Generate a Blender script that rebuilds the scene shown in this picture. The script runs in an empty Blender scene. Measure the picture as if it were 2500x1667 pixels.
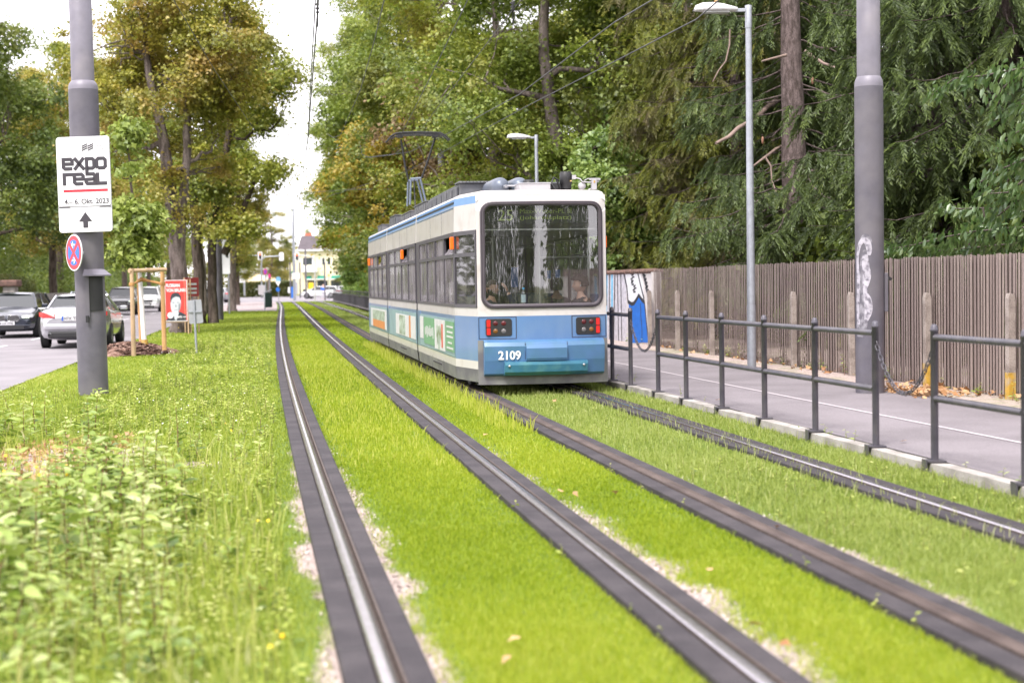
import bpy, math, random
import numpy as np
from mathutils import Vector, Matrix
R = math.radians
rnd = random.Random(11)
rng = np.random.default_rng(5)
sc = bpy.context.scene
COL = sc.collection

# ------------------------------------------------------------------ camera model (pixel of the 2500 px wide photo -> world)
F, YH, ROLL, H = 3700.0, 690.0, R(0.9), 1.57
PHI = math.atan((833.5 - YH) / F)

def ray(x, y):
    x, y = x - 1250.0, 833.5 - y
    c, s = math.cos(ROLL), math.sin(ROLL)
    xr, yr = x * c + y * s, -x * s + y * c
    return Vector((xr, F * math.cos(PHI) + yr * math.sin(PHI), -F * math.sin(PHI) + yr * math.cos(PHI)))

def gp(x, y, z=0.0):
    d = ray(x, y)
    t = (z - H) / d.z
    return Vector((d.x * t, d.y * t, z))

def at(x, y, Y):
    d = ray(x, y)
    return Vector((0, 0, H)) + d * (Y / d.y)

# ------------------------------------------------------------------ object helpers
def tag(o, label=None, cat=None, group=None, kind=None):
    if label: o['label'] = label
    if cat: o['category'] = cat
    if group: o['group'] = group
    if kind: o['kind'] = kind
    return o

def thing(name, label, cat, loc=(0, 0, 0), rz=0.0, group=None, rot=None):
    o = bpy.data.objects.new(name, None)
    o.empty_display_size = 0.2
    COL.objects.link(o)
    o.location = loc
    o.rotation_euler = rot if rot else (0, 0, rz)
    return tag(o, label, cat, group)

def dup(o, parent=None, loc=None, rz=None, label=None, swap=None, scale=None):
    c = o.copy()
    COL.objects.link(c)
    if parent is not None: c.parent = parent
    if loc is not None: c.location = loc
    if rz is not None: c.rotation_euler = (0, 0, rz)
    if scale is not None: c.scale = (scale, scale, scale) if not isinstance(scale, tuple) else scale
    if label: c['label'] = label
    if swap and c.type == 'MESH':
        for s in c.material_slots:
            if s.material and s.material.name in swap:
                m = swap[s.material.name]
                s.link = 'OBJECT'
                s.material = m
    for ch in list(o.children):
        dup(ch, c, swap=swap)
    return c

class MB:
    def __init__(s):
        s.v, s.f, s.m, s.sm, s.mats, s.mi = [], [], [], [], [], 0
        s.M = None
    def use(s, mat):
        if mat not in s.mats: s.mats.append(mat)
        s.mi = s.mats.index(mat)
        return s
    def add(s, vs, fs, smooth=False):
        o = len(s.v)
        if s.M is not None: vs = [s.M @ Vector(v) for v in vs]
        s.v += [tuple(v) for v in vs]
        for f in fs:
            s.f.append([i + o for i in f]); s.m.append(s.mi); s.sm.append(smooth)
        return s
    def box(s, c, d, rz=0.0, rx=0.0, ry=0.0):
        hx, hy, hz = d[0] / 2, d[1] / 2, d[2] / 2
        vs = [Vector((x, y, z)) for z in (-hz, hz) for y in (-hy, hy) for x in (-hx, hx)]
        if rz or rx or ry:
            m = Matrix.Rotation(rz, 3, 'Z') @ Matrix.Rotation(ry, 3, 'Y') @ Matrix.Rotation(rx, 3, 'X')
            vs = [m @ v for v in vs]
        vs = [v + Vector(c) for v in vs]
        return s.add(vs, [(0, 2, 3, 1), (4, 5, 7, 6), (0, 1, 5, 4), (2, 6, 7, 3), (0, 4, 6, 2), (1, 3, 7, 5)])
    def tube(s, pts, r, n=8, cap=True, smooth=True):
        pts = [Vector(p) for p in pts]
        k = len(pts)
        rs = r if isinstance(r, (list, tuple)) else [r] * k
        vs, fs = [], []
        ref = None
        for i, p in enumerate(pts):
            t = (pts[min(i + 1, k - 1)] - pts[max(i - 1, 0)])
            if t.length < 1e-9: t = Vector((0, 0, 1))
            t.normalize()
            if ref is None:
                ref = Vector((0, 0, 1)) if abs(t.z) < 0.9 else Vector((1, 0, 0))
            a = t.cross(ref)
            if a.length < 1e-6: a = t.cross(Vector((1, 0, 0)))
            a.normalize(); b = a.cross(t); b.normalize(); ref = b
            for j in range(n):
                q = 2 * math.pi * j / n
                vs.append(p + (a * math.cos(q) + b * math.sin(q)) * rs[i])
        for i in range(k - 1):
            for j in range(n):
                j2 = (j + 1) % n
                fs.append((i * n + j, i * n + j2, (i + 1) * n + j2, (i + 1) * n + j))
        s.add(vs, fs, smooth)
        if cap:
            s.add(vs[:n], [tuple(range(n))]); s.add(vs[-n:], [tuple(range(n))[::-1]])
        return s
    def lathe(s, prof, c=(0, 0, 0), n=24, axis='Z', smooth=True):
        vs, fs = [], []
        for r, z in prof:
            for j in range(n):
                q = 2 * math.pi * j / n
                x, y = r * math.cos(q), r * math.sin(q)
                v = {'Z': (x, y, z), 'Y': (x, z, y), 'X': (z, x, y)}[axis]
                vs.append(Vector(v) + Vector(c))
        for i in range(len(prof) - 1):
            for j in range(n):
                j2 = (j + 1) % n
                fs.append((i * n + j, i * n + j2, (i + 1) * n + j2, (i + 1) * n + j))
        return s.add(vs, fs, smooth)
    def prism(s, poly, y0, y1, plane='XZ', z=None):
        """poly = 2-D outline; plane XZ: thickness along Y; plane XY: thickness along Z."""
        n = len(poly)
        if plane == 'XZ':
            a = [(p[0], y0, p[1]) for p in poly]; b = [(p[0], y1, p[1]) for p in poly]
        elif plane == 'YZ':
            a = [(y0, p[0], p[1]) for p in poly]; b = [(y1, p[0], p[1]) for p in poly]
        else:
            a = [(p[0], p[1], y0) for p in poly]; b = [(p[0], p[1], y1) for p in poly]
        fs = [tuple(range(n)), tuple(range(2 * n - 1, n - 1, -1))]
        fs += [(i, i + n, (i + 1) % n + n, (i + 1) % n) for i in range(n)]
        return s.add(a + b, fs)
    def strip(s, A, B, closed=False, smooth=False):
        n = len(A)
        fs = [(i, i + 1, n + i + 1, n + i) for i in range(n - 1)]
        if closed: fs.append((n - 1, 0, n, 2 * n - 1))
        return s.add(list(A) + list(B), fs, smooth)
    def build(s, name, mat=None, parent=None, bevel=0.0, loc=None, rz=None, label=None, cat=None, group=None, kind=None, sub=0, seg=2):
        me = bpy.data.meshes.new(name)
        me.from_pydata(s.v, [], s.f)
        mats = s.mats if s.mats else [mat]
        if mat is not None and s.mats and mat not in s.mats: pass
        for m in mats: me.materials.append(m)
        me.polygons.foreach_set('material_index', s.m)
        me.polygons.foreach_set('use_smooth', s.sm)
        me.update()
        o = bpy.data.objects.new(name, me)
        COL.objects.link(o)
        if parent is not None: o.parent = parent
        if loc is not None: o.location = loc
        if rz is not None: o.rotation_euler = (0, 0, rz)
        if bevel:
            b = o.modifiers.new('bevel', 'BEVEL'); b.width = bevel; b.segments = seg; b.limit_method = 'ANGLE'; b.angle_limit = R(35)
            b.harden_normals = False
        if sub:
            b = o.modifiers.new('sub', 'SUBSURF'); b.levels = sub; b.render_levels = sub
        return tag(o, label, cat, group, kind)

def np_mesh(name, V, T, mats, parent=None, tint=None, mi=None, smooth=False, quads=False):
    """fast mesh from numpy arrays; T is (n,3) or (n,4)"""
    me = bpy.data.meshes.new(name)
    V = np.asarray(V, dtype=np.float32); T = np.asarray(T, dtype=np.int32)
    k = T.shape[1]
    me.vertices.add(len(V)); me.vertices.foreach_set('co', V.ravel())
    me.loops.add(T.size); me.loops.foreach_set('vertex_index', T.ravel())
    me.polygons.add(len(T))
    me.polygons.foreach_set('loop_start', np.arange(0, T.size, k, dtype=np.int32))
    me.polygons.foreach_set('loop_total', np.full(len(T), k, dtype=np.int32))
    for m in (mats if isinstance(mats, (list, tuple)) else [mats]): me.materials.append(m)
    if mi is not None: me.polygons.foreach_set('material_index', np.asarray(mi, dtype=np.int32))
    if smooth: me.polygons.foreach_set('use_smooth', np.ones(len(T), dtype=bool))
    if tint is not None:
        a = me.attributes.new('tint', 'FLOAT', 'POINT'); a.data.foreach_set('value', np.asarray(tint, dtype=np.float32))
    me.update(calc_edges=True)
    o = bpy.data.objects.new(name, me)
    COL.objects.link(o)
    if parent is not None: o.parent = parent
    return o

def text_geo(body, w=None, h=None, bold=0.0, depth=0.004, spacing=1.0):
    cu = bpy.data.curves.new('lettering', 'FONT'); cu.body = body; cu.extrude = depth / 2; cu.offset = bold; cu.space_character = spacing
    cu.resolution_u = 4
    o = bpy.data.objects.new('lettering', cu); COL.objects.link(o)
    dg = bpy.context.evaluated_depsgraph_get()
    me = o.evaluated_get(dg).to_mesh()
    vs = [v.co.copy() for v in me.vertices]; fs = [tuple(p.vertices) for p in me.polygons]
    o.evaluated_get(dg).to_mesh_clear()
    bpy.data.objects.remove(o); bpy.data.curves.remove(cu)
    x0, x1 = min(v.x for v in vs), max(v.x for v in vs); y0, y1 = min(v.y for v in vs), max(v.y for v in vs)
    sx = w / (x1 - x0) if w else None; sy = h / (y1 - y0) if h else None
    sx = sx or sy; sy = sy or sx
    cx, cy = (x0 + x1) / 2, (y0 + y1) / 2
    return [Vector(((v.x - cx) * sx, -v.z, (v.y - cy) * sy)) for v in vs], fs

def put_text(mb, body, x, z, y, w=None, h=None, bold=0.0, depth=0.004, spacing=1.0, M=None):
    vs, fs = text_geo(body, w, h, bold, depth, spacing)
    vs = [Vector((v.x + x, v.y + y, v.z + z)) for v in vs]
    if M is not None: vs = [M @ v for v in vs]
    return mb.add(vs, fs)

def stroke(mb, pts, th, y0, y1):
    """thick mitred polyline in XZ"""
    n = len(pts); L, Rr = [], []
    for i in range(n):
        p = Vector(pts[i])
        d0 = (p - Vector(pts[i - 1])).normalized() if i > 0 else None
        d1 = (Vector(pts[i + 1]) - p).normalized() if i < n - 1 else None
        if d0 is None: d0 = d1
        if d1 is None: d1 = d0
        n0, n1 = Vector((-d0.y, d0.x)), Vector((-d1.y, d1.x))
        m = (n0 + n1)
        m = m.normalized() if m.length > 1e-6 else n0
        k = th / 2 / max(0.4, m.dot(n0))
        L.append(p + m * k); Rr.append(p - m * k)
    for i in range(n - 1):
        mb.prism([tuple(Rr[i]), tuple(Rr[i + 1]), tuple(L[i + 1]), tuple(L[i])], y0, y1)

def rr(cx, cz, w, h, r, n=6):
    """rounded rectangle path, counter-clockwise"""
    P = []
    for (sx, sz, a0) in ((1, -1, -90), (1, 1, 0), (-1, 1, 90), (-1, -1, 180)):
        for i in range(n + 1):
            a = R(a0 + 90 * i / n)
            P.append((cx + sx * (w / 2 - r) + r * math.cos(a), cz + sz * (h / 2 - r) + r * math.sin(a)))
    return P

# ------------------------------------------------------------------ materials
MATS = {}
def nt(name):
    m = bpy.data.materials.new(name); m.use_nodes = True
    t = m.node_tree; t.nodes.clear()
    out = t.nodes.new('ShaderNodeOutputMaterial')
    return m, t, out

def mat(name, col, rough=0.6, metal=0.0, var=0.12, scale=6.0, bump=0.0, bscale=60.0, spec=0.5, coat=0.0, emit=None, estr=0.0, dirt=None, dscale=1.5, dlo=.45, dhi=.7):
    if name in MATS: return MATS[name]
    m, t, out = nt(name)
    b = t.nodes.new('ShaderNodeBsdfPrincipled')
    t.links.new(b.outputs[0], out.inputs[0])
    tc = t.nodes.new('ShaderNodeTexCoord')
    n = t.nodes.new('ShaderNodeTexNoise'); n.inputs['Scale'].default_value = scale; n.inputs['Detail'].default_value = 6
    t.links.new(tc.outputs['Object'], n.inputs['Vector'])
    r = t.nodes.new('ShaderNodeMapRange'); r.inputs[1].default_value = .3; r.inputs[2].default_value = .7
    r.inputs[3].default_value = 1 - var; r.inputs[4].default_value = 1 + var
    t.links.new(n.outputs[0], r.inputs[0])
    mul = t.nodes.new('ShaderNodeVectorMath'); mul.operation = 'SCALE'; mul.inputs[0].default_value = col[:3]
    t.links.new(r.outputs[0], mul.inputs['Scale'])
    src = mul.outputs[0]
    if dirt:
        n2 = t.nodes.new('ShaderNodeTexNoise'); n2.inputs['Scale'].default_value = dscale; n2.inputs['Detail'].default_value = 8
        t.links.new(tc.outputs['Object'], n2.inputs['Vector'])
        r2 = t.nodes.new('ShaderNodeMapRange'); r2.inputs[1].default_value = dlo; r2.inputs[2].default_value = dhi
        t.links.new(n2.outputs[0], r2.inputs[0])
        mx = t.nodes.new('ShaderNodeMix'); mx.data_type = 'RGBA'
        t.links.new(r2.outputs[0], mx.inputs[0]); t.links.new(src, mx.inputs[6]); mx.inputs[7].default_value = (*dirt, 1)
        src = mx.outputs[2]
    t.links.new(src, b.inputs['Base Color'])
    b.inputs['Roughness'].default_value = rough; b.inputs['Metallic'].default_value = metal
    b.inputs['Specular IOR Level'].default_value = spec; b.inputs['Coat Weight'].default_value = coat
    if coat: b.inputs['Coat Roughness'].default_value = .08
    if emit: b.inputs['Emission Color'].default_value = (*emit, 1); b.inputs['Emission Strength'].default_value = estr
    if bump:
        n3 = t.nodes.new('ShaderNodeTexNoise'); n3.inputs['Scale'].default_value = bscale; n3.inputs['Detail'].default_value = 5
        t.links.new(tc.outputs['Object'], n3.inputs['Vector'])
        bp = t.nodes.new('ShaderNodeBump'); bp.inputs['Strength'].default_value = bump; bp.inputs['Distance'].default_value = .01
        t.links.new(n3.outputs[0], bp.inputs['Height']); t.links.new(bp.outputs[0], b.inputs['Normal'])
    MATS[name] = m
    return m

def leafmat(name, cols, patch=None, pscale=.35, plo=.5, phi=.62, trans=.4, gloss=.045, grough=.5):
    m, t, out = nt(name)
    at_ = t.nodes.new('ShaderNodeAttribute'); at_.attribute_name = 'tint'
    cr = t.nodes.new('ShaderNodeValToRGB')
    el = cr.color_ramp.elements
    while len(el) < len(cols): el.new(.5)
    for i, c in enumerate(cols):
        el[i].position = i / (len(cols) - 1); el[i].color = (*c, 1)
    t.links.new(at_.outputs['Fac'], cr.inputs[0])
    src = cr.outputs[0]
    tc = t.nodes.new('ShaderNodeTexCoord')
    if patch:
        n = t.nodes.new('ShaderNodeTexNoise'); n.inputs['Scale'].default_value = pscale; n.inputs['Detail'].default_value = 3
        t.links.new(tc.outputs['Object'], n.inputs['Vector'])
        r = t.nodes.new('ShaderNodeMapRange'); r.inputs[1].default_value = plo; r.inputs[2].default_value = phi
        t.links.new(n.outputs[0], r.inputs[0])
        cr2 = t.nodes.new('ShaderNodeValToRGB'); e2 = cr2.color_ramp.elements
        e2[0].color = (*patch[0], 1); e2[1].color = (*patch[1], 1)
        t.links.new(at_.outputs['Fac'], cr2.inputs[0])
        mx = t.nodes.new('ShaderNodeMix'); mx.data_type = 'RGBA'
        t.links.new(r.outputs[0], mx.inputs[0]); t.links.new(src, mx.inputs[6]); t.links.new(cr2.outputs[0], mx.inputs[7])
        src = mx.outputs[2]
    d = t.nodes.new('ShaderNodeBsdfDiffuse'); tr = t.nodes.new('ShaderNodeBsdfTranslucent'); g = t.nodes.new('ShaderNodeBsdfGlossy')
    g.inputs['Roughness'].default_value = grough; g.inputs['Color'].default_value = (.9, .95, .9, 1)
    t.links.new(src, d.inputs[0]); t.links.new(src, tr.inputs[0])
    m1 = t.nodes.new('ShaderNodeMixShader'); m1.inputs[0].default_value = trans
    t.links.new(d.outputs[0], m1.inputs[1]); t.links.new(tr.outputs[0], m1.inputs[2])
    m2 = t.nodes.new('ShaderNodeMixShader'); m2.inputs[0].default_value = gloss
    t.links.new(m1.outputs[0], m2.inputs[1]); t.links.new(g.outputs[0], m2.inputs[2])
    t.links.new(m2.outputs[0], out.inputs[0])
    MATS[name] = m
    return m

def glassmat(name, tint=(.75, .78, .78), refl=.25, rmax=.9, rough=.02, wob=0.0, film=None, filmw=0.0, wscale=3.0, fs=(1, 1, 1)):
    """thin pane: tinted transparency + mirror reflection + optional dusty film"""
    m, t, out = nt(name)
    tr = t.nodes.new('ShaderNodeBsdfTransparent'); tr.inputs[0].default_value = (*tint, 1)
    g = t.nodes.new('ShaderNodeBsdfGlossy'); g.inputs['Roughness'].default_value = rough; g.inputs[0].default_value = (1, 1, 1, 1)
    fr = t.nodes.new('ShaderNodeLayerWeight'); fr.inputs[0].default_value = .35
    mr = t.nodes.new('ShaderNodeMapRange'); mr.inputs[3].default_value = refl; mr.inputs[4].default_value = rmax
    t.links.new(fr.outputs['Fresnel'], mr.inputs[0])
    mx = t.nodes.new('ShaderNodeMixShader')
    t.links.new(mr.outputs[0], mx.inputs[0]); t.links.new(tr.outputs[0], mx.inputs[1]); t.links.new(g.outputs[0], mx.inputs[2])
    last = mx.outputs[0]
    tc = t.nodes.new('ShaderNodeTexCoord')
    if wob:
        mp = t.nodes.new('ShaderNodeMapping'); mp.inputs['Scale'].default_value = fs
        t.links.new(tc.outputs['Object'], mp.inputs['Vector'])
        n = t.nodes.new('ShaderNodeTexNoise'); n.inputs['Scale'].default_value = wscale; n.inputs['Detail'].default_value = 2
        t.links.new(mp.outputs[0], n.inputs['Vector'])
        bp = t.nodes.new('ShaderNodeBump'); bp.inputs['Strength'].default_value = 1; bp.inputs['Distance'].default_value = wob
        t.links.new(n.outputs[0], bp.inputs['Height']); t.links.new(bp.outputs[0], g.inputs['Normal'])
    if film:
        df = t.nodes.new('ShaderNodeBsdfDiffuse'); df.inputs[0].default_value = (*film, 1)
        n = t.nodes.new('ShaderNodeTexNoise'); n.inputs['Scale'].default_value = 2.2; n.inputs['Detail'].default_value = 7
        t.links.new(tc.outputs['Object'], n.inputs['Vector'])
        r = t.nodes.new('ShaderNodeMapRange'); r.inputs[1].default_value = .35; r.inputs[2].default_value = .75
        r.inputs[3].default_value = filmw * .5; r.inputs[4].default_value = filmw * 1.5
        t.links.new(n.outputs[0], r.inputs[0])
        m2 = t.nodes.new('ShaderNodeMixShader')
        t.links.new(r.outputs[0], m2.inputs[0]); t.links.new(last, m2.inputs[1]); t.links.new(df.outputs[0], m2.inputs[2])
        last = m2.outputs[0]
    t.links.new(last, out.inputs[0])
    MATS[name] = m
    return m

def mixmat(name, ca, cb, scale=4, lo=.45, hi=.55, rough=.9, fine=90, fvar=.25, bump=.5, attr=None, stretch=(1, 1, 1), cc=None):
    """two colours mixed by noise (or by a point attribute) with fine speckle"""
    m, t, out = nt(name)
    b = t.nodes.new('ShaderNodeBsdfPrincipled'); b.inputs['Roughness'].default_value = rough; b.inputs['Specular IOR Level'].default_value = .3
    t.links.new(b.outputs[0], out.inputs[0])
    tc = t.nodes.new('ShaderNodeTexCoord'); mp = t.nodes.new('ShaderNodeMapping'); mp.inputs['Scale'].default_value = stretch
    t.links.new(tc.outputs['Object'], mp.inputs['Vector'])
    n = t.nodes.new('ShaderNodeTexNoise'); n.inputs['Scale'].default_value = scale; n.inputs['Detail'].default_value = 8
    t.links.new(mp.outputs[0], n.inputs['Vector'])
    r = t.nodes.new('ShaderNodeMapRange'); r.inputs[1].default_value = lo; r.inputs[2].default_value = hi
    if attr:
        a = t.nodes.new('ShaderNodeAttribute'); a.attribute_name = attr
        ad = t.nodes.new('ShaderNodeMath'); ad.operation = 'MULTIPLY_ADD'; ad.inputs[1].default_value = .5; 
        t.links.new(n.outputs[0], ad.inputs[0]); t.links.new(a.outputs['Fac'], ad.inputs[2])
        t.links.new(ad.outputs[0], r.inputs[0])
    else:
        t.links.new(n.outputs[0], r.inputs[0])
    mx = t.nodes.new('ShaderNodeMix'); mx.data_type = 'RGBA'
    t.links.new(r.outputs[0], mx.inputs[0]); mx.inputs[6].default_value = (*ca, 1); mx.inputs[7].default_value = (*cb, 1)
    v = t.nodes.new('ShaderNodeTexNoise'); v.inputs['Scale'].default_value = fine; v.inputs['Detail'].default_value = 4
    t.links.new(mp.outputs[0], v.inputs['Vector'])
    r2 = t.nodes.new('ShaderNodeMapRange'); r2.inputs[1].default_value = .3; r2.inputs[2].default_value = .7; r2.inputs[3].default_value = 1 - fvar; r2.inputs[4].default_value = 1 + fvar
    t.links.new(v.outputs[0], r2.inputs[0])
    sc_ = t.nodes.new('ShaderNodeVectorMath'); sc_.operation = 'SCALE'
    t.links.new(mx.outputs[2], sc_.inputs[0]); t.links.new(r2.outputs[0], sc_.inputs['Scale'])
    t.links.new(sc_.outputs[0], b.inputs['Base Color'])
    if bump:
        bp = t.nodes.new('ShaderNodeBump'); bp.inputs['Strength'].default_value = bump; bp.inputs['Distance'].default_value = .02
        t.links.new(v.outputs[0], bp.inputs['Height']); t.links.new(bp.outputs[0], b.inputs['Normal'])
    MATS[name] = m
    return m

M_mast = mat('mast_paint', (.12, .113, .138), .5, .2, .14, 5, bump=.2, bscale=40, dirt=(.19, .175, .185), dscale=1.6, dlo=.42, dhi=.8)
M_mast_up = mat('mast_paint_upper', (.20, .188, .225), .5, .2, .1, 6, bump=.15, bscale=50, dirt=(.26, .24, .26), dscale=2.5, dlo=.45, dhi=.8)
M_galv = mat('galvanised_steel', (.36, .38, .42), .45, .5, .12, 12)
M_lamp = mat('lamp_shell', (.62, .61, .63), .4, .1, .05, 4)
M_lens = mat('lamp_lens', (.5, .5, .52), .2, 0, .05)
M_rail = mat('railing_paint', (.085, .08, .10), .38, .3, .2, 8, dirt=(.12, .11, .12), dscale=6)
M_conc = mixmat('kerb_concrete', (.38, .355, .335), (.26, .24, .22), 3, .42, .62, .9, 70, .14, .3)
M_white = mat('white_sign', (.82, .82, .84), .4, 0, .02)
M_signedge = mat('sign_edge', (.55, .55, .57), .5, .2, .05)
M_ink = mat('dark_ink', (.045, .04, .05), .5, 0, .05)
M_red = mat('red_film', (.62, .03, .05), .4, 0, .05)
M_blue = mat('blue_film', (.02, .16, .62), .4, 0, .05)
M_black = mat('black_plastic', (.02, .02, .022), .5, 0, .1)
M_rubber = mat('tyre_rubber', (.02, .02, .021), .8, 0, .2, 20)
M_wood = mixmat('stake_wood', (.52, .36, .22), (.36, .25, .16), 3, .4, .65, .8, 40, .12, .2, stretch=(4, 4, .6))
M_wood_or = mixmat('fresh_stake_wood', (.62, .38, .18), (.5, .28, .12), 3, .4, .65, .8, 40, .1, .2, stretch=(4, 4, .6))
M_bark = mixmat('bark', (.13, .1, .085), (.055, .042, .035), 3, .4, .6, .95, 22, .4, 1.0, stretch=(3, 3, .7))
M_bark_gr = mixmat('bark_grey', (.22, .18, .165), (.1, .08, .07), 3, .4, .6, .95, 22, .4, 1.0, stretch=(3, 3, .7))
M_limewash = mat('limewash', (.75, .73, .74), .8, 0, .06, 8, bump=.3)
M_leaf_dry = leafmat('dry_leaves', [(.30, .14, .06), (.42, .24, .12), (.55, .36, .2)], trans=.1, gloss=.03)
# ================================================================== camera, world, light
cam = bpy.data.cameras.new('camera'); cam_o = bpy.data.objects.new('camera', cam); COL.objects.link(cam_o)
sc.camera = cam_o
cam.sensor_width = 36; cam.sensor_fit = 'HORIZONTAL'; cam.lens = F * 36 / 2500; cam.clip_end = 3000; cam.clip_start = .05
_c, _s = math.cos(ROLL), math.sin(ROLL)
r0, u0, fw = Vector((1, 0, 0)), Vector((0, math.sin(PHI), math.cos(PHI))), Vector((0, math.cos(PHI), -math.sin(PHI)))
cr_, cu_ = r0 * _c - u0 * _s, r0 * _s + u0 * _c
mw = Matrix((cr_, cu_, -fw)).transposed().to_4x4(); mw.translation = (0, 0, H)
cam_o.matrix_world = mw
cam.dof.use_dof = True; cam.dof.focus_distance = 21.5; cam.dof.aperture_fstop = 1.8

w = bpy.data.worlds.new('World'); sc.world = w; w.use_nodes = True
t = w.node_tree; t.nodes.clear()
out = t.nodes.new('ShaderNodeOutputWorld'); bg = t.nodes.new('ShaderNodeBackground'); bg.inputs[1].default_value = .15
sky = t.nodes.new('ShaderNodeTexSky'); sky.sky_type = 'NISHITA'; sky.sun_disc = False
SUN_EL, SUN_ROT = 56, 205
sky.sun_elevation = R(SUN_EL); sky.sun_rotation = R(SUN_ROT); sky.air_density = 1.0; sky.dust_density = 3.0; sky.ozone_density = 1.0
tc = t.nodes.new('ShaderNodeTexCoord'); n = t.nodes.new('ShaderNodeTexNoise'); n.inputs['Scale'].default_value = 2.2; n.inputs['Detail'].default_value = 7
mp = t.nodes.new('ShaderNodeMapping'); mp.inputs['Scale'].default_value = (1, 1, 2.2)
t.links.new(tc.outputs['Generated'], mp.inputs[0]); t.links.new(mp.outputs[0], n.inputs['Vector'])
mr = t.nodes.new('ShaderNodeMapRange'); mr.inputs[1].default_value = .3; mr.inputs[2].default_value = .6; mr.inputs[3].default_value = .8; mr.inputs[4].default_value = 1.0
t.links.new(n.outputs[0], mr.inputs[0])
mx = t.nodes.new('ShaderNodeMix'); mx.data_type = 'RGBA'; mx.inputs[7].default_value = (9.5, 9.1, 9.6, 1)   # cloud layer
t.links.new(mr.outputs[0], mx.inputs[0]); t.links.new(sky.outputs[0], mx.inputs[6])
t.links.new(mx.outputs[2], bg.inputs[0]); t.links.new(bg.outputs[0], out.inputs[0])
sun = bpy.data.lights.new('sun', 'SUN'); sun.energy = 2.3; sun.angle = R(11); sun.color = (1, .96, .9)
so = bpy.data.objects.new('sun', sun); COL.objects.link(so)
# direction towards the sun: azimuth SUN_ROT measured like the sky node (0 = +Y, clockwise)
az = R(SUN_ROT); el = R(SUN_EL)
sd = Vector((math.sin(az) * math.cos(el), math.cos(az) * math.cos(el), math.sin(el)))
so.rotation_euler = sd.to_track_quat('Z', 'Y').to_euler()
vs_ = sc.view_settings
vs_.view_transform = 'Standard'; vs_.look = 'None'; vs_.exposure = .92; vs_.gamma = 1.0; vs_.use_curve_mapping = False
sc.cycles.max_bounces = 8; sc.cycles.transparent_max_bounces = 24; sc.cycles.diffuse_bounces = 3; sc.cycles.glossy_bounces = 3
sc.cycles.transmission_bounces = 4; sc.cycles.caustics_reflective = False; sc.cycles.caustics_refractive = False
sc.cycles.sample_clamp_indirect = 6

# ================================================================== courses of the place (from rails measured in the photo)
RP = [[(733,1017),(789.6,1203),(831,1340),(870,1453),(907,1551),(948.6,1667),(716.5,980),(697.8,890),(688.5,822),(685,788),(683.4,762.5),(680,737)],
      [(890,900),(958,944),(1051,1025),(1117,1086),(1222.6,1166.6),(1315.6,1237.6),(1394,1301),(1500,1383),(1640,1493),(1738,1578),(1853,1667),(895,905),(835.6,851),(793,808.4),(765.8,784.6),(742,760.8),(716.5,738.7)],
      [(1100,934),(1218,978),(1345,1049),(1500,1120),(1627.6,1178.6),(1755,1249),(1925,1336),(2053,1391),(2223,1468),(2372,1540),(2500,1602),(908.7,822),(861,796.5),(810,771),(776,752),(747,737)],
      [(1585,1010.6),(1734,1059.6),(1925,1119),(2095.5,1176.5),(2265.6,1238),(2500,1304),(905,778),(852.6,760.8),(810,745.5),(784.5,737)]]
RC = []
for P in RP:
    W = np.array([tuple(gp(*p))[:2] for p in P])
    RC.append(np.polyfit(W[:, 1], W[:, 0], 3, w=1 / W[:, 1]))
def rx(i, y): return np.polyval(RC[i], y)
def edge_road(y): return -7.83 - .155 * (y - 22.7)
def kerb_x(y):
    k = 5.47 - .1776 * y
    return np.maximum(k, rx(3, y) + .95) if np.ndim(y) or y > 30 else k
def fence_x(y):
    k = 9.22 - .174 * y
    return np.maximum(k, rx(3, y) + 4.8) if np.ndim(y) or y > 45 else k
END = 152.0   # where the turf track reaches the crossing

_lat = rng.random((256, 256))
def vn(x, y, s=1.0, o=0):
    x = np.asarray(x, dtype=float) / s + 37.3 + o * 17.7; y = np.asarray(y, dtype=float) / s + 11.9 + o * 5.1
    xi, yi = np.floor(x).astype(int), np.floor(y).astype(int); fx, fy = x - xi, y - yi
    fx, fy = fx * fx * (3 - 2 * fx), fy * fy * (3 - 2 * fy)
    a, b = _lat[xi % 256, yi % 256], _lat[(xi + 1) % 256, yi % 256]; c, d = _lat[xi % 256, (yi + 1) % 256], _lat[(xi + 1) % 256, (yi + 1) % 256]
    return (a * (1 - fx) + b * fx) * (1 - fy) + (c * (1 - fx) + d * fx) * fy
def fbm(x, y, s, o=0): return (vn(x, y, s, o) + .5 * vn(x, y, s / 2, o + 1) + .25 * vn(x, y, s / 4, o + 2)) / 1.75

def bare(x, y):
    """1 where gravel or earth shows, 0 in full sward"""
    x = np.asarray(x, float); y = np.asarray(y, float)
    k = np.zeros_like(x)
    nz = fbm(x, y, .5) - .5
    near = np.clip((17 - y) / 8, 0, 1)
    for i, wl, wr in ((0, .17, .25), (1, .0, .36), (2, .03, .24), (3, .02, .24)):
        d = x - rx(i, y)
        k = np.maximum(k, np.clip(1 - (np.abs(d - .18) - .0) / (wr * (.45 + near * .65)) + nz * 1.0, 0, 1) * (d > 0) * (.35 + .65 * near))
        if wl: k = np.maximum(k, np.clip(1 - (np.abs(d + .16)) / (wl * (.6 + near * .5)) + nz * 1.3, 0, 1) * (d < 0) * (.3 + .7 * near))
    # earthy patches in the meadow
    k = np.maximum(k, np.clip((fbm(x, y, 1.1, 9) - .66) * 6, 0, 1) * (x < rx(0, y) - .5) * (y < 14))
    k = np.maximum(k, np.clip(1.6 - np.hypot((x + 4.3) / .95, (y - 13.6) / 2.6) * 1.2, 0, 1) * .95)
    k = np.maximum(k, np.clip((x - kerb_x(y) + .22) * 3, 0, .35))
    return np.clip(k, 0, 1)

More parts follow.
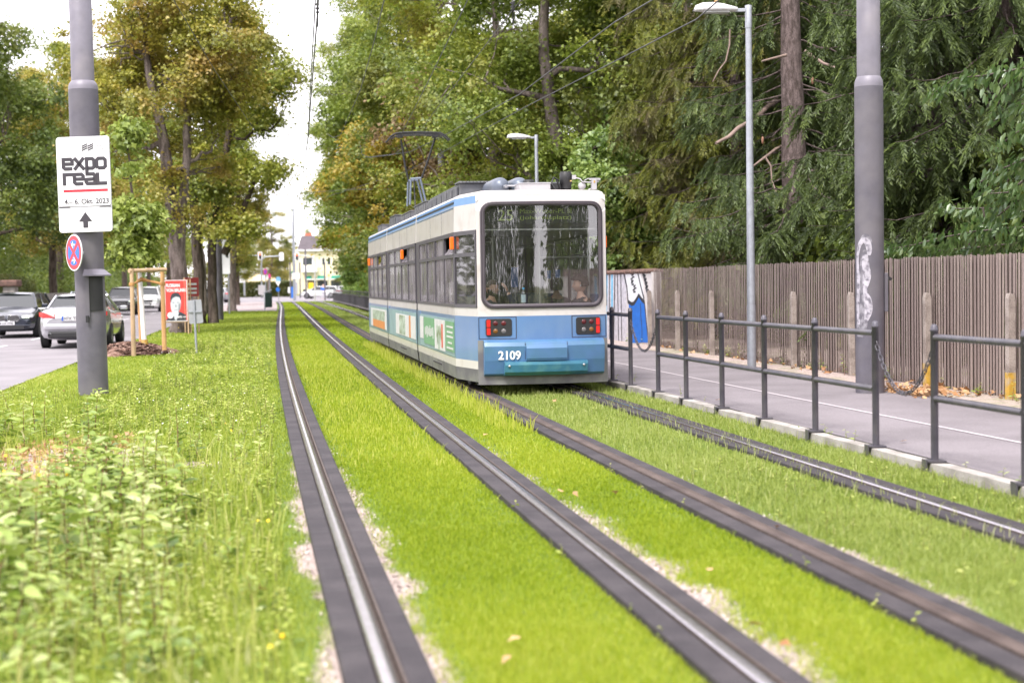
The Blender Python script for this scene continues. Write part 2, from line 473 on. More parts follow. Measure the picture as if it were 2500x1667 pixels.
# ================================================================== ground sheets
M_soil = mixmat('meadow_soil', (.13, .19, .035), (.42, .34, .31), 2.5, .62, .95, .95, 45, .35, .8, attr='tint')
M_ground = mixmat('outer_ground', (.09, .13, .03), (.17, .14, .08), .5, .4, .65, .95, 8, .35, .4)
M_asph = mixmat('asphalt', (.265, .245, .262), (.20, .185, .20), .7, .38, .70, .85, 90, .2, .35)
M_path = mixmat('footway_asphalt', (.222, .20, .214), (.165, .148, .158), .9, .38, .72, .85, 85, .22, .4)
M_line = mat('road_paint', (.62, .61, .63), .7, 0, .12, 9)
M_seam = mat('footway_seam', (.42, .38, .40), .8, 0, .1, 9)
M_cobble = mixmat('cobbles', (.30, .24, .25), (.42, .36, .36), 7, .42, .58, .85, 40, .3, .6)

mb = MB(); mb.add([(-900, -300, -.06), (900, -300, -.06), (900, 1500, -.06), (-900, 1500, -.06)], [(0, 1, 2, 3)])
mb.build('ground', M_ground, kind='structure')

def sheet(name, m, xl, xr, y0, y1, z, step=2.0, nx=2, kind='structure', tint=None):
    ys = np.arange(y0, y1 + step * .5, step)
    us = np.linspace(0, 1, nx)
    V = []
    for y in ys:
        a, b = xl(y), xr(y)
        for u in us: V.append((a + (b - a) * u, y, z))
    V = np.array(V); T = []
    for i in range(len(ys) - 1):
        for j in range(nx - 1):
            a = i * nx + j; T.append((a, a + 1, a + nx + 1, a + nx))
    o = np_mesh(name, V, np.array(T), m, tint=(tint(V[:, 0], V[:, 1]) if tint else None))
    o['kind'] = kind
    return o

GZ = -.035   # soil level below the rail edging
# verge and track bed, near part fine, far part coarse
sheet('verge', M_soil, edge_road, kerb_x, 2.0, 40.0, GZ, .12, 110, tint=bare)
sheet('verge', M_soil, edge_road, kerb_x, 40.0, 97.0, GZ, 1.5, 30, tint=lambda x, y: bare(x, y) * .3)
sheet('track_bed', M_soil, lambda y: rx(0, y) - .3, kerb_x, 97.0, END, GZ, 1.5, 12, tint=lambda x, y: x * 0)
sheet('verge', M_soil, edge_road, kerb_x, -14.0, 2.0, GZ, 2, 8, tint=lambda x, y: x * 0)
sheet('road', M_asph, lambda y: edge_road(y) - 8.6, lambda y: edge_road(y) - .02, -20, END, .010, 4)
sheet('paved_area', M_cobble, lambda y: edge_road(y) - .02, lambda y: rx(0, y) - .3, 97, END, .012, 3)
mb = MB(); mb.add([(-170, END, .004), (140, END, .004), (140, 245, .004), (-170, 245, .004)], [(0, 1, 2, 3)])
mb.build('crossing_road', M_asph, kind='structure')
sheet('footway', M_path, lambda y: kerb_x(y) + .16, lambda y: fence_x(y) - .55, -14, END, .075, 4)
sheet('footway_verge', M_soil, lambda y: fence_x(y) - .62, lambda y: fence_x(y) + 3, -14, END, .08, .6, 6, tint=lambda x, y: .45 + fbm(x, y, .8) * .5)
sheet('far_footway', M_path, lambda y: edge_road(y) - 12.5, lambda y: edge_road(y) - 8.75, -20, END, .10, 4)
sheet('garden_ground', M_ground, lambda y: edge_road(y) - 60, lambda y: edge_road(y) - 12.5, -20, END, .05, 8)
mb = MB()
for y0 in np.arange(20.5, 150, 9):
    f = lambda y: edge_road(y) - 3.45
    mb.add([(f(y0), y0, .015), (f(y0) + .13, y0, .015), (f(y0 + 4.5) + .13, y0 + 4.5, .015), (f(y0 + 4.5), y0 + 4.5, .015)], [(0, 1, 2, 3)])
for y0 in np.arange(10, 150, 4):
    f = lambda y: edge_road(y) - .38
    mb.add([(f(y0), y0, .015), (f(y0) + .12, y0, .015), (f(y0 + 4) + .12, y0 + 4, .015), (f(y0 + 4), y0 + 4, .015)], [(0, 1, 2, 3)]) if y0 > 100 else None
mb.build('road_markings', M_line, kind='structure')
sheet('footway_seam_line', M_seam, lambda y: 6.98 - .1836 * y - .03, lambda y: 6.98 - .1836 * y + .03, -14, 120, .080, 1.5)

# kerbs
def kerb(name, f, y0, y1, wd, z0, z1, m, ln=1.0):
    mb = MB(); y = y0
    while y < y1:
        a, b = y + .0025, y + ln - .0025
        j = rnd.uniform(-.004, .004)
        P = [(f(a), a), (f(a) + wd, a), (f(b) + wd, b), (f(b), b)]
        mb.prism([(p[0], p[1]) for p in P], z0, z1 + j, 'XY')
        y += ln
    return mb.build(name, m, kind='structure', bevel=.005)
kerb('kerb', kerb_x, 2, 60, .13, -.04, .078, M_conc)
kerb('far_kerb', lambda y: edge_road(y) - 8.75, 10, END, .15, -.04, .115, M_conc, 2.0)

# ================================================================== rails
M_railhead = mat('rail_steel', (.50, .47, .50), .24, 1.0, .1, 14)
M_railrust = mixmat('rail_rust', (.055, .037, .032), (.10, .072, .062), 3, .4, .6, .55, 60, .2, .2)
M_railside = mat('rail_side', (.10, .075, .065), .7, .3, .3, 20)
M_flange = mixmat('rail_rubber', (.036, .031, .036), (.058, .05, .055), 2.5, .4, .62, .75, 60, .2, .35)
def rail_path(i, ys, off, z):
    out = []
    for y in ys:
        m = np.polyval(np.polyder(RC[i]), y); k = math.hypot(1, m)
        out.append((rx(i, y) + off / k, y - off * m / k, z))
    return out
YS = np.concatenate([np.arange(3.6, 30, .6), np.arange(30, END + 1, 2.0)])
def profile(mb, i, prof, ys):
    prev = None
    lines = [rail_path(i, ys, o, z) for o, z in prof]
    for a, b in zip(lines[:-1], lines[1:]): mb.strip(a, b)
names = ['bright rail beside the weedy verge, leftmost of the four', 'bright rail between the two vivid turf strips left of the tram',
         'rusty brown rail running under the near wheels of the tram', 'thin dark rail nearest the railing and footway']
for i in range(4):
    o = thing('tram_rail', names[i], 'rail', (0, 0, 0), group='rails of the two tram tracks')
    top = M_railrust if i == 2 else M_railhead
    mb = MB().use(M_railside)
    profile(mb, i, [(-.034, -.02), (-.034, .026)], YS); profile(mb, i, [(.074, -.02), (.074, .018)], YS); profile(mb, i, [(.034, .026), (.036, -.012), (.060, -.012), (.062, .018), (.074, .018)], YS)
    mb.use(top)
    profile(mb, i, [(-.034, .026), (-.026, .034), (-.008, .037), (.012, .037), (.028, .033), (.034, .026)], YS)
    mb.build('rail_head', None, o)
    mb = MB()
    for (a, b) in ((-.166, -.036), (.076, .190)):
        lines = [rail_path(i, YS, a + (0 if a < 0 else 0), -.03), rail_path(i, YS, a, .010), rail_path(i, YS, a + .012, .016), rail_path(i, YS, b - .01, .016), rail_path(i, YS, b, .008)]
        for p, q in zip(lines[:-1], lines[1:]): mb.strip(p, q)
    mb.mats = [M_flange, M_black]; mb.mi = 1   # joints across the edging
    y = 4.6
    while y < 45:
        for (a, b) in ((-.165, -.037), (.077, .188)):
            p = rail_path(i, [y, y + .008], a, .0165); q = rail_path(i, [y, y + .008], b, .0165)
            mb.add([p[0], q[0], q[1], p[1]], [(0, 1, 2, 3)])
        y += .62
    mb.build('rubber_edging', None, o)

# ================================================================== board fence on the right
M_plank = [mixmat('weathered_board_%s' % 'abc'[i], c1, c2, 2.2, .35, .65, .9, 30, .22, .5, stretch=(9, 9, .5)) for i, (c1, c2) in
           enumerate((((.285, .225, .205), (.225, .175, .162)), ((.34, .275, .248), (.275, .22, .198)), ((.25, .198, .184), (.315, .25, .23))))]
M_post = mixmat('concrete_post', (.36, .31, .28), (.25, .21, .19), 5, .42, .6, .9, 60, .2, .4)
M_yellow = mat('yellow_paint', (.50, .30, .04), .75, 0, .25, 12, dirt=(.38, .32, .24), dscale=9, dlo=.45, dhi=.7)
fence = thing('board_fence', 'tall weathered brown board fence with concrete posts behind the footway', 'fence', (0, 0, 0))
FY0, FY1 = 9.0, 34.5
def on_fence(y, off=0, z=0): return Vector((fence_x(y) + off, y, z))
post_px = [(2475, 0), (2272, 0), (2086, 0), (1944, 0), (1843, 0), (1744, 0), (1660, 0), (1592, 0)]
posts_y = []
for px_, _ in post_px:
    k = ray(px_, 880); kk = k.x / k.y
    posts_y.append((9.22 - .05) / (.174 + kk))
y = FY0
bay = sorted([FY0] + posts_y + [FY1, 12.0, 14.8])
for a, b in zip(bay[:-1], bay[1:]):
    if b - a < .3: continue
    mb = MB()
    y = a
    while y < b - .02:
        wv = min(rnd.uniform(.055, .115), b - y)
        mb.use(rnd.choice(M_plank))
        hh = 1.83 + rnd.uniform(-.015, .012); dx = rnd.uniform(-.003, .003); lean = rnd.gauss(0, .006)
        yc = y + wv / 2; c = on_fence(yc)
        n_ = 5; V = []
        for zz, sh in ((.07, 0), (hh, lean * 2)):
            for k in range(n_):
                q = math.pi * k / (n_ - 1)
                V.append((c.x - math.sin(q) * .006 + dx, yc + sh - math.cos(q) * wv * .502, zz))
        fs = [(k, k + 1, n_ + k + 1, n_ + k) for k in range(n_ - 1)] + [tuple(range(n_, 2 * n_))]
        mb.add(V, fs)
        mb.add([(c.x + .025, yc - wv / 2, .05), (c.x + .025, yc + wv / 2, .05), (c.x + .025, yc + wv / 2, hh - .01), (c.x + .025, yc - wv / 2, hh - .01)], [(0, 1, 2, 3)])
        y += wv
    mb.build('board_panel', None, fence)
for i, py in enumerate(posts_y):
    mb = MB().use(M_post); c = on_fence(py, -.09)
    mb.M = Matrix.Translation((c.x, c.y, 0)) @ Matrix.Rotation(R(9.9), 4, 'Z') @ Matrix.Rotation(R(rnd.uniform(-1, .6)), 4, 'X')
    mb.prism([(-.045, 0), (.045, 0), (.045, 1.27), (.028, 1.335), (-.028, 1.35), (-.045, 1.29)], -.045, .045)
    if i < 2:
        mb.use(M_yellow).box((0, -.0465, .22), (.092, .004, .36)).box((-.0465, 0, .22), (.004, .092, .36))
    mb.M = None
    mb.build('concrete_post', None, fence, bevel=.01)

# ================================================================== painted garden wall beyond the fence
M_plaster = mat('wall_plaster', (.66, .62, .62), .85, 0, .06, 5, bump=.2, dirt=(.42, .36, .34), dscale=3, dlo=.55, dhi=.8)
M_gblue = mat('graffiti_blue', (.01, .15, .60), .7, 0, .12, 7); M_glt = mat('graffiti_light_blue', (.15, .50, .78), .7, 0, .15, 8)
M_ggrey = mat('graffiti_grey', (.56, .54, .60), .75, 0, .25, 9); M_gblk = mat('graffiti_black', (.03, .03, .04), .7, 0, .3, 15); M_gwhite = mat('graffiti_white', (.78, .78, .82), .7, 0, .08)
M_tile = mixmat('clay_coping', (.20, .12, .10), (.12, .08, .07), 6, .4, .6, .9, 30, .3, .4)
wall = thing('garden_wall', 'white rendered garden wall with blue and black graffiti and a tiled coping', 'wall', on_fence(34.6), rz=R(90 + 9.9))
# wall local: x runs away from the camera, -y faces... towards the footway is +y here
L_ = 22.0
mb = MB().use(M_plaster); mb.box((L_ / 2, -.12, .88), (L_, .22, 1.76)); mb.build('wall_body', None, wall)
mb = MB().use(M_tile)
for k in range(int(L_ / .19)):
    mb.tube([(k * .19 + .1, .04, 1.765), (k * .19 + .1, -.12, 1.81), (k * .19 + .1, -.28, 1.765)], .045, 6)
mb.build('tile_coping', None, wall)
def paint(name, poly, m, y=.0):
    mb = MB().use(m); mb.prism([(p[0], p[1]) for p in poly], -.0085, -.006 + y); return mb.build(name, None, wall)
# x (metres along wall from its near end)
def gx(px_, py_, off=0):
    k = ray(px_, py_); kk = k.x / k.y
    yy = (9.22) / (.174 + kk); return (yy - 34.6) / math.cos(R(9.9)), at(px_, py_, yy).z
def gpoly(pts): return [gx(*p) for p in pts]
paint('graffiti_blue_field', gpoly([(1577, 836), (1534, 838), (1535, 736), (1540, 740), (1546, 741), (1552, 735), (1558, 724), (1563, 727), (1568, 734), (1573, 738), (1577, 790), (1583, 836)]), M_gblue, .002)
paint('graffiti_white_figure', gpoly([(1524, 664), (1532, 735), (1545, 739), (1552, 732), (1558, 722), (1566, 732), (1572, 735), (1568, 690), (1560, 662)]), M_gwhite, .001)
for k, (a, b, m_) in enumerate(((1478, 1483, M_glt), (1492, 1496, M_glt), (1506, 1508, M_gblk), (1500, 1502, M_gblk), (1487, 1489, M_gblk), (1514, 1516, M_gblk), (1470, 1475, M_glt), (1462, 1465, M_gblk), (1450, 1456, M_glt))):
    sl = (k % 3 - 1) * 3
    paint('graffiti_stripe', gpoly([(a + sl, 840), (a, 664), (b, 664), (b + sl, 840)]), m_, .0015)
for k, (a, b) in enumerate(((1483, 1487), (1489, 1492), (1496, 1500), (1502, 1506), (1508, 1514), (1516, 1528))):
    paint('graffiti_grey_band', gpoly([(a - 1, 838), (a, 666), (b, 666), (b + 2, 838)]), M_ggrey, .0012)
mb = MB().use(M_gblk)
def gst(pts, th=.05): stroke(mb, gpoly(pts), th, -.0085, -.002)
gst([(1522, 664), (1530, 700), (1533, 736), (1541, 742), (1547, 741), (1553, 732), (1559, 721), (1566, 731), (1573, 738)], .09)
gst([(1556, 662), (1562, 690), (1572, 730)], .07); gst([(1563, 740), (1564, 770), (1567, 800), (1567, 836)], .04); gst([(1573, 738), (1578, 790), (1582, 830)], .05)
for sx, sy, dx in ((1538, 664, 0), (1568, 668, 0)):
    for j in range(6):
        x0, y0 = sx + rnd.uniform(-3, 4) + j * 1.2, sy + j * 9
        gst([(x0, y0), (x0 + 5, y0 - 4), (x0 + 2, y0 + 4), (x0 + 7, y0 + 3)], .045)
mb.build('graffiti_outline', None, wall)
# ================================================================== tube railing and chains
bases = [(1496, 927), (1555, 938), (1607, 955), (1680, 972), (1766, 994), (1868, 1020), (1989, 1051), (2136.6, 1088), (2276, 1124), (2499, 1179.5)]
BP = [gp(*b, z=.09) for b in bases]
for p in BP: p.x = kerb_x(p.y) + .065
dirv = Vector((-.1776, 1, 0)).normalized()
BP.append(BP[-1] - dirv * 2.0)
BP = [BP[0] + dirv * 2.1 * k for k in (5, 4, 3, 2, 1)] + BP
def railing(idx, label, grp='tube railing panels along the kerb'):
    pts = [BP[i] for i in idx]
    o = thing('tube_railing', label, 'railing', pts[0], group=grp)
    rel = [p - pts[0] for p in pts]
    for p in rel:
        mb = MB(); mb.lathe([(.0305, 0), (.0305, 1.035), (.034, 1.037), (.034, 1.052), (.031, 1.058), (.028, 1.078), (.018, 1.092), (.001, 1.097)], p, 16)
        mb.build('post', M_rail, o)
        mb = MB(); mb.box(p + Vector((0, 0, -.001)), (.15, .15, .012)); mb.box(p + Vector((-.082, 0, -.035)), (.012, .13, .09)); mb.build('foot_plate', M_rail, o)
    for a, b in zip(rel[:-1], rel[1:]):
        d = (b - a).normalized()
        for z in (.99, .50):
            mb = MB(); mb.tube([a + d * .03 + Vector((0, 0, z)), b - d * .03 + Vector((0, 0, z))], .0275, 12)
            mb.tube([a + d * .028 + Vector((0, 0, z)), a + d * .05 + Vector((0, 0, z))], .020, 8)
            mb.build('rail', M_rail, o)
    return o
n5 = 5
railing([0, 1, 2, 3, 4, 5, 6], 'dark tube railing panel partly hidden behind the rear of the tram')
railing([7, 8, 9, 10, 11, 12], 'long dark tube railing panel with six posts in front of the lamp post')
railing([13, 14, 15], 'dark tube railing panel cut off by the picture edge, beside the big grey mast base')
def chain(a, b, sag, label):
    o = thing('barrier_chain', label, 'chain', a, group='chains closing the gaps in the railing')
    a_, b_ = Vector((0, 0, 0)), b - a
    n = max(12, int(((b_).length + sag * 1.6) / .052)); prev = None
    mb = MB()
    pts = []
    for i in range(n + 1):
        u = i / n; p = a_.lerp(b_, u); p.z -= sag * (1 - (2 * u - 1) ** 2); pts.append(p)
    for i in range(n):
        p, q = pts[i], pts[i + 1]; d = (q - p).normalized(); c = (p + q) / 2
        side = d.cross(Vector((0, 0, 1))).normalized() if i % 2 else d.cross(d.cross(Vector((0, 0, 1)))).normalized()
        L = []
        hl, hw = .036, .017
        for k in range(12):
            q_ = 2 * math.pi * k / 12
            cx_ = math.cos(q_); sx_ = math.sin(q_)
            L.append(c + d * (hl * (abs(cx_) ** .7) * (1 if cx_ > 0 else -1)) + side * hw * sx_)
        L.append(L[0])
        mb.tube(L, .0048, 5, cap=False)
    mb.build('links', M_rail, o)
up = Vector((0, 0, .93))
chain(BP[6] + up, BP[7] + up, .42, 'sagging chain between two railing posts in front of the blue graffiti')
chain(BP[12] + up, BP[13] + up, .43, 'sagging chain between two railing posts in front of the big grey mast')

# picket railing further along behind the tram
o = thing('picket_railing', 'long dark picket railing beside the far turf track behind the tram', 'railing', (0, 0, 0))
ys = np.arange(74, 150, 2.4)
f_ = lambda y: rx(3, y) + 1.35
for y in ys: MB().box((f_(y), y, .58), (.07, .07, 1.16)).build('post', M_rail, o)
mb = MB()
for z in (1.12, .82, .12): mb.strip([(f_(y) - .03, y, z - .025) for y in ys], [(f_(y) - .03, y, z + .025) for y in ys]); mb.strip([(f_(y) - .03, y, z + .025) for y in ys], [(f_(y) + .03, y, z + .025) for y in ys])
mb.build('rail', M_rail, o)
mb = MB()
for y in np.arange(74, 149.5, .24): mb.box((f_(y), y, .48), (.022, .022, .72))
mb.build('bars', M_rail, o)['kind'] = 'stuff'

# ================================================================== masts
def mast(label, x, y, rlow, rup, zc, top, lean=0.0, grp='overhead line masts'):
    o = thing('catenary_mast', label, 'mast', (x, y, 0), group=grp, rot=(0, lean, 0))
    mb = MB().use(M_mast)
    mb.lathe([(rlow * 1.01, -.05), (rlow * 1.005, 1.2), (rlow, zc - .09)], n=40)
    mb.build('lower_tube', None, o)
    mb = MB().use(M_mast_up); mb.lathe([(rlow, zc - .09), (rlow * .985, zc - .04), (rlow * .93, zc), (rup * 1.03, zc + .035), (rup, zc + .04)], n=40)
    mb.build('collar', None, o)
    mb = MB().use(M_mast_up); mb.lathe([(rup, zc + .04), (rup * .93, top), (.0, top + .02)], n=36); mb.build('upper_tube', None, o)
    return o
pl = gp(228.6, 962); pr = gp(2124.3, 957, .08)
m1 = mast('grey steel mast carrying the event sign, standing on the grass verge', pl.x, pl.y, .216, .168, 4.62, 9.0, R(-.45))
m2 = mast('grey steel mast with a white spray graffito, standing at the board fence', pr.x, pr.y, .183, .150, 4.10, 8.6, R(.1))
p_ = gp(536, 781); mast('distant grey mast among the maple trunks on the verge', p_.x, p_.y, .195, .15, 4.4, 9.0)
mast('distant dark mast rising behind the tram roof', -2.95, 66.0, .19, .14, 4.3, 9.0)
mast('thin far mast beyond the tram between bright green bushes', at(868, 650, 150).x, 150.0, .19, .14, 4.3, 9.0)
# access door with hood on the left mast
def mast_part(mb, name, parent): return mb.build(name, None, parent)
mb = MB().use(M_mast); a0 = R(-62)
# curved cover plate standing proud on the camera-right side
def arc(r, a, b, z, n=8): return [(r * math.cos(a + (b - a) * k / n), r * math.sin(a + (b - a) * k / n), z) for k in range(n + 1)]
mb2 = MB().use(M_black)
A, B = arc(.232, R(-78), R(-22), 1.25), arc(.232, R(-78), R(-22), 1.76); mb2.strip(A, B)
mb2.strip(arc(.216, R(-78), R(-22), 1.25), A); mb2.strip(B, arc(.216, R(-78), R(-22), 1.76)); mb2.build('access_recess', None, m1)
A, B = arc(.25, R(-92), R(-78), 1.15, 3), arc(.25, R(-92), R(-78), 1.82, 3); mb.strip(A, B); mb.strip(arc(.21, R(-92), R(-78), 1.15, 3), A); mb.strip(B, arc(.21, R(-92), R(-78), 1.82, 3))
mb.strip([A[0], arc(.21, R(-92), R(-78), 1.15, 3)[0]], [B[0], arc(.21, R(-92), R(-78), 1.82, 3)[0]]); mb.strip([A[3], arc(.21, R(-92), R(-78), 1.15, 3)[3]], [B[3], arc(.21, R(-92), R(-78), 1.82, 3)[3]])
mb.build('cover_edge', None, m1)
mb = MB().use(M_mast_up); mb.strip(arc(.20, R(-95), R(5), 1.88, 10), arc(.33, R(-92), R(-2), 1.78, 10)); mb.strip(arc(.33, R(-92), R(-2), 1.78, 10), arc(.33, R(-92), R(-2), 1.762, 10)); mb.strip(arc(.33, R(-92), R(-2), 1.762, 10), arc(.20, R(-95), R(5), 1.86, 10))
mb.build('rain_hood', None, m1)
mb = MB().use(M_black); mb.box((.262 * math.cos(R(-86)), .262 * math.sin(R(-86)), 1.13), (.04, .03, .10)); mb.build('latch', None, m1)
# cover plate on right mast, right side
mb = MB().use(M_mast); mb.box((.20, -.02, 1.37), (.05, .12, .50)); mb.build('cover_plate', None, m2, bevel=.01)
mb = MB().use(M_black); mb.box((.25, -.02, 1.55), (.06, .05, .035), ry=R(35)); mb.build('latch', None, m2)
# spray graffito on the right mast (thin film following the tube)
def film(parent, name, m, pts, th, zoff, r=.1885):
    P0 = [(a, .80 + (z - .72) * .707, (th[i] if isinstance(th, list) else th)) for i, (a, z) in enumerate(pts)]; PP = []
    for i in range(len(P0) - 1):      # Catmull-Rom
        p0, p1, p2, p3 = P0[max(0, i - 1)], P0[i], P0[i + 1], P0[min(len(P0) - 1, i + 2)]
        for k in range(6):
            u = k / 6; PP.append(tuple(.5 * ((2 * p1[c]) + (-p0[c] + p2[c]) * u + (2 * p0[c] - 5 * p1[c] + 4 * p2[c] - p3[c]) * u * u + (-p0[c] + 3 * p1[c] - 3 * p2[c] + p3[c]) * u ** 3) for c in range(3)))
    PP.append(P0[-1]); pts = [(a, z) for a, z, _ in PP]; th = [max(.012, t_) for _, _, t_ in PP]
    mb = MB().use(m); L, Q = [], []
    n = len(pts)
    for i in range(n):
        a, z = pts[i]; a2, z2 = pts[min(i + 1, n - 1)]; a1, z1 = pts[max(i - 1, 0)]
        d = Vector(((a2 - a1) * r, z2 - z1)); d.normalize(); nn = Vector((-d.y, d.x)) * (th[i] if isinstance(th, list) else th) / 2
        for S, k in ((L, 1), (Q, -1)):
            aa = a + nn.x * k / r; zz = z + nn.y * k
            S.append((r * math.sin(aa), -r * math.cos(aa), zz))
    rows = []
    for k in range(9):
        u = k / 8; row = []
        for a_, b_ in zip(L, Q):
            x, y = a_[0] * (1 - u) + b_[0] * u, a_[1] * (1 - u) + b_[1] * u; q = r / math.hypot(x, y); row.append((x * q, y * q, a_[2] * (1 - u) + b_[2] * u))
        rows.append(row)
    for a_, b_ in zip(rows[:-1], rows[1:]): mb.strip(a_, b_, smooth=True)
    return mb.build(name, None, parent)
M_spray = mat('white_spray', (.42, .40, .45), .7, 0, .2, 14, dirt=(.15, .14, .17), dscale=16, dlo=.47, dhi=.66)
M_spray_soft = mat('thin_white_spray', (.24, .23, .26), .7, 0, .3, 14, dirt=(.125, .118, .142), dscale=13, dlo=.42, dhi=.58)
Dg = lambda a: R(a)
film(m2, 'graffito_line', M_spray, [(Dg(-62), .95), (Dg(-66), 1.3), (Dg(-62), 1.7), (Dg(-66), 2.1), (Dg(-58), 2.35), (Dg(-40), 2.47), (Dg(-22), 2.44), (Dg(-14), 2.30), (Dg(-16), 2.2)], [.05, .06, .06, .05, .06, .07, .08, .07, .04], 0)
film(m2, 'graffito_line', M_spray, [(Dg(-30), 2.22), (Dg(-30), 2.05), (Dg(-24), 1.85), (Dg(-28), 1.7), (Dg(-32), 1.55), (Dg(-22), 1.4), (Dg(-18), 1.2), (Dg(-30), .98)], [.07, .09, .11, .09, .05, .10, .10, .04], 0)
film(m2, 'graffito_line', M_spray_soft, [(Dg(-55), .72), (Dg(-52), .9), (Dg(-50), 1.05), (Dg(-45), 1.15)], [.10, .16, .14, .05], 0, .1877)
film(m2, 'graffito_line', M_spray_soft, [(Dg(-40), .80), (Dg(-36), 1.2), (Dg(-38), 1.6), (Dg(-34), 2.0), (Dg(-30), 2.3)], [.08, .13, .12, .14, .05], 0, .1872)
film(m2, 'graffito_line', M_spray_soft, [(Dg(-48), 2.5), (Dg(-30), 2.56), (Dg(-14), 2.5), (Dg(-4), 2.38)], [.03, .05, .05, .03], 0, .1872)

# ================================================================== event sign on the left mast
LEFT_RZ = R(3)
def sign_at(px_, py_, Y): 
    return at(px_, py_, Y)
YS_ = pl.y - .28
c0 = at(205.5, 450.5, YS_); k_ = YS_ / F     # metres per photo pixel here
Wd, Hd = 133 * k_, 232 * k_
tilt = R(-1.3)
sg = thing('event_sign', 'white event sign with black lettering, red bar and an upward arrow on the mast', 'sign', c0, rot=(0, R(-.8), R(-4)))
mb = MB().use(M_signedge); mb.prism(rr(0, 0, Wd, Hd, .05), 0, .02); mb.build('back_plate', None, sg, bevel=.003)
mb = MB().use(M_white); mb.prism(rr(0, Hd * .5 - Hd * .365, Wd * .985, Hd * .72, .045), -.012, -.001); mb.build('upper_panel', None, sg)
mb = MB().use(M_signedge)
for q in ((.0, Hd * .5 - .025, Wd * .9, .006), (-Wd * .455, Hd * .14, .005, Hd * .66), (Wd * .455, Hd * .14, .005, Hd * .66)): mb.box((q[0], -.0135, q[1]), (q[2], .003, q[3]))
mb.build('panel_rim', None, sg)
mb = MB().use(M_white); mb.prism(rr(0, -Hd * .5 + Hd * .13, Wd * .985, Hd * .255, .045), -.008, -.001); mb.build('lower_panel', None, sg)
for q in (-1, 1): MB().use(M_ink).box((q * Wd * .38, -.010, -Hd * .235), (Wd * .2, .008, .012)).build('clamp_strip', None, sg)
# lettering: coordinates in photo pixels relative to sign centre -> metres
def S(x, z): return (x * k_, z * k_)
mb = MB().use(M_ink); th = 8.4 * k_
def st(pts): stroke(mb, [S(*p) for p in pts], th, -.016, -.0125)
def box_e(x0, z0, w_, h_): st([(x0 + w_, z0), (x0 + 4, z0), (x0, z0 + 4), (x0, z0 + h_), (x0 + w_ - 4, z0 + h_), (x0 + w_, z0 + h_ - 4), (x0 + w_, z0 + h_ * .5), (x0, z0 + h_ * .5)])
zt = 38.5   # baseline of 'expo' row (relative, up)
hh_ = 23
box_e(-49, zt, 22, hh_)
st([(-22, zt + hh_ + 3), (3, zt - 3)]); st([(2, zt + hh_ + 3), (-22, zt - 3)])
st([(9, zt - 14), (9, zt + hh_), (23, zt + hh_), (27, zt + hh_ - 4), (27, zt + 3), (23, zt), (9, zt)])
st([(37, zt), (34, zt + 4), (34, zt + hh_ - 4), (38, zt + hh_), (51, zt + hh_), (55, zt + hh_ - 4), (55, zt + 4), (51, zt), (37, zt)])
zb = 1.5
st([(-48, zb - 3), (-48, zb + hh_), (-27, zb + hh_)])
box_e(-23, zb, 22, hh_)
st([(5, zb + hh_), (25, zb + hh_), (28, zb + hh_ - 4), (28, zb), (9, zb), (6, zb + 4), (6, zb + 10), (28, zb + 11)])
st([(35, zb + hh_ + 3), (35, zb), (58, zb)])
mb.build('lettering', None, sg)
mb = MB().use(M_red); mb.box((4 * k_, -.0145, -15 * k_), (110 * k_, .004, 6 * k_)); mb.build('red_bar', None, sg)
mb = MB().use(M_ink); put_text(mb, '4.\u2013 6. Okt. 2023', 5 * k_, -41 * k_, -.0145, w=110 * k_, h=12.5 * k_, bold=.012); mb.build('date_lettering', None, sg)
mb = MB().use(M_ink)
for sx in (0, 15):
    for j in range(3):
        x0, z0 = -2 + sx, 82 + j * 5 - 2
        mb.prism([S(x0, z0), S(x0 + 14, z0 + 6), S(x0 + 14, z0 + 9), S(x0, z0 + 3)], -.016, -.0125)
mb.build('emblem', None, sg)
mb = MB().use(M_signedge); put_text(mb, 'MESSE', 40 * k_, 92 * k_, -.0145, w=15 * k_, h=3 * k_); put_text(mb, 'M\u00dcNCHEN', 43 * k_, 86 * k_, -.0145, w=22 * k_, h=3.6 * k_); mb.build('small_lettering', None, sg)
mb = MB().use(M_ink); az_ = -87
mb.prism([S(-5.5 - 0, az_ - 18), S(6.5, az_ - 18), S(6.5, az_ - 3), S(17, az_ - 3), S(.5, az_ + 20), S(-16, az_ - 3), S(-5.5, az_ - 3)], -.013, -.0085); mb.build('arrow', None, sg)

# no stopping sign, turned towards the road
c1 = at(180.5, 617, pl.y - .42)
r_ = .268
ns = thing('no_stopping_sign', 'round red and blue no-stopping sign with white arrows clamped to the mast', 'sign', c1, rz=R(-49))
def disc(r, n=32): return [(r * math.cos(2 * math.pi * k / n), r * math.sin(2 * math.pi * k / n)) for k in range(n)]
mb = MB().use(M_signedge); mb.prism(disc(r_), 0, .012); mb.build('back_plate', None, ns)
mb = MB().use(M_white); mb.prism(disc(r_ * .995), -.003, -.0005); mb.build('white_border', None, ns)
mb = MB().use(M_red); mb.prism(disc(r_ * .93), -.005, -.0035); mb.build('red_disc', None, ns)
mb = MB().use(M_blue)
for q in range(4):
    ri, a0 = r_ * .70, R(45 + 90 * q)
    w2 = r_ * .11
    c_, s_ = math.cos, math.sin
    P = [(w2 * 1.414 * math.cos(a0 + R(45)), w2 * 1.414 * math.sin(a0 + R(45)))]
    for k in range(9):
        a = a0 + R(11 + 68 * k / 8); P.append((ri * math.cos(a), ri * math.sin(a)))
    mb.prism(P, -.007, -.0055)
mb.build('blue_field', None, ns)
mb = MB().use(M_white)
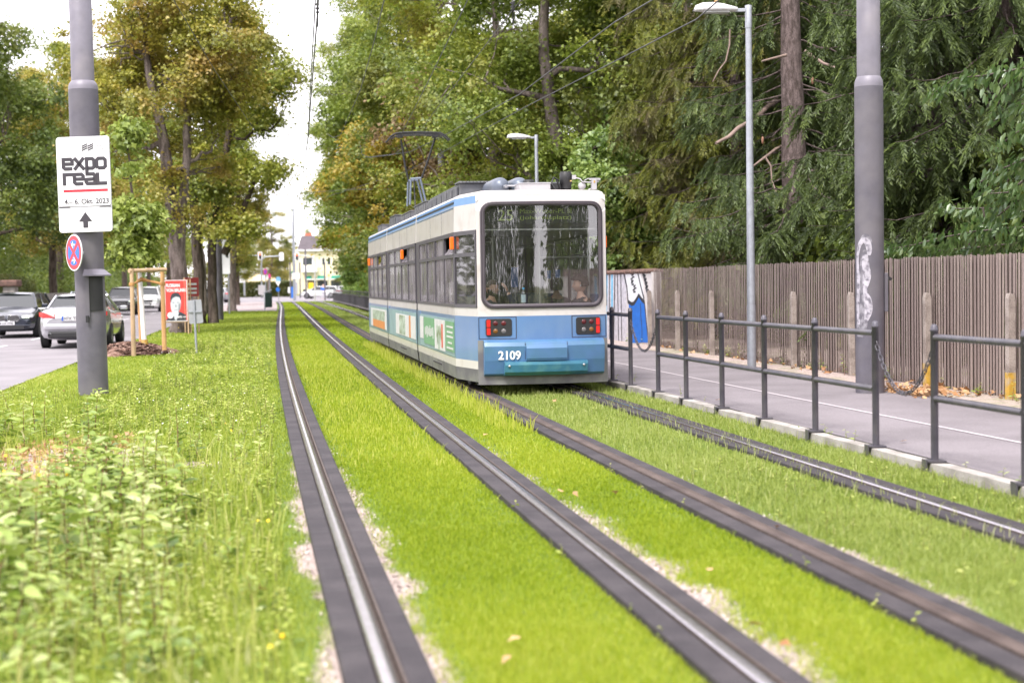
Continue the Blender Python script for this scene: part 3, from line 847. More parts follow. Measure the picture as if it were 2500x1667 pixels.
for z, d in ((.115, -1), (-.115, 1)):
    stroke(mb, [(-.055 * d, z), (.045 * d, z)], .022, -.009, -.0075); stroke(mb, [(.005 * d, z + .045), (.052 * d, z), (.005 * d, z - .045)], .02, -.0105, -.0092)
mb.build('arrow', None, ns)
mb = MB().use(M_galv); mb.box((.06, .06, 0), (.03, .12, .04)); mb.build('clamp', None, ns)

# ================================================================== street lamps on the footway side
def lamp(label, x, y, top, lean=0):
    o = thing('street_lamp', label, 'street lamp', (x, y, .07), group='street lamps along the footway', rot=(0, lean, 0))
    mb = MB().use(M_galv); mb.lathe([(.073, 0), (.073, 1.05), (.068, 1.09), (.05, top - .45), (.047, top - .30)], n=20); mb.build('pole', None, o)
    mb = MB().use(M_galv); mb.lathe([(.056, top - .36), (.056, top), (.0, top + .012)], n=20); mb.box((-.12, 0, top - .075), (.2, .055, .055)); mb.build('bracket', None, o, bevel=.006)
    # flat shell head pointing at the track
    prof = [(-.18, .055, -.11, .03), (-.24, .085, -.115, .045), (-.40, .115, -.115, .09), (-.58, .12, -.115, .115), (-.74, .10, -.10, .11), (-.85, .06, -.085, .07), (-.895, .015, -.07, -.03)]
    rings = []
    for (x_, hw, zb_, zt_) in prof:
        ring = []
        for k in range(14):
            a = 2 * math.pi * k / 14
            yy = hw * math.cos(a); ss = math.sin(a)
            zz = (zt_ * (ss ** .8) if ss > 0 else zb_ * .35 * ((-ss) ** .6)) - .055
            ring.append((x_, yy, top + zz))
        rings.append(ring)
    mb = MB().use(M_lamp)
    for A, B in zip(rings[:-1], rings[1:]): mb.strip(A, B, closed=True, smooth=True)
    mb.add(rings[0], [tuple(range(14))]); mb.add(rings[-1], [tuple(range(14))[::-1]]); mb.build('lamp_head', None, o)
    mb = MB().use(M_lens); mb.box((-.52, 0, top - .10), (.42, .15, .03)); mb.build('lens', None, o, bevel=.01)
    return o
lb = gp(1835.5, 906, .07)
lp = [lamp('grey street lamp standing on the footway in front of the board fence', lb.x, lb.y, 5.9)]
lamp_far = [((1309, 332), 45.6, 'grey street lamp rising just behind the tram roof'), ((1137, 431), 65.5, 'far street lamp with only its head visible above the long tram roof box'),
            ((921, 564), 121, 'small far street lamp head beside the front end of the tram'), ((893, 585), 140, 'second small far lamp beside the bright green bush'), ((863, 597), 165, 'smallest far lamp at the edge of the bright bushes')]
for (q, Y, lb_) in lamp_far:
    d = at(q[0], q[1], Y); dup(lp[0], loc=(d.x, Y, .07), label=lb_)
for ch in lp[0].children:
    pass
# twig tied to the nearest lamp head
tw = thing('broken_twig', 'pale broken twig lying across the top of the nearest lamp head', 'twig', (lb.x - .35, lb.y, 6.02))
mb = MB().use(M_wood_or); mb.tube([(-.2, 0, .02), (0, .0, .12), (.1, 0, .15), (.24, 0, .26)], [.012, .016, .012, .006], 6); mb.build('stem', None, tw)
# street lamp with curved top across the road
p_ = gp(127, 737); zt_ = at(127, 515, p_.y).z
o = thing('street_lamp', 'slim curved lamp post across the road behind the silver car', 'street lamp', (p_.x, p_.y, .1))
mb = MB().use(M_galv); mb.tube([(0, 0, 0), (0, 0, zt_ - .6), (.05, 0, zt_ - .2), (.3, 0, zt_ + .1), (.7, 0, zt_ + .2)], [.09, .07, .06, .05, .05], 10); mb.build('pole', None, o)
mb = MB().use(M_lamp); mb.box((1.0, 0, zt_ + .22), (.7, .25, .12)); mb.build('lamp_head', None, o, bevel=.05)

# ================================================================== overhead wires
M_wire = mat('wire', (.11, .11, .12), .5, .6, .1)
def wire(label, pts, r=.009, sag=0.0, fit=None):
    P = [at(x, y, Y) for x, y, Y in pts]
    o = thing('overhead_wire', label, 'wire', P[0], group='overhead wires of the tramway')
    Q = []
    for a, b in zip(P[:-1], P[1:]):
        for k in range(8):
            u = k / 8; p = a.lerp(b, u); p.z -= sag * 4 * u * (1 - u); Q.append(p - P[0])
    Q.append(P[-1] - P[0])
    mb = MB().use(M_wire); mb.tube(Q, r, 6); mb.build('cable', None, o)
    return o
w_ = [wire('contact wire coming down to the left end of the tram current collector', [(1200, -170, 17), (1142, 0, 21.5), (1055, 180, 29), (978, 332, 37.5)], .009),
 wire('wire with an insulator running steeply down behind the current collector', [(1330, -100, 21), (1273, 0, 25), (1243, 36, 26.5), (1117, 200, 34), (1027, 317, 43)], .008),
 wire('upper of two slanting wires from the collector to the upper edge', [(1900, -180, 18), (1500, 55, 25), (1268, 231, 34), (1092, 327, 43), (1000, 372, 47), (890, 385, 50)], .010),
 wire('lower slanting wire passing the nearest street lamp head', [(1780, -20, 21), (1700, 48, 23), (1500, 151, 29), (1282, 262, 37), (1070, 378, 49), (990, 420, 60), (800, 480, 80)], .010),
 wire('thin dark wire falling past the orange autumn crown', [(938, 0, 21.5), (913, 103, 25.5), (880, 220, 31), (831, 330, 40), (814, 337, 41), (800, 328, 41)], .008),
 wire('contact wire over the empty track, nearly upright in the sky gap', [(772, -60, 20), (768, 36, 23), (758, 212, 31), (752, 330, 40), (722, 560, 100)], .010),
 wire('carrying cable beside the upright wire in the sky gap', [(780, -60, 20), (776, 20, 23), (763, 190, 31), (753, 330, 41), (722, 552, 100)], .013),
 wire('wire crossing in front of the yellowing maples on the verge', [(400, -60, 22), (423.5, 0, 23.5), (520, 165, 31), (616, 310, 42)], .009),
 wire('faint far span wire low over the track', [(640, 476, 75), (760, 470, 80), (850, 463, 75), (1010, 462, 62)], .012),
 wire('looped wire hanging left of the current collector', [(880, 355, 46), (884, 378, 46), (905, 385, 46), (960, 378, 45), (1000, 350, 44)], .008)]
# insulators
ins = thing('insulator', 'black ribbed insulator hanging in the wire near the upper edge', 'insulator', at(1252, 14, 25.5), rz=0)
mb = MB().use(M_black); mb.lathe([(.01, -.30), (.012, -.1), (.045, -.08), (.012, -.05), (.045, -.02), (.012, .01), (.045, .04), (.012, .07), (.01, .3)], n=12); mb.build('body', None, ins)
ins2 = thing('insulator', 'black insulator in the cable beside the upright wires in the sky gap', 'insulator', at(775, 18, 23), rz=0)
mb = MB().use(M_black); mb.lathe([(.008, -.30), (.01, -.1), (.03, -.08), (.01, -.05), (.03, -.02), (.01, .01), (.03, .04), (.01, .07), (.008, .3)], n=12); mb.build('body', None, ins2)
# ================================================================== tram
M_twhite = mat('tram_cream', (.58, .55, .54), .32, 0, .03, 2, coat=.4, dirt=(.42, .37, .34), dscale=4, dlo=.50, dhi=.9)
M_tblue = mat('tram_blue', (.105, .205, .40), .30, 0, .06, 2, coat=.5, dirt=(.15, .24, .39), dscale=2.5, dlo=.45, dhi=.9)
M_tblue2 = mat('bumper_blue', (.075, .17, .34), .45, 0, .10, 3, coat=.15, dirt=(.06, .16, .24), dscale=4, dlo=.4, dhi=.8)
M_teal = mat('bumper_teal', (.045, .18, .28), .45, 0, .15, 4, coat=.1, dirt=(.10, .27, .31), dscale=6, dlo=.45, dhi=.75)
M_tgrey = mat('tram_grey', (.13, .125, .14), .5, 0, .1, 4, dirt=(.2, .2, .19), dscale=4)
M_tframe = mat('tram_window_frame', (.075, .068, .085), .38, 0, .08, 5)
M_seal = mat('rubber_seal', (.085, .072, .085), .42, 0, .1, 5)
M_stripe = mat('tram_roof_stripe', (.12, .25, .47), .4, 0, .05)
M_int = mat('tram_interior_grey', (.30, .29, .30), .6, 0, .05)
M_ceil = mat('tram_ceiling', (.18, .18, .19), .6, 0, .05)
M_seat = mat('seat_blue', (.03, .07, .17), .7, 0, .15, 20)
M_pole_in = mat('grab_pole', (.45, .45, .46), .3, .6, .05)
M_roofbox = mat('roof_box', (.105, .11, .125), .55, .3, .15, 6, dirt=(.16, .16, .17), dscale=5)
M_tank = mat('air_tank', (.12, .14, .18), .4, .3, .08, 5)
M_boxlt = mat('roof_box_light', (.42, .41, .43), .5, .1, .05)
M_orange = mat('orange_marker', (.85, .13, .01), .3, 0, .05, emit=(1, .18, .01), estr=.25)
M_lred = mat('lamp_red', (.60, .02, .02), .25, 0, .05, emit=(1, .04, .02), estr=.06)
M_lred2 = mat('lamp_red_dark', (.09, .01, .014), .2)
M_lamb = mat('lamp_amber', (.17, .07, .015), .2); M_lclr = mat('lamp_clear', (.15, .14, .145), .2)
M_glass = glassmat('rear_glass', (.86, .89, .88), .135, .6, .012, wob=.009, wscale=1.1, fs=(1.6, 1, .22), film=(.5, .5, .5), filmw=.03)
M_side = glassmat('side_glass', (.55, .56, .55), .16, .5, .03, wob=.002, film=(.36, .33, .36), filmw=.42)
M_cham = glassmat('chamfer_glass', (.42, .44, .43), .04, .22, .02, film=(.36, .33, .36), filmw=.12)
M_led = mat('display_led', (.35, .45, .10), .5, emit=(.42, .55, .12), estr=.05)
M_disp = mat('display_box', (.018, .02, .02), .4)
M_metal = mat('brushed_metal', (.5, .5, .52), .35, .9, .1, 20)

T_S = .165
T_RZ = math.atan(T_S)
tram = thing('tram', 'blue and cream three-section tram number 2109 seen from behind on the right-hand track', 'tram', (.46, 21.35, .02), rz=T_RZ)
TM = Matrix.Translation((.46, 21.35, .02)) @ Matrix.Rotation(T_RZ, 4, 'Z')
TI = TM.inverted()
def tl(x, y, Y): return TI @ at(x, y, Y)          # photo pixel at depth -> tram coordinates
HW, RW, RL = 1.12, .93, 1.15
def bow(x, k=1.0): return .13 * (abs(x) / RW) ** 2.3
def plan(sx=1.0):
    P = [(-HW, RL)]
    n = 14
    for i in range(n + 1):
        x = -RW + 2 * RW * i / n; P.append((x, bow(x)))
    P.append((HW, RL)); return P
def ring(z, inset, y1):
    P = []
    for x, y in plan():
        k = (HW - inset) / HW
        P.append((x * k, y + (inset * .9 if y < RL else 0), z))
    P.append(((HW - inset), y1, z)); P.insert(0, (-(HW - inset), y1, z))
    return P
Z_ = [.15, .335, .45, 1.08, 1.20, 2.30, 2.675, 2.785, 2.82, 2.845, 2.855]
IN = [.02, .0, 0, 0, 0, 0, .010, .022, .045, .10, .20]
MTS = [M_tgrey, M_twhite, M_tblue, M_twhite, None, M_twhite, M_stripe, M_twhite, M_twhite, M_twhite]
def shell(y1):
    """rear section body, openings left for the windows"""
    mb = MB()
    rings = [ring(z, i, y1) for z, i in zip(Z_, IN)]
    n = len(rings[0])
    for k in range(len(Z_) - 1):
        A, B = rings[k], rings[k + 1]
        for j in range(n - 1):
            rear = 2 <= j <= n - 4
            m = MTS[k]
            if m is None: continue
            if rear and 3 <= k <= 6: continue          # big rear window area, built separately
            if m is M_stripe and rear: m = M_twhite
            mb.use(m); mb.add([A[j], A[j + 1], B[j + 1], B[j]], [(0, 1, 2, 3)], smooth=k >= 6)
    mb.use(M_twhite)
    top = rings[-1]; mb.add(top, [tuple(range(n))])
    mb.use(M_black); b = rings[0]; mb.add(b, [tuple(range(n))[::-1]])
    return mb
Y1 = 6.55
sh = shell(Y1); sh.build('body', None, tram)

# rear panel with rounded window opening
def P3(x, z, off=0.0, ins=0.0): return (x, bow(x) - off, z)
zi = lambda z: 0.012 * max(0, (z - 2.3) / .32) * .9
wx, wz0, wz1 = .865, 1.20, 2.675
cz_, hz_ = (wz0 + wz1) / 2, (wz1 - wz0)
def sub_rr(w_, h_, r, n=7, m=14):
    """rounded rect path with subdivided sides so that it can follow the bow"""
    base = rr(0, cz_, w_, h_, r, n); out_ = []
    for i in range(len(base)):
        a, b = base[i], base[(i + 1) % len(base)]
        d = math.hypot(b[0] - a[0], b[1] - a[1]); k = max(1, int(d / .10))
        for j in range(k): out_.append((a[0] + (b[0] - a[0]) * j / k, a[1] + (b[1] - a[1]) * j / k))
    return out_
def corner_match(path, x1, z0, z1):
    """project each point of the opening radially on the outer rectangle"""
    out_ = []
    for x, z in path:
        dx, dz = x, z - cz_
        k = min(x1 / abs(dx) if abs(dx) > 1e-6 else 1e9, ((z1 - cz_) if dz > 0 else (cz_ - z0)) / abs(dz) if abs(dz) > 1e-6 else 1e9)
        out_.append((dx * k, cz_ + dz * k))
    return out_
inn = sub_rr(2 * wx, hz_, .15)
mb = MB().use(M_twhite)
outp = corner_match(inn, RW, 1.08, 2.785)
mb.strip([P3(x, z) for x, z in inn], [(x, bow(x) + zi(z) * 1.5 * (z > 2.6), z) for x, z in outp], closed=True)
# rounded outer edge: fill the corners of the rectangle
for sx in (1, -1):
    for zz in (1.08, 2.765):
        pass
mb.build('rear_panel', None, tram)
mb = MB().use(M_twhite)
for sx in (-1, 1):   # corner pieces missed by radial mapping
    mb.add([(sx * RW, bow(RW), 1.08), (sx * RW, bow(RW), 1.16), (sx * (RW - .1), bow(RW - .1), 1.08)], [(0, 1, 2)])
    mb.add([(sx * RW, bow(RW) + .03, 2.785), (sx * RW, bow(RW), 2.69), (sx * (RW - .12), bow(RW - .12) + .03, 2.785)], [(0, 1, 2)])
mb.build('rear_panel', None, tram)
# seal: three nested lips
o1 = sub_rr(2 * wx + .02, hz_ + .02, .16); o2 = sub_rr(2 * wx - .06, hz_ - .06, .13)
def resample(path, n=140):
    P = [Vector(p) for p in path] + [Vector(path[0])]; L = [0]
    for a, b in zip(P[:-1], P[1:]): L.append(L[-1] + (b - a).length)
    out_ = []; j = 0
    for i in range(n):
        s_ = L[-1] * i / n
        while L[j + 1] < s_: j += 1
        u = (s_ - L[j]) / max(1e-9, L[j + 1] - L[j]); p = P[j].lerp(P[j + 1], u); out_.append((p.x, p.y))
    return out_
mb = MB().use(M_seal)
def rpath(dw, off): return [P3(x, z, off) for x, z in resample(sub_rr(2 * wx + dw, hz_ + dw, max(.06, .15 + dw / 2)))]
lv = [(.03, .0), (.026, .02), (.0, .026), (-.012, .016), (-.03, .03), (-.06, .028), (-.075, .012), (-.10, .006), (-.10, -.03)]
lines = [rpath(a, b) for a, b in lv]
for a, b in zip(lines[:-1], lines[1:]): mb.strip(a, b, closed=True, smooth=False)
mb.build('window_seal', None, tram)
# rear pane
mb = MB(); nx, nz = 22, 14
g = [[(-.84 + 1.68 * i / nx, bow(-.84 + 1.68 * i / nx) + .012, wz0 + .03 + (hz_ - .06) * j / nz) for i in range(nx + 1)] for j in range(nz + 1)]
for a, b in zip(g[:-1], g[1:]): mb.strip(a, b, smooth=True)
mb.build('rear_window', M_glass, tram)
# destination display behind the top of the pane
mb = MB().use(M_disp); mb.box((0, .32, 2.53), (1.62, .12, .30)); dsp = mb.build('destination_display', None, tram)
mb = MB().use(M_led)
def dx(px_): return tl(px_, 520, 21.5).x
def dz(py_): return tl(1300, py_, 21.5).z
put_text(mb, '25', (dx(1216) + dx(1253)) / 2, (dz(511) + dz(538)) / 2, .255, w=dx(1253) - dx(1216), h=.155, bold=.0)
put_text(mb, 'Max-Weber-Pl.', (dx(1271) + dx(1383)) / 2, dz(515), .255, w=dx(1383) - dx(1271), h=.065, bold=0)
put_text(mb, 'U', (dx(1397)), dz(514), .249, w=.035, h=.05, bold=.03)
for q in ((-.028, 0, .004, .07), (.028, 0, .004, .07), (0, .034, .06, .004), (0, -.034, .06, .004)): mb.box((dx(1397) + q[0], .252, dz(514) + q[1]), (q[2], .004, q[3]))
put_text(mb, '(Johannisplatz)', (dx(1271) + dx(1401)) / 2, dz(532), .255, w=dx(1401) - dx(1271), h=.07, bold=0)
mb.build('lettering', None, dsp)
# bright ledge below the display
mb = MB().use(M_pole_in); mb.box((0, .24, 2.30), (1.64, .02, .02)); mb.build('ledge', None, tram)

# lower rear: light panels, seams, lamps, bumper
mb = MB().use(M_ink)
def seam_v(x, z0, z1): mb.box((x, bow(x) - .002, (z0 + z1) / 2), (.008, .008, z1 - z0))
def seam_h(x0, x1, z):
    n = max(2, int(abs(x1 - x0) / .08)); xs = [x0 + (x1 - x0) * i / n for i in range(n + 1)]
    mb.strip([(x, bow(x) - .003, z - .004) for x in xs], [(x, bow(x) - .003, z + .004) for x in xs])
for s_ in (-1, 1):
    seam_v(s_ * .40, .77, 1.075); seam_v(s_ * .915, .77, 1.06); seam_h(s_ * .40, s_ * .915, .765); seam_h(s_ * .40, s_ * .915, 1.068)
mb.build('panel_seam', None, tram)
for s_ in (-1, 1):
    cx = s_ * .645; yb = bow(cx)
    mb = MB().use(M_black); n_ = rr(0, 0, .37, .245, .035)
    rot = Matrix.Translation((cx, yb - .012, .925)) @ Matrix.Rotation(s_ * R(9.5), 4, 'Z')
    mb.M = rot; mb.prism(n_, 0, .03); hl = mb.build('tail_lamp_housing', None, tram, bevel=.004)
    mb = MB().use(M_lred); mb.M = rot
    xx = s_ * .142
    for zz in (.056, -.056): mb.prism(rr(xx, zz, .052, .098, .008, 3), -.010, .003)
    mb.build('red_light_strip', None, hl)
    for q, (lx, lz, m_) in enumerate(((-.045 * -s_, .055, M_lred2), (.07 * -s_, .055, M_lred2), (.045 * s_ - .0, -.055, M_lamb), (-.07 * s_, -.055, M_lclr))):
        mb = MB().use(m_); mb.M = rot @ Matrix.Translation((lx, 0, lz)) @ Matrix.Rotation(R(90), 4, 'X')
        mb.lathe([(.001, .010), (.02, .008), (.034, .003), (.036, -.004)], n=16); mb.build('lens', None, hl)
# black side cheeks next to the bumper and lower apron
mb = MB().use(M_tgrey)
xs = [-RW - .004 + (2 * RW + .008) * i / 16 for i in range(17)]
A = [(x, bow(x) - .012, .13) for x in xs]; B = [(x, bow(x) - .012, .745) for x in xs]
for s_ in (-1, 1):
    x0, x1 = (-.934, -.80) if s_ < 0 else (.80, .934)
    xq = [x0 + (x1 - x0) * i / 4 for i in range(5)]
    mb.strip([(x, bow(x) - .012, .17) for x in xq], [(x, bow(x) - .012, .745) for x in xq])
mb.strip([(x, bow(x) - .02, .12) for x in xs], [(x, bow(x) - .02, .30) for x in xs]); mb.strip([(x, bow(x) - .02, .12) for x in xs], [(x, bow(x) + .2, .12) for x in xs])
mb.build('apron', None, tram)
def bump_shape(x0, x1, prof, m, name, bev=.012):
    """prof: list of (z, protrusion)"""
    n = 16; mb = MB().use(m); xs = [x0 + (x1 - x0) * i / n for i in range(n + 1)]
    rows = [[(x, bow(x) - p, z) for x in xs] for z, p in prof]
    for a, b in zip(rows[:-1], rows[1:]): mb.strip(a, b, smooth=True)
    for e in (0, n):
        mb.add([r_[e] for r_ in rows] + [(rows[-1][e][0], rows[-1][e][1] + .0, prof[-1][0])], [tuple(range(len(rows)))])
    return mb.build(name, None, tram, bevel=bev)
bp = bump_shape(-.86, .86, [(.245, -.01), (.245, .045), (.275, .085), (.46, .125), (.66, .135), (.715, .105), (.745, .03), (.745, -.01)], M_tblue2, 'bumper', .014)
bump_shape(-.29, .29, [(.455, .10), (.455, .165), (.49, .18), (.63, .185), (.69, .15), (.70, .10)], M_tblue2, 'bumper_step', .014)
bump_shape(-.59, .59, [(.245, .03), (.25, .10), (.30, .165), (.40, .19), (.44, .185), (.445, .10)], M_teal, 'lower_flap', .008)
mb = MB().use(M_metal)
for s_ in (-1, 1):
    mb.M = Matrix.Translation((s_ * .53, bow(.53) - .187, .385)) @ Matrix.Rotation(R(90), 4, 'X'); mb.lathe([(.018, -.006), (.018, .004), (.012, .008), (.001, .009)], n=12)
mb.M = None; mb.build('flap_bolt', None, tram)
mb = MB().use(M_ink)
for s_ in (-1, 1): mb.box((s_ * .30, bow(.3) - .128, .60), (.005, .008, .24))
mb.build('bumper_seam', None, tram)
mb = MB().use(M_white); put_text(mb, '2109', -.52, .535, bow(.52) - .136, w=.31, h=.125, bold=.022, depth=.006)
# follow the bow: rotate the lettering
mb.v = [(x, bow(x) - .137 - (bow(.52) - .136 - y) * 0 - (.004 if y < bow(.52) - .136 else -.002), z) for x, y, z in mb.v]
nb = mb.build('fleet_number', None, tram)
mb = MB()
# side windows -------------------------------------------------------------
def win_bay(side, p0, p1, name='side_window', hopper=True, open_=False, dark=False):
    """bay between plan points p0 and p1 (x,y) on one side, window band 1.20-2.30"""
    a, b = Vector((p0[0], p0[1], 0)), Vector((p1[0], p1[1], 0)); d = (b - a); L = d.length; d.normalize()
    nrm = Vector((d.y, -d.x, 0)) * 1.0
    if nrm.x * side < 0: nrm = -nrm
    def Q(u, z, o=0.0): return a + d * u + nrm * o + Vector((0, 0, z))
    mb = MB().use(M_tframe)
    def bar(u0, u1, z0, z1, o0=-.03, o1=.008):
        vs = [Q(u0, z0, o0), Q(u1, z0, o0), Q(u1, z0, o1), Q(u0, z0, o1), Q(u0, z1, o0), Q(u1, z1, o0), Q(u1, z1, o1), Q(u0, z1, o1)]
        mb.add(vs, [(0, 1, 2, 3), (7, 6, 5, 4), (0, 4, 5, 1), (1, 5, 6, 2), (2, 6, 7, 3), (3, 7, 4, 0)])
    f = .045
    bar(0, f, 1.20, 2.30); bar(L - f, L, 1.20, 2.30); bar(f, L - f, 1.20, 1.25); bar(f, L - f, 2.24, 2.30); bar(f, L - f, 1.93, 1.985)
    fr = mb.build(name, None, tram)
    mb = MB().use(M_side if not dark else M_cham); mb.add([Q(f, 1.25, -.008), Q(L - f, 1.25, -.008), Q(L - f, 1.93, -.008), Q(f, 1.93, -.008)], [(0, 1, 2, 3)]); mb.build('pane', None, fr)
    mb = MB().use(M_side if not dark else M_cham)
    if open_:
        mb.add([Q(f, 1.985, .0), Q(L - f, 1.985, .0), Q(L - f, 2.2, -.16), Q(f, 2.2, -.16)], [(0, 1, 2, 3)])
    else:
        mb.add([Q(f, 1.985, -.008), Q(L - f, 1.985, -.008), Q(L - f, 2.24, -.008), Q(f, 2.24, -.008)], [(0, 1, 2, 3)])
    mb.build('top_pane', None, fr)
    return fr
for side in (-1, 1):
    win_bay(side, (side * RW * 1.004, bow(RW) + .02), (side * HW, RL), dark=True)
    n_ = 4; L0, L1 = RL + .02, Y1 - .50
    for k in range(n_):
        a, b = L0 + (L1 - L0) * k / n_, L0 + (L1 - L0) * (k + 1) / n_
        win_bay(side, (side * HW, a), (side * HW, b), open_=(k == 0))
# pillar at the end of a section and gangway bellows
def pillar(y0, y1):
    mb = MB()
    for side in (-1, 1):
        for (z0, z1, m_) in ((1.20, 2.30, M_tframe),):
            mb.use(m_).box((side * (HW - .02), (y0 + y1) / 2, (z0 + z1) / 2), (.05, y1 - y0, z1 - z0))
    mb.build('end_pillar', None, tram)
    mb = MB().use(M_tblue)
    for side in (-1, 1): mb.box((side * (HW + .001), (y0 + y1) / 2, .765), (.012, y1 - y0 - .01, .62))
    mb.build('end_panel', None, tram)
def bellows(y0, y1):
    mb = MB().use(M_black); n = 5
    for k in range(n):
        yy = y0 + (y1 - y0) * (k + .5) / n; s_ = .06 if k % 2 else .09
        mb.box((0, yy, 1.5), (2 * (HW - s_), (y1 - y0) / n, 2.55))
    mb.build('gangway_bellows', None, tram)
pillar(Y1 - .48, Y1)
bellows(Y1 + .005, Y1 + .16)
# middle and front sections ------------------------------------------------
def section(ya, yb, front=False):
    mb = MB()
    def prof(s): return [(s * (HW - i), z) for z, i in zip(Z_, IN)]
    yend = yb
    for side in (-1, 1):
        pr_ = prof(side)
        for k in range(len(pr_) - 1):
            m = MTS[k]
            if m is None: continue
            (x0, z0), (x1, z1) = pr_[k], pr_[k + 1]
            mb.use(m)
            mb.add([(x0, ya, z0), (x0, yb, z0), (x1, yb, z1), (x1, ya, z1)], [(0, 1, 2, 3)], smooth=k >= 6)
            if front: mb.add([(x0, yb, z0), (x0 * .83, yb + 1.2, z0), (x1 * .83, yb + 1.2, z1), (x1, yb, z1)], [(0, 1, 2, 3)])
    pl_, pr_ = prof(-1), prof(1)
    mb.use(M_twhite); mb.add([(pl_[-1][0], ya, Z_[-1]), (pr_[-1][0], ya, Z_[-1]), (pr_[-1][0], yb, Z_[-1]), (pl_[-1][0], yb, Z_[-1])], [(0, 1, 2, 3)])
    mb.use(M_twhite)
    for e, yy in ((0, ya),):   # end wall cap above the windows
        mb.add([(x, yy, z) for x, z in pl_[5:]] + [(x, yy, z) for x, z in pr_[5:][::-1]], [tuple(range(2 * len(pl_[5:])))])
    if front:
        mb.use(M_twhite); mb.add([(-HW * .83, yb + 1.2, .2), (HW * .83, yb + 1.2, .2), (HW * .83, yb + 1.2, 1.2), (-HW * .83, yb + 1.2, 1.2)], [(0, 1, 2, 3)])
        mb.add([(-HW * .83, yb + 1.2, 2.3), (HW * .83, yb + 1.2, 2.3), (HW * .6, yb + 1.1, 2.84), (-HW * .6, yb + 1.1, 2.84)], [(0, 1, 2, 3)])
        mb.add([(-HW * .7, yb, 2.855), (HW * .7, yb, 2.855), (HW * .6, yb + 1.1, 2.84), (-HW * .6, yb + 1.1, 2.84)], [(0, 1, 2, 3)])
    mb.build('body', None, tram)
    for side in (-1, 1):
        n_ = 4; a0, b0 = ya + .06, yb - .46
        for k in range(n_):
            a, b = a0 + (b0 - a0) * k / n_, a0 + (b0 - a0) * (k + 1) / n_
            win_bay(side, (side * HW, a), (side * HW, b), open_=(k == 1))
    pillar(yb - .46, yb)
Y2a, Y2b = Y1 + .17, Y1 + .17 + 6.35
section(Y2a, Y2b); bellows(Y2b + .005, Y2b + .16)
Y3a, Y3b = Y2b + .17, Y2b + .17 + 5.9
section(Y3a, Y3b, front=True)
# fine body seams and grime lines along the sides
mb = MB().use(M_tgrey)
for y in (RL + 1.5, RL + 3.1, Y2a + 1.6, Y2a + 3.2, Y2a + 4.8, Y3a + 1.7, Y3a + 3.4):
    for s_ in (-1, 1): mb.box((s_ * (HW + .001), y, 2.48), (.003, .006, .36)); mb.box((s_ * (HW + .001), y, .26), (.003, .008, .2))
mb.build('body_seam', None, tram)
# gutter slots: dark line inside the roof stripe
mb = MB().use(M_black)
for a, b in ((RL + .05, Y1 - .02), (Y2a + .02, Y2b - .02), (Y3a + .02, Y3b)):
    for s_ in (-1, 1): mb.box((s_ * (HW - .018), (a + b) / 2, 2.73), (.02, b - a, .03))
mb.build('roof_gutter', None, tram)
mb = MB().use(M_tblue)
for a, b in ((RL + .05, Y1 - .02), (Y2a + .02, Y2b - .02), (Y3a + .02, Y3b)):
    for s_ in (-1, 1): mb.box((s_ * (HW - .012), (a + b) / 2, 2.655), (.012, b - a, .02))
mb.build('thin_roof_stripe', None, tram)
# orange side markers
for (x, y, z) in ((-HW - .03, RL + .02, 2.14), (HW + .03, RL + .02, 2.14), (-HW - .03, Y2a + 4.0 - 1.6, 2.14), (-HW - .03, Y3a + 5.2, 2.14)):
    mb = MB().use(M_orange); mb.box((x, y, z), (.055, .09, .18)); mb.build('side_marker', None, tram, bevel=.01)
# adverts on the left side
M_adg = mat('advert_green', (.13, .29, .15), .5, 0, .08, 3); M_adw = mat('advert_white', (.54, .54, .53), .5, 0, .08); M_adc = mat('advert_teal', (.20, .30, .31), .5, 0, .12, 3)
M_ado = mat('advert_orange', (.55, .21, .06), .5, 0, .1, 3); M_ads = mat('advert_photo', (.36, .43, .36), .5, 0, .5, 9, dirt=(.12, .16, .05), dscale=6)
def sp(y0, y1, z0, z1, m, name, par=tram, o=.006):
    mb = MB().use(m); mb.box((-HW - o, (y0 + y1) / 2, (z0 + z1) / 2), (.008, y1 - y0, z1 - z0)); return mb.build(name, None, par)
ad = sp(RL + .03, Y1 - .50, .47, 1.02, M_adc, 'advert_panel')
def spn(*a, o=.016): return sp(*a, ad, o)
spn(RL + .04, RL + 1.10, .53, .98, M_adg, 'advert_block'); spn(RL + 1.15, RL + 2.55, .50, .98, M_adw, 'advert_block'); spn(RL + 2.6, RL + 4.2, .53, .98, M_adg, 'advert_block'); spn(RL + 4.3, RL + 4.85, .60, .98, M_adw, 'advert_block')
mb = MB().use(M_adw)
for k, (yy, zz, ww) in enumerate(((RL + .5, .90, .8), (RL + .5, .82, .7), (RL + .5, .75, .8), (RL + .5, .66, .5), (RL + .5, .58, .8))):
    for q in range(6): mb.box((-HW - .023, yy - ww / 2 + ww * (q + .5) / 6, zz), (.004, ww / 7.5, .028))
for q in range(9): mb.box((-HW - .023, RL + 2.75 + q * .15, .74 + .02 * (q % 2)), (.004, .08, .13 + .06 * (q % 3 == 0)))
mb.build('advert_lettering', None, ad)
spn(RL + 1.4, RL + 1.55, .55, .92, mat('advert_red', (.55, .12, .08), .5), 'advert_block', o=.024)
mb = MB().use(M_ads); mb.M = Matrix.Translation((-HW - .022, RL + 1.95, .73)); mb.prism([(.35 * math.cos(a), .19 * math.sin(a) * (1 + .25 * math.sin(3 * a))) for a in np.linspace(0, 2 * math.pi, 20)[:-1]], 0, .004, 'YZ'); mb.build('advert_picture', None, ad)
ad = sp(Y2a + .03, Y2b - .47, .47, 1.02, M_adc, 'advert_panel')
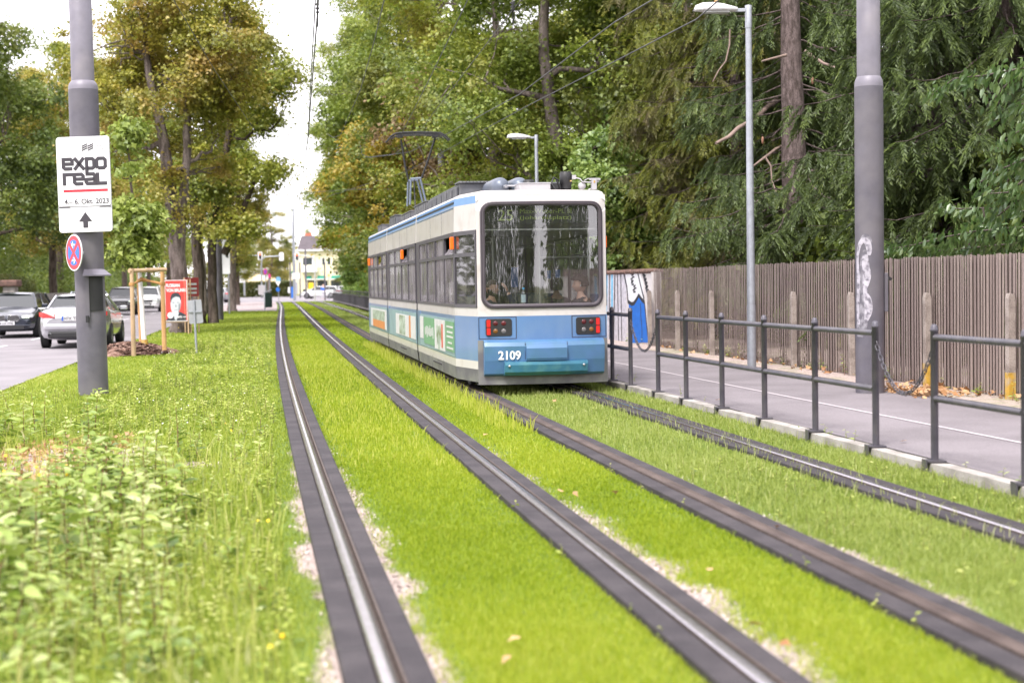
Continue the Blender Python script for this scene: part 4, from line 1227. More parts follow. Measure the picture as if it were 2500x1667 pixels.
spn(Y2a + .1, Y2a + 1.0, .53, .95, M_adw, 'advert_block'); spn(Y2a + 1.05, Y2a + 1.3, .53, .95, M_ado, 'advert_block'); spn(Y2a + 1.4, Y2a + 4.2, .53, .95, M_adw, 'advert_block'); spn(Y2a + 2.1, Y2a + 3.3, .55, .93, M_ads, 'advert_picture', o=.024)
ad = sp(Y3a + .03, Y3b - .47, .47, 1.02, M_adc, 'advert_panel')
spn(Y3a + .1, Y3a + 5.0, .52, .97, M_adw, 'advert_block'); spn(Y3a + .6, Y3a + 4.2, .52, .70, M_ado, 'advert_block', o=.024); spn(Y3a + .6, Y3a + 4.2, .70, .93, M_ads, 'advert_picture', o=.024)
# notice in a side window (white sheet) 
mb = MB().use(M_adw); mb.box((-HW + .03, RL + .62, 1.42), (.005, .62, .30)); mb.build('window_notice', None, tram)
# vent slots on the skirt
mb = MB().use(M_ink)
for y0 in (3.0, Y2a + 2.2):
    for k in range(9): mb.box((-HW - .003, y0 + k * .13, .27), (.01, .07, .02))
mb.build('skirt_vents', None, tram)
# underframe, bogies
mb = MB().use(M_black); mb.box((0, (Y3b + .6) / 2 + .3, .30), (1.9, Y3b, .12)); mb.build('underframe', None, tram)
for yb_ in (3.0, 9.9, 16.5):
    mb = MB().use(M_tgrey)
    for yy in (yb_ - .9, yb_ + .9):
        for s_ in (-1, 1): mb.lathe([(.0, -.06), (.30, -.06), (.33, -.05), (.30, .05), (.0, .06)], (s_ * .745, yy, .31), 24, 'X')
        mb.tube([(-.72, yy, .31), (.72, yy, .31)], .06, 8)
    mb.box((0, yb_, .34), (1.2, 2.4, .14)); mb.build('bogie', None, tram)

# interior
mb = MB().use(M_int); mb.box((0, (1.25 + Y3b) / 2, .40), (2.14, Y3b - 1.3, .05)); mb.box((0, .72, .40), (1.70, 1.0, .05)); mb.build('cabin_floor', None, tram)
mb = MB().use(M_ceil); mb.box((0, Y3b / 2 + .55, 2.42), (2.0, Y3b - .6, .03)); mb.build('cabin_ceiling', None, tram)
mb = MB().use(M_int)   # inner lining below the windows, side walls
for s_ in (-1, 1): mb.box((s_ * (HW - .05), (RL + Y3b) / 2, .80), (.02, Y3b - RL, .78)); mb.box((s_ * (HW - .05), (RL + Y3b) / 2, 2.36), (.02, Y3b - RL, .16))
mb.box((0, .24, .80), (1.72, .02, .78)); mb.build('cabin_lining', None, tram)
for (x, y) in ((dx(1352), 1.3), (dx(1240), 1.7), (.80, .7), (-.86, .45), (.1, 3.0), (.5, 3.2), (-.35, 3.4), (-.3, 6), (.3, 6)):
    MB().use(M_pole_in).tube([(x, y, .42), (x, y, 2.42)], .016, 8).build('grab_pole', None, tram)
mb = MB().use(M_pole_in)
mb.tube([(dx(1352), 1.3, 1.92), (.93, 1.3, 1.92)], .014, 8)
mb.tube([(-.6, .8, 2.15), (-.6, 6, 2.15)], .014, 8); mb.tube([(.6, .8, 2.15), (.6, 6, 2.15)], .014, 8)
mb.build('grab_rail', None, tram)
M_bluecard = mat('blue_card', (.04, .11, .36), .5)
mb = MB().use(M_bluecard)
for (px_, py_, w_, h_) in ((1256, 677, 17, 48), (1362, 668, 12, 20), (1340, 670, 9, 20)):
    p = tl(px_, py_, 22.9); mb.box(p, (w_ / 160, .03, h_ / 160))
mb.build('ticket_reader', None, tram, bevel=.01)
def seat(x, y, rz_, top=1.42):
    mb = MB().use(M_seat); M = Matrix.Translation((x, y, 0)) @ Matrix.Rotation(rz_, 4, 'Z'); mb.M = M
    mb.box((0, 0, .80), (.44, .42, .10)); mb.box((0, .23, 1.08), (.42, .06, .58), rx=R(-6)); mb.use(M_int).box((0, 0, .58), (.3, .3, .36))
    mb.M = None; return mb.build('seat', None, tram, bevel=.03)
for (x, y, rz_) in ((.64, .80, R(-90)), (-.66, .95, R(90)), (.62, 2.6, R(0)), (-.62, 2.6, R(0)), (.62, 3.7, R(0)), (-.62, 3.7, R(0)), (.62, 4.8, 0), (-.62, 4.8, 0)): seat(x, y, rz_)

# roof equipment
def rx_(px_, Y=23.0): return tl(px_, 450, Y).x
mb = MB().use(M_roofbox)
mb.box((-.38, 4.6, 3.06), (.92, 4.2, .24)); mb.box((-.38, 2.7, 3.195), (.97, .5, .03)); mb.box((.1, 3.9, 3.18), (1.5, 2.6, .04))
for k in range(6): mb.box((-.86, 2.9 + k * .72, 3.05), (.03, .5, .17))
mb.build('roof_equipment_box', None, tram, bevel=.01)
mb = MB().use(M_black)
for k in range(16): mb.box((-.80 + k * .056, 2.448, 3.197), (.022, .006, .012))
mb.build('box_perforation', None, tram)
for x in (-.37, -.08):
    mb = MB().use(M_tank); mb.lathe([(.001, 1.30), (.07, 1.315), (.115, 1.36), (.135, 1.43), (.14, 1.55), (.14, 2.35), (.1, 2.42), (.001, 2.44)], (x, 0, 3.06), 24, 'Y'); mb.build('air_tank', None, tram)
mb = MB().use(M_metal); mb.tube([(-.31, 1.26, 3.06), (-.12, 1.25, 3.055)], .012, 8); mb.tube([(-.33, 1.30, 3.05), (-.31, 1.24, 3.05)], .026, 8); mb.build('tank_valve', None, tram)
mb = MB().use(M_boxlt); mb.box((.06, 1.15, 3.0), (.46, .5, .13)); mb.box((.06, 1.15, 3.07), (.475, .52, .014)); mb.build('light_roof_box', None, tram, bevel=.006)
mb = MB().use(M_black); mb.lathe([(.09, 3.07), (.075, 3.13), (.0, 3.13)], (.04, 1.3, .02), 12)
for k in range(7): mb.box((.35, 1.02 + k * .05, 3.01), (.15, .03, .13))
mb.lathe([(.085, 3.0), (.085, 3.07), (.092, 3.075), (.092, 3.22), (.08, 3.235), (.08, 3.25), (.0, 3.25)], (.56, 1.1, 0), 20); mb.lathe([(.03, 2.93), (.05, 3.0)], (.56, 1.1, 0), 12)
mb.tube([(.44, 1.05, 3.12), (.36, 1.0, 3.16), (.32, .98, 3.08), (.36, .95, 2.99), (.42, .95, 2.94)], .014, 6); mb.tube([(.47, 1.05, 2.95), (.45, 1.0, 3.03), (.40, 1.0, 3.12)], .014, 6)
mb.box((.50, 1.3, 3.0), (.3, .3, .14)); mb.build('compressor', None, tram)
mb = MB().use(M_boxlt); mb.lathe([(.0, -.02), (.055, -.02), (.055, .03), (.0, .04)], (.80, 1.08, 3.04), 18, 'Y'); mb.box((.665, 1.0, 3.165), (.06, .02, .06)); mb.box((.985, 1.1, 3.07), (.07, .08, .17)); mb.box((1.0, 1.1, 3.14), (.16, .05, .03))
mb.tube([(.72, 1.1, 3.16), (.77, 1.05, 3.14), (.80, 1.05, 3.10), (.90, 1.05, 3.09), (.95, 1.08, 3.09)], .010, 6); mb.tube([(.9, 1.05, 2.95), (.9, 1.05, 2.99), (.95, 1.08, 3.0)], .010, 6)
mb.tube([(.95, 1.1, 3.1), (1.06, 1.1, 3.11)], .018, 8); mb.tube([(.84, 1.1, 3.12), (.9, 1.1, 3.15), (.96, 1.1, 3.13)], .008, 6)
mb.build('valve_block', None, tram)
mb = MB().use(M_yellow); mb.box((.62, 1.008, 3.11), (.03, .004, .02)); mb.box((.985, 1.056, 3.10), (.02, .004, .03)); mb.build('warning_sticker', None, tram)
for (y0, L, h) in ((Y2a + .3, 2.2, .22), (Y2a + 3.2, 2.0, .18), (Y3a + .2, 1.6, .26), (Y3a + 4.2, 1.4, .2)):
    mb = MB().use(M_roofbox); mb.box((-.2, y0 + L / 2, 2.93 + h / 2), (1.35, L, h)); mb.box((-.2, y0 + L / 2, 2.93 + h + .01), (1.39, L + .04, .02))
    for k in range(int(L / .4)): mb.box((-.885, y0 + .2 + k * .4, 2.93 + h / 2), (.02, .28, h * .7))
    mb.build('roof_equipment_box', None, tram, bevel=.008)
for o_ in list(tram.children):
    if o_.name.split('.')[0] in ('roof_equipment_box', 'box_perforation', 'air_tank', 'tank_valve', 'light_roof_box', 'compressor', 'valve_block', 'warning_sticker'): o_.location.z = -.075
# pantograph
M_pan = mat('pantograph_black', (.03, .03, .032), .5, .4, .1); M_panb = mat('pantograph_frame', (.16, .19, .25), .45, .3, .08)
YP = 37.5
def pp(x, y, Y=YP): return tl(x, y, Y)
mb = MB().use(M_panb)
for dy in (0, .7):
    o_ = Vector((0, dy, 0))
    mb.tube([pp(1001, 500) + o_, pp(1003, 440) + o_], .028, 6); mb.tube([pp(1041, 497) + o_, pp(1026, 437) + o_], .028, 6); mb.tube([pp(1002, 437) + o_, pp(1028, 435) + o_], .028, 6)
pan = mb.build('pantograph', None, tram)
mb = MB().use(M_pan)
mb.tube([pp(997, 439), pp(988, 400), pp(979, 341)], .028, 6); mb.tube([pp(1029, 436), pp(1046, 388), pp(1062, 337)], .028, 6)
mb.tube([pp(1001, 440) + Vector((0, .7, 0)), pp(1012, 400) + Vector((0, .2, 0)), pp(985, 342)], .012, 6); mb.tube([pp(1014, 505), pp(1014, 440) + Vector((0, .3, 0)), pp(1016, 437) + Vector((0, .3, 0))], .02, 6)
mb.build('lifting_arm', None, pan)
mb = MB().use(M_pan)
for dy in (-.12, .16):
    o_ = Vector((0, dy, 0)); P = [(943, 347), (955, 333), (966, 327), (985, 324.5), (1020, 323.5), (1055, 324.5), (1074, 326), (1086, 332), (1097, 343)]
    mb.tube([pp(*p) + o_ for p in P], .022, 6)
    mb.tube([pp(x, y + 6) + o_ for x, y in P[1:-1]], .014, 6)
for q in (977, 1062): mb.box(pp(q, 333), (.12, .34, .06))
mb.build('collector_head', None, pan)

# ================================================================== people in the tram
def skin_geo(pts, edges, rad, sub=1):
    me = bpy.data.meshes.new('figure'); me.from_pydata(pts, edges, [])
    o = bpy.data.objects.new('figure', me); COL.objects.link(o)
    m = o.modifiers.new('skin', 'SKIN'); m.use_smooth_shade = True
    sl = me.skin_vertices[0].data
    for i, r in enumerate(rad):
        sl[i].radius = (r, r) if not isinstance(r, tuple) else r
    sl[0].use_root = True
    if sub: s2 = o.modifiers.new('sub', 'SUBSURF'); s2.levels = sub; s2.render_levels = sub
    dg = bpy.context.evaluated_depsgraph_get(); me2 = o.evaluated_get(dg).to_mesh()
    vs = [v.co.copy() for v in me2.vertices]; fs = [tuple(p.vertices) for p in me2.polygons]
    o.evaluated_get(dg).to_mesh_clear(); bpy.data.objects.remove(o); bpy.data.meshes.remove(me)
    return vs, fs

def head_geo(mb, M, skin, lip, hair, beard=None, scale=1.0):
    """head, face towards -Y before M; origin at head centre, 0.23 m tall"""
    nu, nv = 28, 22; V = []
    for j in range(nv + 1):
        ph = math.pi * j / nv; z = math.cos(ph)
        for i in range(nu):
            th_ = 2 * math.pi * i / nu; r = math.sin(ph); x, y = r * math.sin(th_), -r * math.cos(th_)
            fx = .074 * (1 - .30 * max(0, -z - .1) ** 1.2); fy = .096
            X, Y, Z = x * fx, y * fy, z * .118
            if y < 0:      # face
                if z < -.35: Y += .010 * (-z - .35)
                u = abs(X)
                if u < .018 and -.35 < z < .25:                # nose
                    k = (1 - u / .018) * max(0, 1 - abs(z + .16) / .36); Y -= .026 * k
                if .012 < u < .05 and -.02 < z < .26: Y += .008 * math.sin(math.pi * (z + .02) / .28)   # eye sockets
                if u < .03 and -.62 < z < -.42: Y -= .005
                if z < -.72 and u < .03: Y -= .008
            else:
                Y *= 1.05
            V.append((X, Y, Z))
    F_ = [(j * nu + i, (j + 1) * nu + i, (j + 1) * nu + (i + 1) % nu, j * nu + (i + 1) % nu) for j in range(nv) for i in range(nu)]
    mb.M = M @ Matrix.Scale(scale, 4); mb.use(skin).add(V, F_, True)
    for s_ in (-1, 1):   # ears
        mb.M = M @ Matrix.Scale(scale, 4) @ Matrix.Translation((s_ * .074, .012, -.005)) @ Matrix.Rotation(s_ * R(18), 4, 'Z')
        mb.lathe([(.001, -.010), (.010, -.009), (.013, 0), (.008, .006), (.001, .002)], n=10, axis='X')
        mb.add([(0, -.012, -.03), (0, .012, -.02), (s_ * .010, .020, .022), (0, .0, .034), (0, -.014, .02)], [(0, 1, 2, 3, 4)], True)
    mb.M = M @ Matrix.Scale(scale, 4)
    for s_ in (-1, 1):
        mb.use(M_ink); mb.lathe([(.0, -.087), (.006, -.086), (.010, -.083)], (s_ * .029, 0, .012), 8, 'Y'); mb.box((s_ * .030, -.088, .034), (.026, .006, .005))
    mb.use(lip); mb.box((0, -.092, -.062), (.04, .006, .009))
    mb.M = None
    return V
def hair_geo(M, m, name, parent, long=.0, thick=.010, low=-.15, front=.42, beard=False):
    nu, nv = 28, 18; mb = MB().use(m); mb.M = M; V = []; keep = []
    for j in range(nv + 1):
        ph = math.pi * j / nv; z = math.cos(ph)
        for i in range(nu):
            th_ = 2 * math.pi * i / nu; r = math.sin(ph); x, y = r * math.sin(th_), -r * math.cos(th_)
            k = thick * (1 + .35 * math.sin(7 * th_ + 3 * z) * (long > 0))
            V.append((x * (.074 * (1 - .30 * max(0, -z - .1) ** 1.2) + k), y * (.098 + k), z * (.118 + k)))
            ok = (z > front) or (z > low and y > -.15) if not beard else (z < -.05 and y < .25 and not (abs(x) < .28 and -.55 < z < -.30 and y < -.4) and not (z > -.40 and y < -.5))
            keep.append(ok)
    F_ = []
    for j in range(nv):
        for i in range(nu):
            f = (j * nu + i, (j + 1) * nu + i, (j + 1) * nu + (i + 1) % nu, j * nu + (i + 1) % nu)
            if sum(keep[q] for q in f) >= 3: F_.append(f)
    mb.add(V, F_, True); mb.M = None
    o = mb.build(name, None, parent); so_ = o.modifiers.new('solid', 'SOLIDIFY'); so_.thickness = -thick; return o

def hand_pts(W, d, up_, side, curl=.8, s=1.0):
    """five finger chains; W wrist point, d direction of palm, up_ back-of-hand normal, side towards the thumb"""
    pts, ed, rad = [W, W + d * .045 * s, W + d * .085 * s], [(0, 1), (1, 2)], [.024 * s, (.032 * s, .016 * s), (.034 * s, .014 * s)]
    fl = [.072, .080, .074, .058]
    for k in range(4):
        off = side * (.027 - .018 * k) * s; b = W + d * .085 * s + off
        i0 = len(pts); pts.append(b); ed.append((2, i0)); rad.append(.0095 * s); dd = d.copy(); p = b
        for q in range(3):
            dd = (dd - up_ * curl * (.30 + .12 * q)).normalized(); p = p + dd * fl[k] * (.42, .32, .26)[q] * s
            pts.append(p); ed.append((len(pts) - 2, len(pts) - 1)); rad.append((.0085, .0078, .0065)[q] * s)
    p = W + d * .03 * s + side * .028 * s; i0 = len(pts); pts.append(p); ed.append((1, i0)); rad.append(.011 * s)
    dd = (d + side * .7 - up_ * .3).normalized()
    for q in range(2): p = p + dd * .034 * s; dd = (dd + d * .5 - up_ * .2).normalized(); pts.append(p); ed.append((len(pts) - 2, len(pts) - 1)); rad.append(.0095 * s - .001 * q)
    return pts, ed, rad

M_skin1 = mat('skin_tan', (.55, .33, .23), .55, 0, .06); M_skin2 = mat('skin_fair', (.68, .42, .34), .55, 0, .06); M_lip = mat('lips', (.38, .14, .12), .5)
M_beard = mat('beard', (.035, .025, .02), .9); M_hairshort = mat('shaved_hair', (.13, .095, .075), .9); M_hairbr = mat('brown_hair', (.045, .028, .02), .7, 0, .3, 40)
M_navy = mat('navy_jacket', (.018, .024, .05), .8, 0, .15, 20); M_green = mat('green_vest', (.035, .10, .075), .8, 0, .15, 20); M_dark = mat('charcoal_shirt', (.04, .035, .042), .85, 0, .1, 20); M_jean = mat('trousers', (.03, .035, .05), .85, 0, .1)

def person(label, hc, face_rz, body_rz, skin, top, hair, hairkw, beard=None, tiltx=0.0, arms=None, headcfg=1.0, collar=None):
    """seated figure; hc = head centre in tram coordinates; body faces -Y turned by body_rz"""
    root = thing('person', label, 'person', TM @ hc, rz=T_RZ, group=None)
    Rb = Matrix.Rotation(body_rz, 4, 'Z')
    def B(x, y, z): return (Rb @ Vector((x, y, z)))
    hipz = -.66
    P = [B(0, .02, hipz), B(0, .05, -.50), B(0, .05, -.34), B(0, .035, -.23), B(0, .015, -.15), B(0, .0, -.07)]
    E_ = [(0, 1), (1, 2), (2, 3), (3, 4), (4, 5)]; Rd = [.13, (.14, .12), (.16, .115), (.11, .09), .052, .05]
    hands = []
    for si, s_ in enumerate((-1, 1)):
        a = arms[si]
        sh_ = B(s_ * .17, .03, -.27); el_ = Vector(a[0]); wr = Vector(a[1])
        i = len(P); P += [sh_, el_, wr]; E_ += [(3, i), (i, i + 1), (i + 1, i + 2)]; Rd += [.062, .045, .030]
        hands.append((wr, (wr - el_).normalized(), s_, a[2] if len(a) > 2 else None))
        th_ = [B(s_ * .10, -.05, hipz - .03), B(s_ * .12, -.42, hipz - .02), B(s_ * .12, -.44, hipz - .40), B(s_ * .12, -.52, hipz - .44)]
        i = len(P); P += th_; E_ += [(0, i), (i, i + 1), (i + 1, i + 2), (i + 2, i + 3)]; Rd += [.085, .06, .045, .035]
    vs, fs = skin_geo(P, E_, Rd, 1)
    mb = MB().use(skin); mb.add(vs, fs, True)
    Hm = Matrix.Rotation(face_rz, 4, 'Z') @ Matrix.Rotation(tiltx, 4, 'X')
    head_geo(mb, Hm, skin, M_lip, hair)
    for wr, d, s_, up_ in hands:
        up_ = Vector(up_) if up_ else B(0, 0, 1); side = d.cross(up_).normalized() * s_
        hp, he, hr = hand_pts(wr, d, up_, side); v2, f2 = skin_geo(hp, he, hr, 1); mb.use(skin).add(v2, f2, True)
    bd = mb.build('body', None, root)
    # clothing: slightly larger shell cut at neck and wrist
    def cloth(idx, edg, rad, m, name):
        v3, f3 = skin_geo([P[i] for i in idx], edg, rad, 1); mc = MB().use(m); mc.add(v3, f3, True); return mc.build(name, None, root)
    i0 = 6; j0 = 6 + 7
    wl = P[i0 + 1].lerp(P[i0 + 2], .92); wr_ = P[j0 + 1].lerp(P[j0 + 2], .92)
    Q = [P[0], P[1], P[2], P[3], P[3].lerp(P[4], .9), P[i0], P[i0 + 1], wl, P[j0], P[j0 + 1], wr_]
    v3, f3 = skin_geo(Q, [(0, 1), (1, 2), (2, 3), (3, 4), (3, 5), (5, 6), (6, 7), (3, 8), (8, 9), (9, 10)], [.155, (.165, .14), (.185, .14), (.135, .115), .075, .082, .062, .045, .082, .062, .045], 1)
    mc = MB().use(top); mc.add(v3, f3, True); mc.build('jacket', None, root)
    if collar:
        mc = MB().use(collar); v3, f3 = skin_geo([P[1], P[2], P[3]], [(0, 1), (1, 2)], [(.175, .15), (.20, .155), (.13, .125)], 1); mc.add(v3, f3, True); mc.build('vest', None, root)
    Q = [P[0], P[9], P[10], P[11], P[16], P[17], P[18]]
    v3, f3 = skin_geo(Q, [(0, 1), (1, 2), (2, 3), (0, 4), (4, 5), (5, 6)], [.15, .098, .075, .055, .098, .075, .055], 1)
    mc = MB().use(M_jean); mc.add(v3, f3, True); mc.build('trousers', None, root)
    hair_geo(Hm, hair, 'hair', root, **hairkw)
    if beard: hair_geo(Hm, beard, 'beard', root, thick=.010, beard=True)
    return root
# man on the left: elbow on the sill, hand at his mouth
hc = tl(1202, 703, 22.05)
pm = person('seated man with shaved head and dark beard in a navy jacket, hand at his mouth', hc, R(48), R(62), M_skin1, M_navy, M_hairshort, dict(thick=.004, low=-.1, front=.5), beard=M_beard, tiltx=R(10),
            arms=[((.02, -.28, -.40), (.22, -.36, -.42), (0, 0, 1)), ((.33, -.12, -.32), (.20, -.14, -.06), (.6, -.5, .4))], collar=M_green)
hc = tl(1415, 695, 22.15)
py_ = person('young man with brown hair and a white earbud in profile, in a dark shirt', hc, R(-86), R(-80), M_skin2, M_dark, M_hairbr, dict(thick=.020, low=-.30, front=.50, long=1),
             arms=[((-.14, -.28, -.50), (-.36, -.20, -.58), (0, 0, 1)), ((-.12, .22, -.50), (-.34, .14, -.58), (0, 0, 1))], tiltx=R(4))
mb = MB().use(M_white); mb.M = Matrix.Rotation(R(-86), 4, 'Z'); mb.tube([(.082, -.004, 0), (.084, -.016, -.03)], [.008, .004], 8); mb.M = None; mb.build('earbud', None, py_)
hc = tl(1358, 697, 24.2)
person('passenger with dark hair seen from behind further inside the tram', hc, R(175), R(180), M_skin1, M_dark, M_hairbr, dict(thick=.018, low=-.5, front=.3, long=1), arms=[((.24, .2, -.5), (.2, .4, -.56), (0, 0, 1)), ((-.24, .2, -.5), (-.2, .4, -.56), (0, 0, 1))])
# water bottle on the rear sill
bt = thing('water_bottle', 'clear water bottle with blue cap and pale label on the rear window sill', 'bottle', TM @ tl(1278.5, 744, 21.62), rz=T_RZ)
M_pet = glassmat('bottle_plastic', (.85, .9, .95), .15, .9, .05); 
mb = MB().use(M_pet); mb.lathe([(.0, 0), (.034, .004), (.036, .02), (.034, .03), (.036, .045), (.036, .15), (.034, .17), (.022, .20), (.013, .215), (.013, .222)], n=18); mb.build('bottle_body', None, bt)
mb = MB().use(mat('bottle_label', (.55, .68, .75), .5, 0, .1, 20)); mb.lathe([(.037, .035), (.037, .145)], n=18); mb.build('paper_sleeve', None, bt)
mb = MB().use(mat('bottle_cap', (.05, .40, .75), .4)); mb.lathe([(.0165, .218), (.0165, .245), (.0, .247)], n=14); mb.build('cap', None, bt)
mb = MB().use(M_int); mb.box((0, .18, 1.17), (1.66, .16, .03)); mb.build('window_sill', None, tram)
# ================================================================== cars
M_rim = mat('alloy_rim', (.28, .28, .29), .35, .7, .1, 8)
M_cglass = mat('car_glass', (.025, .03, .032), .04, 0, .05, spec=.8)
M_chrome = mat('chrome', (.6, .6, .62), .15, 1, .02)
M_clear = mat('headlamp_glow', (.7, .75, .7), .2, emit=(.9, 1, .8), estr=1.2); M_hl = mat('headlamp_shell', (.35, .36, .37), .15)
M_plate = mat('plate_white', (.62, .62, .64), .5); M_euro = mat('plate_blue', (.02, .10, .5), .5)
def paint_m(name, c, met=.3): return mat(name, c, .22, met, .03, 3, coat=1.0)
def car(kind, label, loc, rz, paint, plate=None, plate_rear=None):
    """front towards +Y"""
    root = thing('parked_car' if kind == 'parked' else 'car', label, 'car', loc, rz, group='cars on the road')
    spec = {
        'sedan': dict(L=4.85, W=.915, zt=1.44, hood=.96, trunk=1.06, cab=(-1.65, -.95, .55, 1.45), sh=.98),
        'estate': dict(L=4.9, W=.93, zt=1.49, hood=.98, trunk=1.02, cab=(-2.2, -1.9, .55, 1.35), sh=1.0),
        'suv': dict(L=4.6, W=.93, zt=1.66, hood=1.10, trunk=1.08, cab=(-2.1, -1.7, .55, 1.25), sh=1.10)}[kind]
    L, W, zt, hood, trunk, cab, sh = (spec[k] for k in ('L', 'W', 'zt', 'hood', 'trunk', 'cab', 'sh'))
    h = L / 2
    st_ = [(-h, .50, .80, .72), (-h + .06, .30, .93, .82), (-h + .25, .24, trunk - .01, .93), (-h + .6, .22, trunk + .02, .98), (cab[0] + .1, .20, trunk + .03, 1), (0, .18, sh, 1), (cab[3] - .1, .2, hood + .02, 1), (h - .9, .2, hood - .05, .98), (h - .4, .22, hood - .16, .92), (h - .1, .26, hood - .27, .80), (h, .40, .62, .70)]
    if kind != 'sedan': st_[2] = (-h + .18, .26, trunk, .95)
    rows = []
    for y, z0, z1, k in st_:
        w_ = W * k; zm = z0 + (z1 - z0) * .55
        half = [(0, z0), (w_ * .86, z0), (w_ * .97, z0 + .10), (w_, zm), (w_ * .975, z1 - .10), (w_ * .90, z1 - .02), (w_ * .6, z1 + .02), (0, z1 + .035)]
        full = [(x, y, z) for x, z in half] + [(-x, y, z) for x, z in half[-2:0:-1]]
        rows.append(full)
    mb = MB().use(paint)
    for a, b in zip(rows[:-1], rows[1:]): mb.strip(a, b, closed=True, smooth=True)
    mb.add(rows[0], [tuple(range(len(rows[0])))], True); mb.add(rows[-1], [tuple(range(len(rows[0])))], True)
    mb.build('body', None, root, sub=1)
    # greenhouse
    c0, c1, c2, c3 = cab; wb, wt = W * .86, W * .64; zb = sh - .02
    def quadrow(y, z, w_): return [(-w_, y, z), (w_, y, z)]
    gb = [(-wb, c0, zb), (wb, c0, zb), (wb, c3, zb), (-wb, c3, zb)]; gt = [(-wt, c1, zt - .05), (wt, c1, zt - .05), (wt, c2, zt - .04), (-wt, c2, zt - .04)]
    mb = MB().use(M_cglass); mb.add([gb[0], gb[1], gt[1], gt[0]], [(0, 1, 2, 3)]); mb.build('rear_window', None, root)
    mb = MB().use(M_cglass); mb.add([gb[3], gb[2], gt[2], gt[3]], [(0, 1, 2, 3)]); mb.build('windscreen', None, root)
    for s_ in (0, 1):
        i, j = (1, 2) if s_ else (0, 3)
        mb = MB().use(M_cglass); mb.add([gb[i], gb[j], gt[j], gt[i]], [(0, 1, 2, 3)]); mb.build('side_window', None, root)
    mb = MB().use(paint)
    g = []
    for y, z, k in ((c1 - .10, zt - .07, .98), (c1 + .15, zt - .02, 1.0), ((c1 + c2) / 2, zt, 1.0), (c2 - .15, zt - .015, .99), (c2 + .10, zt - .07, .96)):
        g.append([(-wt * k - .025, y, z - .04), (-wt * k * .9, y, z), (0, y, z + .025), (wt * k * .9, y, z), (wt * k + .025, y, z - .04)])
    for a, b in zip(g[:-1], g[1:]): mb.strip(a, b, smooth=True)
    for s_ in (0, 1):
        i, j = (1, 2) if s_ else (0, 3); o_ = Vector(((1 if s_ else -1) * .004, 0, 0))
        for a, b in ((gb[i], gt[i]), (gb[j], gt[j])): mb.tube([Vector(a) + o_, Vector(b) + o_], .035, 6)
        a = Vector(gb[i]).lerp(Vector(gb[j]), .52); b = Vector(gt[i]).lerp(Vector(gt[j]), .5); mb.tube([a, b], .025, 6)
    mb.build('roof', None, root)
    # wheels
    for y in (-h + .98, h - .88):
        for s_ in (-1, 1):
            x = s_ * (W - .10)
            mb = MB().use(M_rubber); mb.lathe([(.21, -.11), (.31, -.11), (.335, -.08), (.335, .08), (.31, .11), (.21, .11)], (x, y, .335), 28, 'X'); wh = mb.build('tyre', None, root)
            mb = MB().use(M_black); mb.lathe([(.0, 0), (.215, 0)], (x + s_ * .06, y, .335), 24, 'X')
            mb.use(M_rim)
            for k in range(10):
                a = 2 * math.pi * k / 10; mb.tube([(x + s_ * .10, y, .335), (x + s_ * .095, y + .205 * math.cos(a), .335 + .205 * math.sin(a))], .016, 5)
            mb.lathe([(.195, .085 * s_), (.222, .10 * s_), (.218, .07 * s_)], (x, y, .335), 28, 'X'); mb.build('rim', None, wh)
            mb = MB().use(M_black); mb.lathe([(.35, -.04), (.395, -.035)], (x + s_ * .055, y, .35), 28, 'X'); mb.build('wheel_arch', None, root)
    for s_ in (-1, 1):
        mb = MB().use(paint); mb.box((s_ * (W + .08), c3 - .35, sh + .04), (.20, .12, .13)); mb.build('door_mirror', None, root, bevel=.03)
    # rear
    wr = W * .84
    M_t = M_lred
    for s_ in (-1, 1):
        mb = MB().use(M_t); yb_ = -h + .035
        mb.add([(s_ * .44, -h - .02, .83), (s_ * (wr - .02), -h + .06, .82), (s_ * (wr + .09), -h + .30, .86), (s_ * (wr + .09), -h + .30, .96), (s_ * (wr - .04), -h + .09, .965), (s_ * .44, -h + .03, .93)], [(0, 1, 2, 3, 4, 5)] if 0 else [(0, 1, 4, 5), (1, 2, 3, 4)])
        so2 = mb.build('tail_light', None, root); q = so2.modifiers.new('s', 'SOLIDIFY'); q.thickness = .05; q.offset = 0
    mb = MB().use(M_plate); mb.box((0, -h - .025, .80), (.52, .02, .12)); pl_ = mb.build('number_plate', None, root)
    if plate_rear:
        mb = MB().use(M_euro); mb.box((-.24, -h - .037, .80), (.045, .006, .115)); mb.use(M_ink); put_text(mb, plate_rear, .02, .80, -h - .038, w=.44, h=.08, bold=.01); mb.build('plate_lettering', None, pl_)
    mb = MB().use(M_black); mb.box((0, -h + .03, .37), (1.25, .14, .17)); mb.build('rear_diffuser', None, root, bevel=.03)
    mb = MB().use(paint); mb.box((0, -h + .02, .58), (W * 1.62, .16, .17)); mb.build('rear_bumper', None, root, bevel=.06, seg=3)
    for s_ in (-1, 1):
        mb = MB().use(M_chrome); mb.lathe([(.045, -.06), (.05, -.06), (.05, .05)], (s_ * .58, -h - .01, .37), 16, 'Y'); mb.use(M_black).lathe([(.0, 0), (.046, 0)], (s_ * .58, -h - .01, .37), 16, 'Y'); mb.build('exhaust', None, root)
    # front
    mb = MB().use(M_black)
    if kind == 'suv': mb.add([(-.30, h + .015, .42), (.30, h + .015, .42), (.46, h - .02, .80), (-.46, h - .02, .80)], [(0, 1, 2, 3)])
    else:
        for s_ in (-1, 1): mb.prism([(s_ * .03, .56), (s_ * .36, .56), (s_ * .42, .66), (s_ * .36, .755), (s_ * .05, .755)][::s_], h - .02, h + .03)
    mb.box((0, h - .02, .36), (1.1, .1, .12)); gr = mb.build('grille', None, root)
    mb = MB().use(M_chrome)
